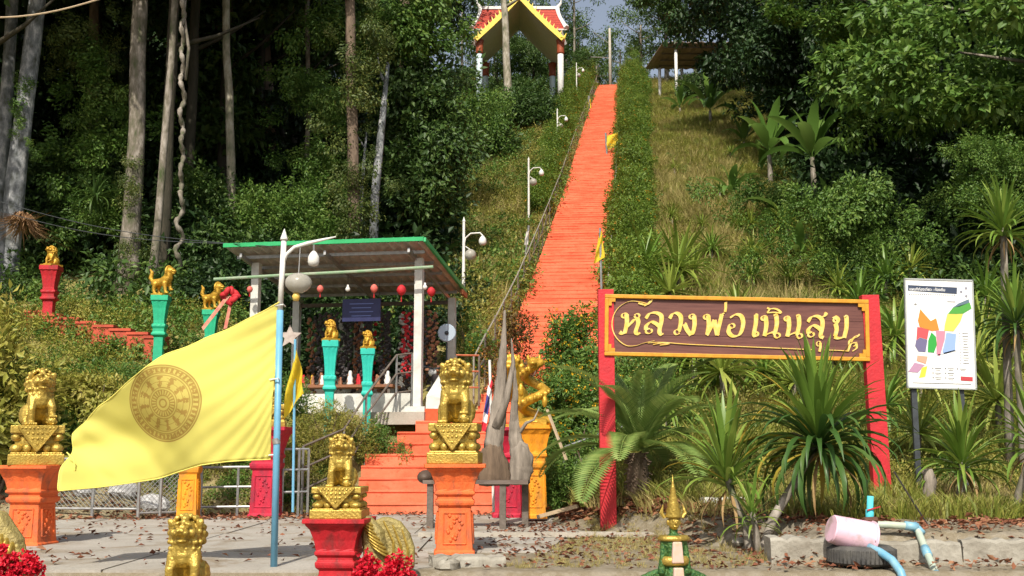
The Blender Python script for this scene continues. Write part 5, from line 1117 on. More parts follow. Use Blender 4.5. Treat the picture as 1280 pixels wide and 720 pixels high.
def glyph(mb, strokes, x, z, sx, sz, wd=.035, zt=[0]):
    nib = np.array([math.cos(R(24)), math.sin(R(24))])
    for s in strokes:
        p = [np.array([x + a * sx + (b * sz) * slant, z + b * sz]) for a, b in smooth(s)]
        zt[0] += 1; dy = -.048 - .00012 * (zt[0] % 60)
        vs = []; n = len(p)
        for i, c in enumerate(p):
            tdir = p[min(i + 1, n - 1)] - p[max(i - 1, 0)]; tdir = tdir / (np.linalg.norm(tdir) + 1e-9); nn = np.array([-tdir[1], tdir[0]])
            eff = abs(nib @ nn); hw_ = wd * (.24 + .76 * eff); hw_ *= .48 if len(s) == 11 else 1.0
            a = c + nn * hw_; b = c - nn * hw_; vs += [(a[0], dy, a[1]), (b[0], dy, b[1]), (a[0], -.033, a[1]), (b[0], -.033, b[1])]
        fs = []
        for i in range(n - 1): k = i * 4; fs += [(k, k + 1, k + 5, k + 4), (k + 2, k, k + 4, k + 6), (k + 1, k + 3, k + 7, k + 5)]
        fs += [(0, 2, 3, 1), (4 * n - 4, 4 * n - 3, 4 * n - 1, 4 * n - 2)]; mb.add(vs, fs)
def sx_(cxp): return (cxp - 610) / 1100 * W_         # crop pixel (750..1110 x3.556) to sign metres
base = lambda cxp: -.135 + 0
for nm, x0, x1 in [('ho', 128, 212), ('lo', 226, 306), ('wo', 328, 380), ('ngo', 392, 452), ('pho', 470, 560), ('o', 572, 646), ('e', 676, 706), ('no', 710, 798), ('no', 806, 890), ('so', 902, 985), ('kho', 1004, 1080)]:
    wdt, st_ = GL[nm]; mb = MB(); X0, X1 = sx_(x0), sx_(x1); glyph(mb, st_, X0 - .02, -.125, (X1 - X0) / wdt, .325); mb.build('letter', M_LETTER, t)
mb = MB(); glyph(mb, [[(0, 0), (.02, .35), (-.02, .9)], [(-.05, .9), (.1, .95)]], sx_(562), .235, .2, .16, .022); mb.build('tone_mark', M_LETTER, t)
mb = MB(); glyph(mb, [[(0, 0), (.10, .32), (.28, .36), (.44, .18), (.50, .0)], [(0, 0), (.25, .05), (.5, 0)], [(.1, .3), (-.02, .42)]], sx_(738), .235, .42, .18, .018); mb.build('vowel_mark', M_LETTER, t)
mb = MB(); glyph(mb, [loop(0, 0, .3, 0), [(.25, .1), (.3, -.4), (.22, -1.0)]], sx_(950), -.215, .10, .12, .020); mb.build('vowel_mark', M_LETTER, t)
mb = MB(); glyph(mb, [[(248, 100), (200, 108), (150, 118), (112, 145), (92, 185), (95, 235), (120, 275), (160, 298), (200, 295), (235, 282), (262, 276)]], 0, 0, 1, 1, .014) if False else None
def swash(pts, wd):
    mb = MB(); glyph(mb, [[((sx_(a)), (212 - b_) / 1100 * W_) for a, b_ in pts]], 0, 0, 1, 1, wd); return mb.build('swash', M_LETTER, t)
_s = slant; slant = 0
swash([(245, 122), (205, 112), (160, 112), (118, 138), (95, 178), (92, 225), (112, 268), (150, 296), (190, 296), (225, 284), (268, 274)], .016)
swash([(240, 102), (258, 98), (248, 116), (225, 130)], .016); swash([(200, 118), (232, 124), (250, 108)], .018)
swash([(240, 284), (300, 280), (420, 286), (700, 292), (925, 297)], .010); swash([(975, 297), (1040, 298), (1075, 300)], .010); swash([(262, 290), (300, 283), (330, 286), (290, 292)], .014)
for pts in ([(1072, 298), (1085, 270), (1110, 262)], [(1078, 285), (1080, 255), (1110, 240), (1122, 228)], [(1090, 300), (1108, 285), (1104, 262)], [(1085, 262), (1100, 240), (1118, 232)], [(1095, 280), (1112, 268)]): swash(pts, .018)
slant = _s
for px, pyt, pyb, w2, l in [(757, 362, 626, .235, 'left'), (1084, 369, 642, .26, 'right')]:
    # posts stand upright, children of the sign
    a = P(px, pyt, SD); zz0 = Hs(a.x, SD) - .25; mb = MB(); h_ = a.z - zz0; mb.box((0, 0, 0), (w2, .16, h_)); inv = t.matrix_basis.inverted()
    o = mb.build('post', M_REDSIGN, t); o.location = Vector((a.x + (.0 if l == 'left' else .06), SD, zz0 + h_ / 2)) - c0; bv(o, .006)
    o.matrix_parent_inverse = Matrix.Identity(4); o.location = inv @ Vector((a.x + (.0 if l == 'left' else .06), SD + .03, zz0 + h_ / 2)); o.rotation_euler = (0, -R(1.25) - (R(.9) if l == 'right' else 0), 0)

# ================================================================== MAP SIGN
MD = 17.0; cm = P(1175.5, 417, MD); k_ = MD / F
t = thing('map_sign', 'white tourist map board on two dark metal posts', 'map board', cm); t.rotation_euler = (0, R(1.5), 0); MW, MH = 85 * k_, 137 * k_
mb = MB(); mb.box((0, .02, 0), (MW, .03, MH)); mb.build('board', mat('map_white', (.80, .80, .78), (.77, .77, .75), scale=3, rough=.4), t)
for (x, z, a, b) in [(0, MH / 2, MW + .02, .022), (0, -MH / 2, MW + .02, .022), (-MW / 2, 0, .022, MH), (MW / 2, 0, .022, MH)]: mb = MB(); mb.box((x, .018, z), (a, .05, b)); mb.build('frame', mat('aluminium', (.45, .47, .46), (.4, .42, .41), metal=.6), t)
def mp(x, y): return ((x - 280) / 360 * MW * .985, (362 - y) / 575 * MH * .985)
def region(poly, c, nm): mb = MB(); mb.prism([mp(285 + (a_ - 285) * 1.10, 395 + (b_ - 395) * 1.05) for a_, b_ in poly], -.0015, .004); o = mb.build('map_region', flat('map_' + nm, c), t)
region([(185, 240), (205, 265), (235, 300), (262, 285), (275, 345), (240, 352), (180, 332), (172, 300)], (.72, .22, .03), 'orange')
region([(168, 332), (225, 345), (215, 395), (180, 385), (162, 400)], (.75, .08, .09), 'red'); region([(160, 402), (180, 388), (216, 398), (205, 460), (170, 458), (155, 430)], (.14, .13, .24), 'slate')
region([(237, 358), (258, 380), (262, 420), (246, 462), (216, 460), (220, 400)], (.03, .32, .05), 'green'); region([(258, 348), (305, 350), (300, 395), (275, 478), (258, 470), (262, 400)], (.78, .22, .30), 'pink')
region([(310, 358), (358, 362), (350, 450), (295, 468), (288, 455), (302, 400)], (.26, .38, .66), 'blue'); region([(318, 262), (395, 260), (380, 300), (345, 350), (300, 348), (303, 320)], (.80, .54, .10), 'yellow')
region([(320, 262), (345, 230), (430, 200), (438, 230), (395, 258), (360, 262)], (.07, .30, .05), 'leafgreen'); region([(345, 228), (375, 205), (425, 182), (428, 200), (380, 222)], (.10, .16, .20), 'darkslate')
region([(165, 478), (215, 482), (205, 520), (160, 505)], (.62, .32, .22), 'tan'); region([(150, 515), (200, 525), (165, 565), (118, 562)], (.42, .24, .36), 'mauve'); region([(185, 540), (212, 530), (200, 585), (170, 592)], (.80, .68, .06), 'lemon'); region([(355, 450), (250, 480), (250, 474), (355, 443)], (.55, .60, .70), 'shoreline')
mb = MB(); mb.prism([mp(112, 103), mp(378, 110), mp(376, 145), mp(112, 133)], -.0015, .004); mb.build('title_bar', flat('map_title', (.035, .05, .09)), t)
me = text_mesh('แผนที่ท่องเที่ยว : ท้องถิ่น', .062, .0006, flat('print_white', (.8, .8, .8)), offset=.0006); o = link('title', me, t, (mp(118, 132)[0], -.004, mp(118, 132)[1]), (R(90), 0, 0), (.92, 1.0, 1)); 
PRT = flat('print_dark', (.09, .09, .11)); mb = MB(); q = random.Random(6)
for i in range(22): x = 120 + i * 11.5; mb.box((mp(x, 152)[0], 0, mp(x, 152)[1]), (.014, .004, .011))
for r_ in range(12): y = 358 + r_ * 14.5; mb.box((mp(384, y)[0], 0, mp(384, y)[1]), (.011, .004, .010)); mb.box((mp(414, y)[0], 0, mp(414, y)[1]), (.08 + q.uniform(-.02, .02), .004, .006))
for x in (262, 330, 395):
    for y in (548, 573, 598): 
        if x == 395 and y > 560: continue
        mb.box((mp(x, y)[0], 0, mp(x, y)[1]), (.10, .004, .006)); mb.box((mp(x - 28, y)[0], 0, mp(x - 28, y)[1]), (.015, .004, .018)); mb.box((mp(x, y + 9)[0], 0, mp(x, y + 9)[1]), (.07, .004, .004))
mb.box((mp(280, 628)[0], 0, mp(280, 628)[1]), (MW * .86, .004, .006)); mb.box((mp(150, 206)[0], 0, mp(150, 206)[1]), (.05, .004, .005)); mb.box((mp(150, 206)[0], -.001, mp(150, 206)[1]), (.005, .004, .05)); mb.box((mp(345, 188)[0], 0, mp(345, 188)[1]), (.13, .004, .008)); o = mb.build('map_print', PRT, t)
for x, y in ((400, 132), (427, 112), (427, 155)): mb = MB(); mb.prism([(mp(x, y)[0] + .020 * math.cos(a), mp(x, y)[1] + .020 * math.sin(a)) for a in np.linspace(0, 5.8, 10)], -.0015, .004); mb.build('emblem', flat('map_emblem', (.25, .25, .30)), t)
mb = MB(); mb.prism([mp(382, 588), mp(446, 590), mp(446, 612), mp(382, 610)], -.0015, .004); mb.build('red_badge', flat('map_badge', (.45, .05, .06)), t)
for px in (1144, 1203):
    a = P(px, 480, MD); zz0 = Hs(a.x, MD) - .3; inv = t.matrix_basis.inverted(); hh = a.z + .9 - zz0; mb = MB(); mb.box((0, 0, 0), (.085, .06, hh)); o = mb.build('post', M_DKSTEEL, t); o.location = inv @ Vector((a.x, MD + .085, zz0 + hh / 2)); o.rotation_euler = (0, -R(1.5), 0)

# ================================================================== TYRE, BUCKET, PIPES
g = gp(1066, 12.0, 0)
t = thing('tyre', 'old black tyre lying flat under the pink bucket', 'tyre', (g.x, 11.72, .02)); mb = MB()
mb.v = []; prof = [(.18, .0), (.28, -.0), (.335, .03), (.345, .10), (.335, .17), (.28, .20), (.18, .20), (.17, .17), (.24, .14), (.24, .06), (.17, .03)]; n = 36
vs = [(r_ * math.cos(2 * math.pi * j / n), r_ * math.sin(2 * math.pi * j / n), z) for r_, z in prof for j in range(n)]; kk = len(prof)
mb.add(vs, [(i * n + j, i * n + (j + 1) % n, ((i + 1) % kk) * n + (j + 1) % n, ((i + 1) % kk) * n + j) for i in range(kk) for j in range(n)]); mb.build('carcass', M_RUBBER, t, True)
mb = MB()
for j in range(48): a = 2 * math.pi * j / 48; mb.box((.343 * math.cos(a), .343 * math.sin(a), .10), (.018, .028, .13), Matrix.Rotation(a, 3, 'Z'))
o = mb.build('tread', M_RUBBER, t)
t = thing('pink_bucket', 'pale pink plastic bucket tipped on its side on the tyre', 'bucket', (g.x - .12, 11.68, .335)); t.rotation_euler = (0, R(103), R(8))
mb = MB(); pf = [(.001, -.22), (.135, -.22), (.145, -.20), (.185, .20), (.20, .205), (.20, .225), (.178, .225), (.172, .2), (.130, -.19), (.001, -.19)]; mb.lathe(pf[::-1], 56); t.rotation_euler = (0, R(106), R(8)); mb.build('shell', M_PINK, t, False); mb = MB(); mb.lathe([(.138, -.212), (.146, -.205), (.146, -.19), (.139, -.185)], 40); mb.build('bottom_rim', M_PINK, t)
mb = MB(); mb.tube([(0, .19, .19), (.16, .12, .27), (.2, 0, .30), (.16, -.12, .27), (0, -.19, .19)], .005, 5); mb.build('handle', M_STEEL, t)
def pipe(name, label, pts, r_, m, joints=(), mj=None, cat='pipe'):
    t = thing(name, label, cat, pts[0]); o0 = Vector(pts[0]); pp = [Vector(p) - o0 for p in pts]; mb = MB(); mb.tube(pp, r_, 12); mb.build('tube', m, t, True)
    for i in joints:
        d_ = (pp[min(i + 1, len(pp) - 1)] - pp[max(i - 1, 0)]).normalized() * .07; mb = MB(); mb.tube([pp[i] - d_, pp[i] + d_], r_ * 1.25, 12); mb.build('coupling', mj or M_BLUEPIPE, t, True)
    return t
PB = mat('faded_pipe', (.34, .42, .36), (.42, .46, .36), scale=6, rough=.5)
pipe('water_pipe', 'pale blue water pipe with elbows over the kerb', [P(1088, 656, 12.0), P(1110, 656, 12.0), P(1139, 658, 12.0), P(1147, 662, 12.0), P(1150, 670, 11.9), P(1158, 690, 11.7), P(1172, 722, 11.3), P(1180, 745, 11.0)], .038, PB, (0, 2, 3, 5, 6))
pipe('water_pipe', 'thick blue hose curving out from beneath the bucket', [P(1086, 684, 11.5), P(1100, 690, 11.4), P(1115, 700, 11.3), P(1126, 715, 11.2), P(1132, 735, 11.1)], .042, M_BLUEPIPE)
pipe('tap_pipe', 'upright turquoise pipe stub with valve behind the bucket', [P(1086, 668, 12.2), P(1087, 645, 12.2), P(1088, 620, 12.2)], .035, mat('turquoise', (.06, .45, .55), (.10, .55, .62), scale=6), (1,), MATS.get('turquoise'))
t9 = [o for o in C.objects if o.name.startswith('tap_pipe')][0]; mb = MB(); mb.bar((-.02, -.04, .26), (.12, -.06, .30), .02, .012); mb.build('valve_lever', M_REDC, t9)
t = thing('water_pump', 'rusty iron pump flange between bucket and blue pipe', 'pump', P(1083, 672, 11.75)); mb = MB(); mb.lathe([(.02, -.03), (.14, -.03), (.14, .0), (.07, .01), (.07, .06), (.03, .07)], 16); mb.v = [(v[2], v[1], v[0]) for v in mb.v]; mb.build('flange', M_RUSTI, t); mb = MB(); mb.tube([(0, 0, .1), (.0, .0, .18), (.12, 0, .18)], .035, 8); mb.build('outlet', M_RUSTI, t); mb = MB(); mb.tube([(-.02, 0, -.3), (0, 0, .0)], .03, 8); mb.build('foot', M_RUSTI, t)
a = gp(1165, 15.4); t = thing('stump_post', 'short pale rotten wooden stump beside the map sign post', 'stump', a, 0); mb = MB(); mb.tube([(0, 0, -.1), (-.03, 0, .25), (.0, 0, .38), (-.04, 0, .55)], [.10, .085, .09, .07], 9); mb.build('trunk', M_DRIFT, t, True)
a = gp(503, 22.9)

# ================================================================== VEGETATION
def hit(px, py, d0=13, d1=125):
    lo = None; D = d0
    while D < d1:
        p = P(px, py, D)
        if p.z <= Hs(p.x, D): return Vector((p.x, D, Hs(p.x, D)))
        D += .15
    p = P(px, py, d1); return Vector((p.x, d1, Hs(p.x, d1)))
# ---- strap-leaf plants
def strap_set(tagn, m, Ln, w_, n=7, droop=(.5, 2.2), el=(-.3, 1.45), seg=7):
    return [strap_mesh('leaf', m, Ln * (1.0 - .04 * (i % 3)), w_, el[1] + (el[0] - el[1]) * i / (n - 1), droop[0] + (droop[1] - droop[0]) * i / (n - 1), seg) for i in range(n)]
def strap_plant(loc, crown, label, sets, n, rt=.06, sd=0, s=1.0, cat='plant', tilt=(0, 0), yellow=None, name='strap_leaf_plant'):
    t = thing(name, label, cat, loc); q = random.Random(sd); c = Vector(crown) - Vector(loc); mb = MB()
    pts = [Vector((0, 0, -.15)), c * .3 + Vector((q.uniform(-.05, .05), 0, 0)), c * .65, c]; mb.tube(pts, [rt * 1.25, rt, rt * .9, rt * .8], 9); mb.build('trunk', M_BARKP, t, True)
    k = len(sets)
    for i in range(n):
        f = (i + .5) / n; mi = min(k - 1, int(f * k)); me = sets[mi]
        if yellow and q.random() < yellow * f: me = YST[mi]
        rot = Euler((q.uniform(-.10, .10), q.uniform(-.12, .12), i * 2.39996 + q.uniform(-.2, .2)))
        o = link('leaf', me, t, c + Vector((0, 0, (1 - f) * .12 - .06 - .10 * f)), rot, s * q.uniform(.75, 1.1))
    for i in range(10 if n > 40 else 0): link('leaf', DST, t, c + Vector((0, 0, -.12 - .015 * i)), (q.uniform(-.2, .2), q.uniform(-.3, .1), i * 2.4), s * q.uniform(.5, .85))
    return t
DST = strap_mesh('leaf', mat('withered_leaf', (.22, .13, .05), (.32, .22, .10), scale=4, rough=.9), 1.0, .06, -.6, 1.6)
SETA = strap_set('a', L_STRAP, 1.10, .082, droop=(.35, 1.9)); SETB = strap_set('b', L_STRAPD, 1.20, .080, droop=(.5, 2.6), el=(-.2, 1.4)); YST = strap_set('y', L_STRAPY, 1.15, .080, droop=(.5, 2.6), el=(-.3, 1.4))
SETMIX = [SETA[0], SETA[1], SETA[2], SETB[3], SETB[4], SETB[5], SETB[6]]
b1 = gp(947, 13.0); strap_plant((b1.x, 13.0, b1.z), P(1023, 548, 13.5), 'biggest strap-leaf plant with drooping dark and yellow leaves under the sign', SETMIX, 165, .055, 1, 1.08, yellow=.16)
strap_plant((b1.x - .06, 13.1, b1.z), P(908, 592, 13.6), 'upright green strap-leaf plant between cycad and biggest plant', SETA[:5], 62, .05, 2, .95, yellow=.1)
strap_plant((b1.x + .03, 12.9, b1.z), P(940, 640, 12.9), 'small leafy shoot at the base of the drooping strap-leaf plant', SETA[:6], 30, .04, 3, .48)
b = gp(1203, 15.6); strap_plant(b, P(1203, 575, 15.6), 'spiky yellow green plant under the map sign', SETA[:6], 84, .06, 4, .85)
b = gp(1262, 18.5); strap_plant(b, P(1254, 285, 18.2), 'tall strap-leaf tree with a round head at the right edge above the map sign', SETA[:6], 90, .07, 5, .85)
b = gp(1278, 18.0); strap_plant(b, P(1270, 400, 18.0), 'second strap-leaf tree with hanging leaves at the right edge', SETMIX, 80, .06, 6, .85)
b = gp(1268, 14.6); strap_plant(b, P(1292, 548, 14.6), 'low strap-leaf plant cut by the right edge of the picture', SETA[:6], 50, .05, 7, .8)
L_STRAPH = leafm('strap_leaf_light', (.14, .21, .03), (.24, .31, .05), (.40, .42, .10), tr=.3, rough=.4)
RO = [rosette_mesh('crown', 20 + i, [L_STRAPH, L_STRAP, L_STRAPH][i], 60, 1.0, .065, [1.0, 1.6, .6][i]) for i in range(3)]
hillpl = [(850, 376, 335, 1.5), (806, 378, 336, 1.3), (985, 375, 350, .75), (1050, 385, 358, .8), (1108, 392, 348, .95), (1135, 370, 335, .8), (905, 520, 465, 1.0), (868, 498, 440, .85), (1005, 325, 305, .6), (940, 345, 320, .6), (1120, 470, 420, 1.1), (1150, 520, 470, .8), (1080, 470, 430, .9), (1232, 420, 370, 1.0), (1215, 500, 450, .9), (1250, 560, 500, 1.0), (955, 500, 465, .9), (1240, 340, 320, .8), (1020, 505, 475, .8), (1105, 560, 510, .8), (920, 300, 283, .55), (880, 300, 280, .5), (1060, 330, 312, .6), (965, 285, 262, .6), (1270, 480, 430, .9), (830, 560, 510, .7)]
lab = ['strap-leaf tuft just above the sign, twin of the one beside it', 'strap-leaf tuft over the left end of the sign', 'small green tuft above the sign middle', 'green tuft above the right half of the sign', 'strap-leaf plant between sign post and map board', 'tuft peeping over the top left corner of the map board', 'large strap-leaf plant under the middle of the sign', 'strap-leaf plant under the left half of the sign', 'small tuft on the dry slope below the banana plants', 'tiny tuft on the dry slope above the sign', 'strap-leaf plant behind the right red sign post', 'strap-leaf plant behind the left post of the map board', 'strap-leaf plant under the right end of the sign', 'tuft just right of the map board', 'strap-leaf plant behind the lower right corner of the map board', 'strap-leaf plant low at the right edge', 'plant under the sign right of its middle', 'small tuft above the map board', 'plant behind the biggest drooping plant', 'plant between the right red post and the map post', 'smallest tuft high on the dry slope', 'little tuft beside the hedge on the dry slope', 'tuft under the dark trees above the map board', 'small tuft near the lower banana plant', 'strap-leaf plant at the far right behind the spiky plant', 'low plant behind the cycad']
ex = [(835, 405, 365, 1.0, 'leafy tuft peeping over the top of the sign at its left third'), (1025, 350, 322, .75, 'tuft below the banana plants beside the dark bushes'), (1075, 420, 380, .95, 'strap-leaf plant against the upper end of the right red post'), (1160, 455, 405, .9, 'strap-leaf plant hidden behind the map board'), (880, 480, 440, .95, 'strap-leaf plant just below the left middle of the sign board'), (1040, 480, 440, 1.0, 'strap-leaf plant just below the right end of the sign board'), (990, 520, 478, .9, 'broad tuft below the middle right of the sign board'), (925, 420, 390, .8, 'tuft right behind the middle of the sign board'), (1180, 345, 318, .8, 'tuft above the top right of the map board'), (1225, 460, 415, 1.05, 'yellow green tuft right of the map board edge'), (1100, 350, 325, .7, 'tuft on the slope above the right red post'), (960, 330, 308, .6, 'light green tuft in the middle of the dry slope'), (855, 330, 308, .65, 'tuft beside the lower end of the long hedge'), (842, 290, 270, .6, 'tuft beside the hedge a third of the way up'), (900, 255, 238, .5, 'tuft in the middle of the upper dry slope'), (935, 300, 280, .65, 'broad tuft below the small lone banana plant'), (870, 360, 335, .8, 'tuft on the slope above the left half of the sign'), (940, 370, 345, .8, 'tuft on the slope above the middle of the sign'), (1030, 350, 325, .8, 'tuft on the slope below the lowest banana plant'), (845, 225, 210, .5, 'tiny tuft by the hedge halfway up the slope'), (1085, 350, 318, .9, 'yellow green tuft just left of the map board top'), (910, 205, 190, .5, 'tiny tuft left of the sunlit banana plant'), (985, 310, 280, .9, 'tall tuft between the banana plants and the sign top'), (1025, 320, 288, .9, 'tall tuft in the bushes right of the banana plants'), (1060, 305, 275, .9, 'tuft rising from the round bushes at the forest edge'), (1100, 320, 290, .95, 'tuft in the bright bush above the right red post'), (1145, 325, 290, 1.0, 'tuft just above the top edge of the map board'), (1190, 330, 285, 1.1, 'large tuft between the map board and the round-headed tree'), (945, 345, 318, .8, 'broad tuft above the middle letters of the sign'), (890, 335, 312, .8, 'tuft left of the slope middle above the sign'), (1145, 590, 540, .7, 'low tuft around the left leg of the map board')]
for a_ in ex: hillpl.append(a_[:4]); lab.append(a_[4])
for i, (px, pyb, pyc, s) in enumerate(hillpl):
    b = hit(px, pyb, 16.6 if pyb > 400 else 19); c = P(px + (i % 3 - 1) * 3, pyc, b.y); t = thing('strap_leaf_tuft', lab[i], 'plant', b, group='strap-leaf plants on the slope'); mb = MB(); mb.tube([(0, 0, -.2), (c - b) * .5, c - b], [.08, .06, .05], 7); mb.build('trunk', M_BARKP, t, True)
    link('crown', RO[i % 3], t, c - b, (random.uniform(-.15, .15), random.uniform(-.15, .15), i * 1.3), s * 1.3)
# ---- cycad: fronds with paired leaflets
def frond_mesh(name, Ln, a0, droop, m, nl=46, lw=.034, ll=.27):
    pts = []; a = a0; x = z = 0
    for i in range(nl + 1): pts.append((x, z, a)); a -= droop / nl * (.4 + 1.3 * i / nl); x += math.cos(a) * Ln / nl; z += math.sin(a) * Ln / nl
    pos = []; dv = []; nr = []; ln = []
    for i in range(3, nl + 1):
        x, z, a = pts[i]; f = i / nl; l_ = ll * (math.sin(math.pi * min(1, f * .92 + .08)) ** .6 + .12)
        for s in (-1, 1): pos.append((x, 0, z)); dv.append((math.cos(a) * .65, s * .9, math.sin(a) * .65 + .22)); nr.append((-math.sin(a), 0, math.cos(a))); ln.append(l_)
    V, Fc = leaf_np(np.array(pos), np.array(dv), np.array(nr), np.array(ln), np.full(len(pos), lw), .1)
    V2 = []; F2 = []
    for i, (x, z, a) in enumerate(pts): r_ = .010 * (1 - .7 * i / nl); V2 += [(x, -r_, z), (x, r_, z)]
    F2 = []
    for i in range(nl): b = i * 2 + len(V); F2 += [(b, b + 2, b + 3), (b, b + 3, b + 1)]
    return np_mesh(name, np.vstack([V, np.array(V2)]), np.vstack([Fc, np.array(F2)]), m)
FR = [frond_mesh('frond', 1.55, a0, dr, L_CYCAD) for a0, dr in [(1.3, .9), (1.1, 1.1), (.85, 1.2), (.55, 1.3), (.2, 1.2)]]
b = gp(798, 16.9); t = thing('cycad', 'feathery cycad with a dark shaggy trunk left of the strap-leaf plants', 'plant', b); c = P(797, 566, 16.9) - b
mb = MB(); mb.tube([(0, 0, -.1), (0, 0, c.z * .5), (0, 0, c.z)], [.16, .17, .12], 12); mb.build('trunk', M_BARKB, t, True)
mb = MB(); q = random.Random(1)
for i in range(90): a = q.uniform(0, 6.28); z = q.uniform(.02, c.z); mb.tube([(.13 * math.cos(a), .13 * math.sin(a), z), (.22 * math.cos(a), .22 * math.sin(a), z + q.uniform(-.06, .05))], [.022, .006], 4)
o = mb.build('frond_bases', M_BARKB, t); o['kind'] = 'stuff'
for i in range(25): link('frond', FR[min(4, int((i + 2) / 27 * 5))], t, c + Vector((0, 0, .02)), (q.uniform(-.1, .1), q.uniform(-.1, .1), i * 2.4 + q.uniform(-.2, .2)), q.uniform(1.0, 1.3))
# dark feathery small ferns / pinnate sprays for undergrowth
# ---- banana plants
def banana_leaf(Ln, W2, a0, droop):
    V = []; Fc = []; n = 10; a = a0; x = 0; z = 0
    for i in range(n + 1):
        f = i / n; w_ = W2 * (0 if f < .12 else math.sin(math.pi * ((f - .12) / .88) ** .7) ** .7) + .012; jag = 1 - .12 * (i % 2)
        V += [(x, -w_ * jag, z + w_ * .35), (x, 0, z), (x, w_ * jag, z + w_ * .35)]; a -= droop / n * (.3 + 1.4 * f); x += math.cos(a) * Ln / n; z += math.sin(a) * Ln / n
    for i in range(n): b = i * 3; Fc += [(b, b + 3, b + 4, b + 1), (b + 1, b + 4, b + 5, b + 2)]
    return np_mesh('leaf', np.array(V), np.array(Fc), L_BANANA)
BL = [banana_leaf(2.5, .27, 1.45, .5), banana_leaf(2.6, .30, 1.2, 1.1), banana_leaf(2.5, .28, .95, 1.6), banana_leaf(2.2, .26, .7, 2.1)]
def banana(px, py, Dm, s, n, label, h=1.6, sd=0):
    b = hit(px, py, Dm); q = random.Random(sd); t = thing('banana_plant', label, 'banana plant', b, group='banana plants on the slope'); mb = MB(); mb.tube([(0, 0, -.3), (.03, 0, h * s * .5), (0, 0, h * s)], [.14 * s, .11 * s, .07 * s], 9); mb.build('stem', M_BARKP, t, True)
    for i in range(n): link('leaf', BL[min(3, int(i / n * 4))], t, (0, 0, h * s * .97), (q.uniform(-.15, .15), q.uniform(-.1, .1), i * 2.4 + q.uniform(-.3, .3)), s * q.uniform(.85, 1.1))
banana(963, 238, 45, 1.25, 12, 'sunlit banana plant with upright leaves on the dry slope', sd=1); banana(1018, 262, 44, 1.3, 11, 'shaded banana plant at the edge of the dark trees', 1.9, sd=2); banana(888, 158, 60, 1.25, 9, 'banana plant high up below the brown shelter', .9, sd=3); banana(850, 145, 60, .9, 7, 'low banana clump beside the shelter at the hedge', .7, sd=4); banana(985, 300, 38, .9, 7, 'small banana plant under the sunlit one', .8, sd=5); banana(930, 190, 50, .8, 7, 'little banana plant uphill of the sunlit one', .8, sd=6)

banana(1040, 300, 36, .85, 8, 'banana plant rising from the bushes at the forest edge', 1.0, sd=7); banana(915, 255, 42, .7, 8, 'small banana plant alone on the dry slope', .6, sd=8); banana(1000, 335, 30, .7, 8, 'lowest banana plant among the green bushes', .6, sd=9)
# ---- clump meshes
CL_H = [clump_mesh('leaves_hedge', 50 + i, L_HEDGE, 420, .13, .9, extra=(FL_ORA, .005, .06)) for i in range(2)]
CL_M = [clump_mesh('leaves_mid', 60 + i, L_MID, 380, .17, 1.0) for i in range(2)]
CL_S = [clump_mesh('leaves_scrub', 70 + i, L_SCRUB, 420, .13, 1.0) for i in range(2)]
CL_Y = [clump_mesh('leaves_yellow', 75 + i, L_YELLOW, 420, .12, 1.0) for i in range(2)]
CL_D = [clump_mesh('leaves_dark', 80 + i, L_DARK, 420, .22, 1.1) for i in range(2)]
CL_F = [clump_mesh('leaves_forest', 90 + i, L_FOREST, 420, .20, 1.1) for i in range(2)]
# ---- hedges along the long stairs
def hedge(label, sgn, y0, y1, o0, o1, hf, n, sd, mesh):
    q = rs(sd); y = y0 + (y1 - y0) * q.uniform(0, 1, n) ** 1.0; f = (y - y0) / (y1 - y0); off = q.uniform(0, 1, n); x = cx(y) + sgn * (o0 + (o1(y) - o0) * off); hh = hf(y) * (.25 + .75 * np.sin(np.pi * (off * .8 + .15)))
    zb = np.interp(y, *MK); u = q.uniform(.15, .85, n); u = np.where(q.uniform(0, 1, n) > .93, q.uniform(.9, 1.25, n), u); z = zb + hh * u * (1 + .25 * wob(x, y, .5, 1)); rot = q.uniform(0, 6.28, (n, 3)) * np.array([.1, .1, 1]); t = thing('hedge', label, 'hedge', (0, 0, 0))
    o = scatter('foliage', np.stack([x, y, z], 1), rot, q.uniform(.35, 1.0, n), mesh); o.parent = t
hedge('long bright green hedge with orange flowers right of the stairs', 1, 29, 119, 1.55, lambda y: np.interp(y, [29, 43, 66, 118], [2.5, 2.75, 3.2, 4.2]), lambda y: np.interp(y, [29, 60, 118], [1.3, 2.1, 3.6]), 1700, 1, CL_H[0])
hedge('bright green hedge left of the upper stairs', -1, 48, 119, 1.75, lambda y: np.interp(y, [48, 70, 118], [2.2, 3.3, 4.4]), lambda y: np.interp(y, [48, 80, 118], [1.0, 2.2, 3.8]), 1000, 2, CL_H[1])
# ---- bushes as things
def bush(px, D, s, mesh, label, sd=0, n=14, name='bush', zoff=0, spread=(1, .7, .9), cls=.5, py=None):
    q = rs(sd); b = gp(px, D); b = Vector(b); b.z += zoff; t = thing(name, label, name.replace('_', ' '), b); 
    mb = MB()
    for i in range(5): a = i * 1.3; mb.tube([(0, 0, -.15), (.2 * s * math.cos(a), .15 * s * math.sin(a), s * .5), (.45 * s * math.cos(a), .3 * s * math.sin(a), s * 1.0)], [.03, .02, .008], 5)
    mb.build('stems', M_BARKB, t)
    d_ = nrmz(q.normal(size=(n, 3))) * q.uniform(.2, 1, (n, 1)) ** .5; d_[:, 2] = np.abs(d_[:, 2]); pos = d_ * np.array(spread) * s; pos[:, 2] += .25 * s
    o = scatter('foliage', pos, q.uniform(0, 6.28, (n, 3)) * np.array([.3, .3, 1]), q.uniform(.7, 1.1, n) * cls * s, mesh); o.parent = t; return t
BM = clump_mesh('leaves_bush', 101, L_MID, 520, .17, 1.0, extra=(FL_YEL, .035, .07), wr=.42)
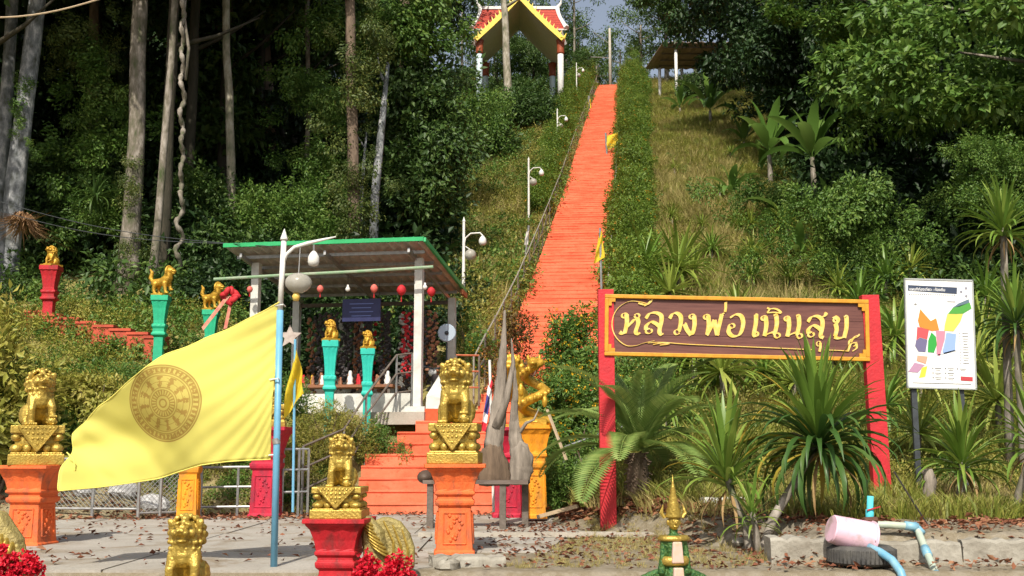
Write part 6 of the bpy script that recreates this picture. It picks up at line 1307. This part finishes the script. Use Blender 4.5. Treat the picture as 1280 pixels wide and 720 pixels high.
BR = clump_mesh('leaves_bronze', 102, L_RED, 340, .16, 1.0, extra=(FL_ORA, .03, .065), nsub=20)
BY = clump_mesh('leaves_yellowish', 103, L_YELLOW, 330, .27, 1.0, wr=.42)
BN = clump_mesh('leaves_narrow', 104, L_SCRUB, 520, .16, 1.0, wr=.24)
BG = clump_mesh('leaves_green', 105, L_MID, 480, .15, 1.0, wr=.38)
bush(715, 21.4, 1.25, BM, 'big green bush with yellow flowers left of the sign', 1, 26, 'flowering_bush', spread=(.75, .7, 1.75)); bush(722, 22.6, 1.3, BM, 'tall flowering bush behind the green bush by the stairs', 2, 24, 'flowering_bush', spread=(.6, .6, 1.9))
bush(702, 20.2, .85, BG, 'low green bush right of the yellow orange pedestal', 3, 16, spread=(.7, .6, 1.0)); bush(740, 19.6, .8, BG, 'green bush around the left red sign post', 4, 14, spread=(.6, .6, 1.1))
bush(652, 25.0, 1.15, BR, 'bronze-leaved bush with orange flowers over the driftwood', 5, 18, 'flowering_bush', spread=(.75, .5, 1.5), cls=.42); bush(672, 23.4, .9, BR, 'airy bronze shrub just above the gold statues', 6, 12, 'flowering_bush', spread=(.6, .5, 1.7), cls=.42)
bush(592, 27.0, .9, BM, 'small yellow flowering bush beside the hut railing', 7, 12, 'flowering_bush', spread=(.8, .6, 1.1))
bush(410, 21.9, .95, BN, 'narrow-leaved shrub below the teal pillars', 8, 18, spread=(.9, .6, .95)); bush(466, 22.3, .75, BG, 'green shrub behind the handrail', 9, 16, spread=(.95, .4, .8)); bush(382, 21.5, .85, BN, 'narrow-leaved shrub left of the handrail', 10, 14, spread=(.7, .6, 1.1)); bush(505, 22.2, .35, BY, 'little yellow green shrub beside the landing', 11, 8)
bush(60, 21.8, 1.0, BY, 'yellow green leafy shrub under the stepped wall', 12, 17, spread=(1.2, .6, .85)); bush(120, 21.6, 1.0, BY, 'broad-leaved yellow shrub left of the big flag', 13, 16, spread=(1.1, .6, .8)); bush(20, 21.2, 1.2, BG, 'green shrub behind the far left gold lion', 14, 20, spread=(1.0, .6, 1.1)); bush(165, 22.2, .9, BG, 'green shrub at the foot of the tallest green pillar', 15, 16); bush(-8, 20, 1.5, BY, 'sunlit shrub at the left edge with feathery tops', 16, 20, spread=(.5, .5, 1.9))
bush(280, 21.8, 1.0, BG, 'green shrub behind the steel fence below the flag', 17, 18); bush(232, 21.6, .8, BN, 'narrow-leaved shrub behind the yellow pedestal', 18, 14); bush(330, 22.5, 1.0, BG, 'shrub below the red bow left of the hut', 19, 16); bush(78, 20.6, .5, BG, 'low shrub hugging the chain link fence', 20, 10)
bush(1020, 42, 1.3, CL_Y[1], 'wide green bush under the dark trees on the right', 21, 20, spread=(1.5, .8, .7)); bush(1080, 38, 1.4, CL_M[1], 'bright layered bush above the map board', 22, 16, spread=(1.6, .8, .6)); bush(1130, 36, 1.4, CL_F[1], 'dark bush at the right forest edge', 23, 18, spread=(1.5, .8, .8)); bush(870, 92, 2.2, CL_F[0], 'rounded bush below the brown shelter', 24, 18); bush(650, 72, 2.6, CL_F[1], 'dark green round bush below the pavilion', 25, 26, spread=(1.2, .8, .8)); bush(598, 62, 2.4, CL_F[0], 'leafy dark bush left of the third lamp post', 26, 22)
# ---- scattered groundcover
edgeL = lambda y: cx(y) - 1.6
def hedge_excl(x, y): dx = x - cx(y); return (dx > -1.7) & (dx < 1.6)
GRS = grass_mesh('grass_dry', 1, L_STRAW, 60, .36, .40, .012, 1.3); GRG = grass_mesh('grass_green', 2, L_GREENGRASS, 70, .42, .32, .012, .8); GRT = grass_mesh('grass_tall', 3, L_STRAW, 50, .8, .35, .012, .6)
right_edge = lambda y: np.interp(y, [18, 35, 60, 118], [12, 12.5, 16, 27])
okR = lambda x, y, q: (x - cx(y) > 3.0)
hill_scatter('dry_grass', GRS, 5200, (lambda y: cx(y) + 2.6, right_edge), (22, 120), .7, 1.5, 1, lambda x, y, q: okR(x, y, q) & (wob(x, y, .35, 2) > -.5 - 0 * x), gamma=1.3)
hill_scatter('green_grass', GRG, 5200, (lambda y: cx(y) + 2.4, right_edge), (19, 120), .8, 1.6, 2, lambda x, y, q: okR(x, y, q) & (wob(x, y, .35, 2) < .45), gamma=1.3)
hill_scatter('tall_dry_grass', GRT, 260, (lambda y: cx(y) + 3, lambda y: cx(y) + 8), (30, 62), .8, 1.4, 3)
hill_scatter('weeds', CL_S[0], 3300, (lambda y: cx(y) + 3.2, right_edge), (19.5, 119), .2, .65, 4, lambda x, y, q: (wob(x, y, .3, 5) > -.4) | (x > cx(y) + 9), dz=.25, gamma=1.3)
hill_scatter('green_weeds', CL_M[0], 950, (lambda y: cx(y) + 4.5, right_edge), (20, 119), .18, .6, 14, lambda x, y, q: (wob(x, y, .25, 9) > 0), dz=.25, gamma=1.3)
hill_scatter('straw_weeds', CL_Y[0], 1300, (lambda y: cx(y) + 3.2, right_edge), (19, 119), .14, .42, 15, dz=.2)
hill_scatter('stairside_bushes', CL_M[0], 150, (lambda y: cx(y) + 1.9, lambda y: cx(y) + 4.2), (20.5, 31), .35, .75, 61, dz=.35); hill_scatter('stairside_bushes', CL_S[0], 160, (lambda y: cx(y) + 1.9, lambda y: cx(y) + 5), (19.5, 31), .3, .6, 62, dz=.3)
hill_scatter('brown_weeds', clump_mesh('leaves_brown', 110, L_STRAW, 260, .12, 1.0), 420, (lambda y: cx(y) + 3.2, lambda y: right_edge(y) - 1), (19, 110), .14, .4, 63, dz=.15)
# bed in front, between D 13 and 22
hill_scatter('bed_grass', GRG, 620, (lambda y: np.interp(y, [13, 18], [3.4, 1.2]), 9.5), (13.8, 22), .5, 1.0, 5, lambda x, y, q: (wob(x, y, .9, 2) > -.3)); hill_scatter('bed_dry_grass', GRS, 700, (lambda y: np.interp(y, [13, 18], [3.4, 1.2]), 9.5), (14.3, 22), .4, .9, 6)
hill_scatter('bed_weeds', CL_S[1], 300, (1.9, 10.5), (16.9, 23), .2, .5, 7, dz=.3); hill_scatter('bed_green_weeds', CL_M[1], 130, (1.9, 10.5), (17.2, 23), .2, .5, 17, dz=.3)
# left lit hillside between forest and stairs
left_edge = lambda y: np.interp(y, [27, 43, 60, 95, 118], [-3.5, -3.0, -3.8, -6.0, -6])
ok2 = lambda x, y, q: (x < cx(y) - 1.75) & ~((y < 30) & (x < -1.2))
hill_scatter('hillside_scrub', CL_S[1], 1500, (left_edge, edgeL), (28, 118), .45, 1.0, 8, ok2, dz=.3); hill_scatter('hillside_yellow_scrub', CL_Y[1], 750, (left_edge, edgeL), (28, 100), .4, .85, 9, lambda x, y, q: ok2(x, y, q) & (wob(x, y, .3, 1) > -.2), dz=.3); hill_scatter('hillside_green_scrub', CL_M[1], 620, (left_edge, edgeL), (32, 118), .5, 1.15, 10, lambda x, y, q: ok2(x, y, q) & (wob(x, y, .3, 1) < .35), dz=.35)
hill_scatter('hillside_dry_grass', GRT, 900, (left_edge, edgeL), (28, 100), .7, 1.4, 11, ok2)
# forest undergrowth (dark)
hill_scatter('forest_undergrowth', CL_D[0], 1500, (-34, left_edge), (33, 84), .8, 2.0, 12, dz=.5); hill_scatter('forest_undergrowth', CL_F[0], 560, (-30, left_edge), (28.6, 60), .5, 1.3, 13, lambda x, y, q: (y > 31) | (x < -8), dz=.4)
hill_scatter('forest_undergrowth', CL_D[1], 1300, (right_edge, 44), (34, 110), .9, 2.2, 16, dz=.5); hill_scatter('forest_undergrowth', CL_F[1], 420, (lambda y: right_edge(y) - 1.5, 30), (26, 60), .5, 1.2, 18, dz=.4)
hill_scatter('hut_back_bushes', CL_D[0], 200, (-8.5, -1.6), (28.6, 34), .5, 1.0, 45, dz=.4); hill_scatter('hut_back_bushes', CL_D[1], 90, (-8.5, -1.6), (28.4, 33), .4, .8, 46, dz=.4)  # dark leaf clumps put the shade behind the hut into the colour
hill_scatter('bank_shrubs', CL_Y[0], 130, (-12.5, -7.0), (22.3, 29), .3, .6, 19, dz=.3); hill_scatter('bank_shrubs', CL_M[0], 120, (-13.5, -6.8), (22.5, 31), .3, .7, 20, dz=.3)

hill_scatter('bank_weeds', CL_M[1], 90, (-9.5, -3.4), (20.9, 23), .2, .5, 65, dz=.3); hill_scatter('bank_weeds', CL_S[0], 90, (-9.5, -3.4), (20.7, 22.5), .2, .45, 66, dz=.25)
# ---- trees
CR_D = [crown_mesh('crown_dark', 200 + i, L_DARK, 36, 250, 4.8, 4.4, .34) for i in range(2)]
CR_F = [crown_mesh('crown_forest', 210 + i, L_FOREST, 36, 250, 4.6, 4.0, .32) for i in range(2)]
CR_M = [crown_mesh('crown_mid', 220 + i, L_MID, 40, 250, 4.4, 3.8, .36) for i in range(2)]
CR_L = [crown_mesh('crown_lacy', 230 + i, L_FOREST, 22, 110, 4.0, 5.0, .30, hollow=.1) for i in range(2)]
def limbs(t, base, top, Rc, r_, m, sd, n=6):
    q = random.Random(sd)
    for i in range(n):
        f = .55 + .4 * i / n; p = base.lerp(top, f); a = i * 2.3 + q.uniform(-.4, .4); e = p + Vector((math.cos(a) * Rc * .6, math.sin(a) * Rc * .6, Rc * q.uniform(.15, .5))); mb = MB(); mid = p.lerp(e, .5) + Vector((0, 0, -.1 * Rc * .3)); mb.tube([p, mid, e], [r_ * .45, r_ * .3, r_ * .1], 6); mb.build('limb', m, t, True)
def tree(x, y, crown, cz, label, r_=.22, s=1.0, m=M_BARKB, group=None, coff=None, lean=(0, 0), bend=0, sd=0, name='tree', nl=4, zb=None, cs=(1, 1, 1)):
    z = Hs(x, y) if zb is None else zb; t = thing(name, label, 'tree', (x, y, z), group=group); top = Vector((lean[0], lean[1], cz - z)); q = random.Random(sd); n = 12; pts = []; rr = []
    for i in range(n + 1): f = i / n; pts.append(Vector((top.x * f + bend * math.sin(f * 6) * .5 + q.uniform(-.03, .03), top.y * f, -.4 + (top.z + .4) * f))); rr.append(r_ * (1.55 - .55 * min(1, f * 9)) * (1 - .35 * f))
    mb = MB(); mb.tube(pts, rr, 12)
    for k in range(len(mb.v)): v = Vector(mb.v[k]); c = pts[k // 12]; mb.v[k] = tuple(c + (v - c) * (1 + q.uniform(-.05, .05)))
    mb.build('trunk', m, t, True); limbs(t, pts[0], top, 4 * s, r_, m, sd, nl)
    if coff is not None:
        c_ = Vector(coff); mb = MB(); mb.tube([top - Vector((0, 0, 2.5)), top + c_ * .5 + Vector((0, 0, -.5)), top + c_], [r_ * .5, r_ * .3, .03], 7); mb.build('branch', m, t, True); top = top + c_
    link('crown', crown, t, top, (0, 0, q.uniform(0, 6.28)), (s * cs[0], s * cs[1], s * cs[2])); return t
def tpx(px, D, pyt, pxt): a = gp(px, D); b = P(pxt, pyt, D); return a, b
def trunk_tree(px, D, pxt, r_, m, crown, cz, label, s=1.0, bend=0, sd=0, **k):
    k['nl'] = 0
    a = gp(px, D); b = P(pxt, 0, D); f = (cz - a.z) / max(.1, (b.z - a.z)); return tree(a.x, D, crown, cz, label, r_, s, m, lean=((b.x - a.x) * f, 0), bend=bend, sd=sd, **k)
trunk_tree(4, 31, 46, .30, M_BARKG, CR_F[0], 20.5, 'thick pale grey trunk leaning at the far left', 1.0, sd=1); trunk_tree(-8, 32, 16, .22, M_BARKG, CR_F[1], 21, 'grey trunk at the left edge behind the leaning one', 1.0, sd=2)
trunk_tree(158, 31.5, 176, .28, M_BARKP, CR_D[0], 21, 'thick brown grey trunk left of the twisted liana', 1.05, bend=.15, sd=3); trunk_tree(187, 30.5, 219, .12, M_BARKP, CR_F[0], 20, 'slim pale trunk next to the thick brown one', .85, bend=.12, sd=4)
trunk_tree(290, 34, 283, .15, M_BARKW, CR_D[1], 21, 'slim mossy trunk above the left end of the hut', .95, bend=.05, sd=5); trunk_tree(381, 37, 386, .10, M_BARKP, CR_D[0], 21, 'thin wavy trunk above the hut', .7, bend=.12, sd=6)
iv = trunk_tree(446, 33, 438, .20, M_BARKB, CR_F[1], 21.5, 'ivy-covered trunk above the hut roof', .5, sd=7); trunk_tree(503, 42, 506, .28, M_BARKB, CR_D[1], 24.5, 'thick brown trunk near the stairs hillside', .55, sd=8)
trunk_tree(120, 36, 118, .2, M_BARKB, CR_D[1], 21, 'vine-wrapped dark trunk behind the thick brown one', 1, sd=9); trunk_tree(340, 44, 330, .3, M_BARKB, CR_D[0], 23, 'dark trunk in the black gap of the forest', 1, sd=10)
# bare pale trunks
def bare(px, py, pxt, pyt, D, r_, label, m=M_BARKG):
    a = P(px, py, D); b = P(pxt, pyt, D); z = Hs(a.x, D); t = thing('dead_tree', label, 'tree', (a.x, D, z)); mb = MB(); p0 = Vector((0, 0, -.3)); mb.tube([p0, (a - Vector((a.x, D, z))) * 1.0 if a.z - z > 0 else Vector((0, 0, .1)), (a.lerp(b, .5) - Vector((a.x, D, z))), b - Vector((a.x, D, z))], [r_, r_ * .95, r_ * .8, r_ * .35], 9); mb.build('trunk', m, t, True)
    mb = MB(); tp = b - Vector((a.x, D, z)); mb.tube([tp * .9, tp * .95 + Vector((-.25, 0, .1)), tp + Vector((-.35, 0, .5))], [r_ * .4, r_ * .25, .01], 6); mb.build('limb', m, t)
bare(468, 250, 485, 78, 33.5, .15, 'bare pale bluish trunk leaning beside the ivy-covered tree'); bare(451, 250, 458, 165, 33.5, .07, 'thin bare grey stem left of the pale leaning trunk')
# tall pale trunk in front of the pavilion
a = gp(637, 78); b = P(629, 0, 78); tree(a.x, a.y, CR_M[0], b.z + 7, 'pale straight trunk rising in front of the temple pavilion', .30, 1.0, M_BARKW, lean=((b.x - a.x) * 1.5, 0), sd=21)
# ivy and vines
q = rs(5); n = 70; f = q.uniform(0, 1, n); a0 = Vector(iv.location); pos = np.stack([a0.x + q.normal(size=n) * .45 - .1 * f, a0.y + q.uniform(-.8, 0, n), a0.z + .5 + f * 13], 1)
IVY = clump_mesh('leaves_ivy', 106, L_IVY, 300, .17, 1.0, droop=1.3); IVM = clump_mesh('leaves_vine', 107, L_MID, 300, .2, 1.0, droop=1.3)
o = scatter('foliage', pos, q.uniform(0, 6, (n, 3)) * [.2, .2, 1], q.uniform(.35, .75, n), IVY); t = thing('climbing_ivy', 'yellow green ivy climbing the trunk above the hut roof', 'ivy'); o.parent = t
def vines(px, py0, py1, D, wpx, n, mesh, label, sd, s=(.4, .8)):
    q = rs(sd); pos = np.array([P(px + q.normal() * wpx, q.uniform(py0, py1), D + q.uniform(-1, .6)) for _ in range(n)]); o = scatter('foliage', pos, q.uniform(0, 6, (n, 3)) * [.2, .2, 1], q.uniform(*s, n), mesh); t = thing('vines', label, 'vines'); o.parent = t
vines(125, 60, 300, 33, 26, 60, IVM, 'green vines hanging between the left trunks', 31); vines(380, 20, 200, 36, 22, 26, IVM, 'sparse green leaves round the thin wavy trunk', 32); vines(530, 60, 260, 38, 20, 60, CL_F[0], 'dark leafy curtain at the forest edge near the stairs', 33, (.6, 1.2)); vines(165, 200, 320, 30.8, 10, 14, IVY, 'small ferns climbing the thick brown trunk', 34, (.2, .4)); vines(480, 0, 60, 37, 40, 40, IVM, 'overhanging green leaves above the pale leaning trunk', 35, (.6, 1.1))
vines(60, 180, 330, 34, 30, 26, CL_F[1], 'leafy climbers behind the leaning grey trunk', 36, (.5, 1.0)); vines(250, 230, 320, 34, 26, 24, CL_F[0], 'green climbers right of the twisted liana', 37, (.5, 1.0)); vines(110, 10, 120, 32.5, 26, 26, IVY, 'sunlit yellow green leaves high between the left trunks', 38, (.35, .7)); vines(350, 235, 310, 34, 40, 40, CL_M[0], 'mid-green leafy mass just above the hut roof', 39, (.4, .8)); vines(590, 120, 240, 60, 26, 40, CL_M[1], 'sunlit leafy climbers at the forest edge under the pavilion', 42, (.8, 1.5)); vines(410, 120, 300, 35, 16, 40, IVM, 'hanging green vines left of the ivy trunk', 43, (.35, .7)); vines(30, 40, 200, 31.2, 8, 12, IVM, 'ivy patches on the leaning grey trunk', 44, (.2, .4)); vines(1080, 230, 330, 36, 60, 60, CL_M[0], 'bright green layered leaves above the map board', 45, (.5, .9)); vines(985, 235, 300, 46, 40, 40, CL_M[1], 'sunlit leaves below the shaded banana plant', 46, (.5, .9)); vines(1120, 100, 170, 38, 50, 26, IVM, 'hanging vines in the dark hollow on the right', 47, (.5, 1.0)); vines(1240, 180, 260, 33, 26, 36, CL_M[1], 'green leaves right of the dark hollow', 48, (.4, .8))
# twisted liana
mb = MB(); pts = []; rr = []
for i in range(90):
    f = i / 89; p = P(222 + 9 * f + (2.2 + 2 * math.sin(f * 11)) * math.sin(f * 46 + 3.2 * math.sin(f * 7)) * (1 - f * .6) + 2 * math.sin(f * 5), 335 - 335 * f, 30.2); pts.append(p + Vector((0, .12 * math.cos(f * 60), 0))); rr.append(.065 + .02 * math.sin(i * 2.1))
pts.append(P(231, -60, 30.2)); rr.append(.05); mb.tube(pts, rr, 7); mb.tube([P(232, 100, 30.3), P(236, 60, 30.2), P(230, 20, 30.3), P(234, -40, 30.2)], .045, 6); o = mb.build('liana', M_BARKP, None, True); tag(o, 'twisted pale liana hanging beside the slim trunk', 'liana')
# straw nest clump on leaning trunk + dead-leaf rosette
b = P(28, 278, 30.3); t = thing('straw_nest', 'brown straw nest hanging on the far left trunk', 'nest', b); link('straw', grass_mesh('straw', 9, mat('nest_straw', (.24, .13, .06), (.36, .22, .11), c3=(.2, .1, .05), island=True), 260, .62, .25, .015, 2.2), t, (0, 0, .15), (R(160), 0, 0))
t = thing('hanging_fern', 'dark spiky fern hanging between the left trunks', 'fern', P(118, 245, 31.5)); link('crown', rosette_mesh('crown', 44, L_FOREST, 46, 1.0, .06, 1.8), t)
# dense background trees
q = random.Random(77)
GL_ = 'dense dark forest tree left of the stairs'; k = 0
for (x, y, cz, s) in [(-24, 30, 17, 1.2), (-19, 27, 17.5, 1.0), (-14.5, 29.5, 18.5, 1.05), (-10.5, 31.5, 19.5, 1.05), (-10.2, 35, 20.5, .95), (-27, 37, 20, 1.3), (-21, 38, 20, 1.3), (-15.5, 39, 20, 1.25), (-10.5, 40, 21, 1.2), (-10.5, 43.5, 22.5, 1.0), (-30, 46, 20, 1.5), (-23, 47, 19, 1.4), (-17, 48, 21, 1.4), (-11.5, 49, 21, 1.3), (-10.5, 53, 25, 1.0), (-35, 57, 26, 1.6), (-27, 58, 25, 1.5), (-19.5, 60, 26, 1.5), (-12.5, 62, 27, 1.4), (-10.5, 67, 30, 1.1), (-38, 72, 33, 1.8), (-29, 74, 33, 1.7), (-20, 76, 33, 1.6), (-12, 80, 36, 1.4), (-11, 88, 38, 1.1), (-22, 41, 13, 1.1), (-14, 43, 13.5, 1.1), (-10, 46, 15, .9), (-18, 54, 16, 1.2), (-11, 58, 20, 1.1), (-11, 72, 26, 1.0), (-10, 97, 44, 1.4)]:
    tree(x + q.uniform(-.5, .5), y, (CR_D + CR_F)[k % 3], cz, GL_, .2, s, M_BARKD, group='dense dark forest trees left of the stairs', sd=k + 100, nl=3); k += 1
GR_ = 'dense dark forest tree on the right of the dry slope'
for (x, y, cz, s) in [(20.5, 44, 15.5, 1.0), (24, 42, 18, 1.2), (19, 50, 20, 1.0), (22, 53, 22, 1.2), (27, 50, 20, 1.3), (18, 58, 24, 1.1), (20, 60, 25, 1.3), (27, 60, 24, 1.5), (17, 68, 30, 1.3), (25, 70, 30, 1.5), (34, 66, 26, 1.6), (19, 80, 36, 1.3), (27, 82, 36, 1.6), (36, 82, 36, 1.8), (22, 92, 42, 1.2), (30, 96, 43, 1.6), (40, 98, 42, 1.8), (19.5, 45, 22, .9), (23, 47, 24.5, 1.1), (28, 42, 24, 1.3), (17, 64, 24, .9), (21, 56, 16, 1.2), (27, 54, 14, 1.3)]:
    tree(x, y, CR_D[k % 2], cz, GR_, .2, s, M_BARKD, group='dense dark forest trees right of the slope', sd=k + 100, nl=3); k += 1  # dark leaf colour on every crown paints the hollow's shade
# sunlit crowns
t = tree(21.5, 35, CR_M[0], 14.3, 'sunlit broad-leaved tree overhanging the top right corner', .3, 1.0, M_BARKP, sd=301, cs=(1.0, .9, .85), coff=(-6.6, 0, 0), nl=0); t = tree(24.5, 38, CR_M[1], 12.5, 'sunlit leafy tree behind the overhanging one at the right edge', .3, .95, M_BARKP, sd=302, coff=(-4.5, 0, 0), nl=0)
t = tree(23, 40, CR_M[1], 18.3, 'leafy branch tree hanging over the top right of the slope', .18, .62, M_BARKP, sd=303, cs=(1.3, 1, .8), coff=(-10, 0, 0), nl=0)
# crest trees (sky shows between)
GT = 'airy tree on the hilltop behind the stairs'
for (x, y, cz, s, c) in [(-14, 112, 48, 1.4, 0), (-9, 108, 49, 1.1, 1), (-5.5, 116, 50, 1.1, 0), (-2, 121, 50, 1.1, 1), (2, 123, 51, 1.1, 0), (5.5, 126, 51, 1.0, 1), (8.0, 127, 50, .95, 0), (10.8, 150, 56, 1.0, 1), (6.8, 140, 53, 1.2, 0), (3.0, 128, 47.5, 1.0, 1), (-.5, 126, 48, 1.1, 0), (14.2, 138, 53, 1.2, 0), (-4, 128, 48, 1.2, 1), (9.6, 145, 49, .9, 1), (13.0, 132, 46.5, .7, 0), (15.2, 124, 51, 1.0, 1), (18.5, 126, 52, 1.2, 0), (4, 134, 54, 1.4, 1), (11.5, 140, 52, 1.0, 0), (10.5, 131, 48.5, .8, 1), (7, 118, 54, .9, 0)]:
    tree(x, y, CR_L[c], cz, GT, .16, s, M_BARKP, group='airy trees on the hilltop', sd=k + 300, nl=5, cs=(1, 1, 1.1)); k += 1
for (x, y, cz, s, l) in [(19.5, 112, 50, 1.3, 'leafy green tree just behind the brown shelter'), (25, 110, 51, 1.4, 'broad green tree right of the brown shelter'), (30, 106, 50, 1.5, 'tall green tree further right of the shelter'), (17.0, 116, 52.5, .95, 'green tree between the utility pole and the shelter'), (22.5, 101, 46.5, .75, 'green tree hanging over the right end of the shelter roof')]:
    tree(x, y, CR_F[k % 2] if k % 3 else CR_M[0], cz, l, .25, s, M_BARKP, sd=k + 400, nl=4); k += 1
for (x, y, cz, l) in [(-1.5, 106, 40.5, 'bushy tree behind the left columns of the pavilion'), (2.2, 108, 41.0, 'bushy tree behind the middle of the pavilion'), (5.6, 109, 41.2, 'bushy tree behind the right columns of the pavilion')]: tree(x, y, CR_F[0], cz, l, .15, .62, M_BARKD, sd=int(cz * 7), nl=0)
hill_scatter('hilltop_bushes', CL_F[0], 160, (-12, 6.5), (99, 121), .8, 1.6, 41, lambda x, y, q: (y > 103) | (x < -6), dz=.4)
# multi-stemmed pale tree by the pavilion
b = hit(603, 95, 60); t = thing('pale_stem_tree', 'pale many-stemmed bare tree left of the pavilion', 'tree', b); mb = MB()
for i in range(7): a = i * .9; mb.tube([(0, 0, -.3), (.3 * math.cos(a), .2 * math.sin(a), 1.8), (.7 * math.cos(a) - .2, .4 * math.sin(a), 4 + .3 * i), (1.1 * math.cos(a), .5 * math.sin(a), 6 + .4 * i)], [.12, .09, .06, .02], 6)
mb.build('stems', M_BARKW, t, True)

# ---- leaf litter, small debris
def litter(name, n, fx, yr, s0, s1, m, sd, cond=None, up=.02):
    q = rs(sd); y = q.uniform(*yr, n); lo, hi = fx(y); x = lo + (hi - lo) * q.uniform(0, 1, n); 
    if cond is not None: k_ = cond(x, y, q); x = x[k_]; y = y[k_]
    n = len(x); xb = np.interp(y, [12.0, 12.3, 13.2, 18, 21], [2.8, 2.9, 3.0, .75, .9]); bed = sm(-.1, .8, x - xb); z = H(x, y) + .035 * wob(x, y, 2.6, 1.7) * bed + up + q.uniform(0, .03, n)
    dv = q.normal(size=(n, 3)) * [1, 1, .25]; nr = q.normal(size=(n, 3)) * .4 + [0, 0, 1]; ln = q.uniform(s0, s1, n); V, Fc = leaf_np(np.stack([x, y, z], 1), dv, nr, ln, ln * .55); return link(name, np_mesh(name, V, Fc, m), kind='stuff')
litter('dead_leaves', 9000, lambda y: (np.interp(y, [15.5, 18, 21], [2.2, .8, .95]), np.interp(y, [15.5, 21], [5.5, 4.5])), (15.3, 20.8), .07, .17, L_LITTER, 1, lambda x, y, q: wob(x, y, 1.2, 3) > -.75)
litter('dead_leaves', 2600, lambda y: (np.full_like(y, 2.2), np.full_like(y, 8)), (13.0, 17), .06, .14, L_LITTER, 2, lambda x, y, q: wob(x, y, 1.2, 1) > -.1)
litter('dead_leaves', 1800, lambda y: (np.full_like(y, -10), np.full_like(y, -3.2)), (19.2, 21.2), .06, .15, L_LITTER, 3)
litter('kerb_litter', 900, lambda y: (np.full_like(y, 2.6), np.full_like(y, 7)), (11.3, 13.2), .04, .11, L_LITTER, 7, up=.03)
litter('fallen_leaves', 700, lambda y: (np.full_like(y, -9), np.full_like(y, 1)), (11.5, 20.8), .05, .12, L_LITTER, 4, up=.03)
litter('fallen_leaves', 900, lambda y: (np.full_like(y, -.4), np.interp(y, [11.5, 18], [3, 1.2])), (11.4, 18), .04, .10, L_LITTER, 5, up=.02)
litter('fallen_leaves', 160, lambda y: (np.full_like(y, -2.8), np.full_like(y, .7)), (20.4, 20.84), .06, .12, L_LITTER, 6, up=.03)
hill_scatter('court_edge_grass', GRS, 420, (lambda y: np.interp(y, [11.5, 16, 18], [-.2, 1.2, 1.2]), lambda y: np.interp(y, [11.5, 13, 18], [2.7, 3.2, 1.6])), (11.5, 17.5), .08, .24, 51, tilt=.3)

# ---- sub-parts: hang small pieces on the part they belong to
def nest(thing_name, child, part):
    for t in [o for o in C.objects if o.name.split('.')[0] == thing_name and o.parent is None]:
        ps = [c for c in t.children if c.name.split('.')[0] == part]; cs = [c for c in t.children if c.name.split('.')[0] == child]
        if not ps: continue
        for i, c in enumerate(cs):
            p = ps[min(len(ps) - 1, i * len(ps) // max(1, len(cs)))]; m = p.matrix_basis.inverted() @ c.matrix_basis; c.parent = p; c.matrix_parent_inverse = Matrix.Identity(4); c.matrix_basis = m
for a in [('hut', 'purlin', 'roof'), ('hut', 'rafter', 'roof'), ('hut', 'eave_trim', 'roof'), ('hut', 'verge_trim', 'roof'), ('temple_pavilion', 'capital', 'column'), ('temple_pavilion', 'tile_course', 'roof'), ('temple_pavilion', 'flame_ornament', 'porch_roof'), ('hilltop_shelter', 'purlin', 'roof'),
          ('motorcycle', 'rim', 'tyre'), ('temple_sign', 'corner_piece', 'frame'), ('temple_sign', 'plank', 'board'), ('map_sign', 'map_region', 'board'), ('map_sign', 'title', 'title_bar'), ('map_sign', 'emblem', 'board'), ('pedestal', 'relief_panel', 'shaft'), ('guardian_lion', 'draped_cloth', 'plinth_top'), ('tyre', 'tread', 'carcass'), ('golden_naga', 'hood_ridge', 'hood'), ('naga_statue', 'crown_wing', 'crown'), ('lamp_post', 'lantern', 'arm'), ('electric_fan', 'hub', 'guard'), ('stepped_wall', 'coping', 'wall_block'), ('tree', 'limb', 'trunk'), ('driftwood', 'branch', 'trunk')]: nest(*a)
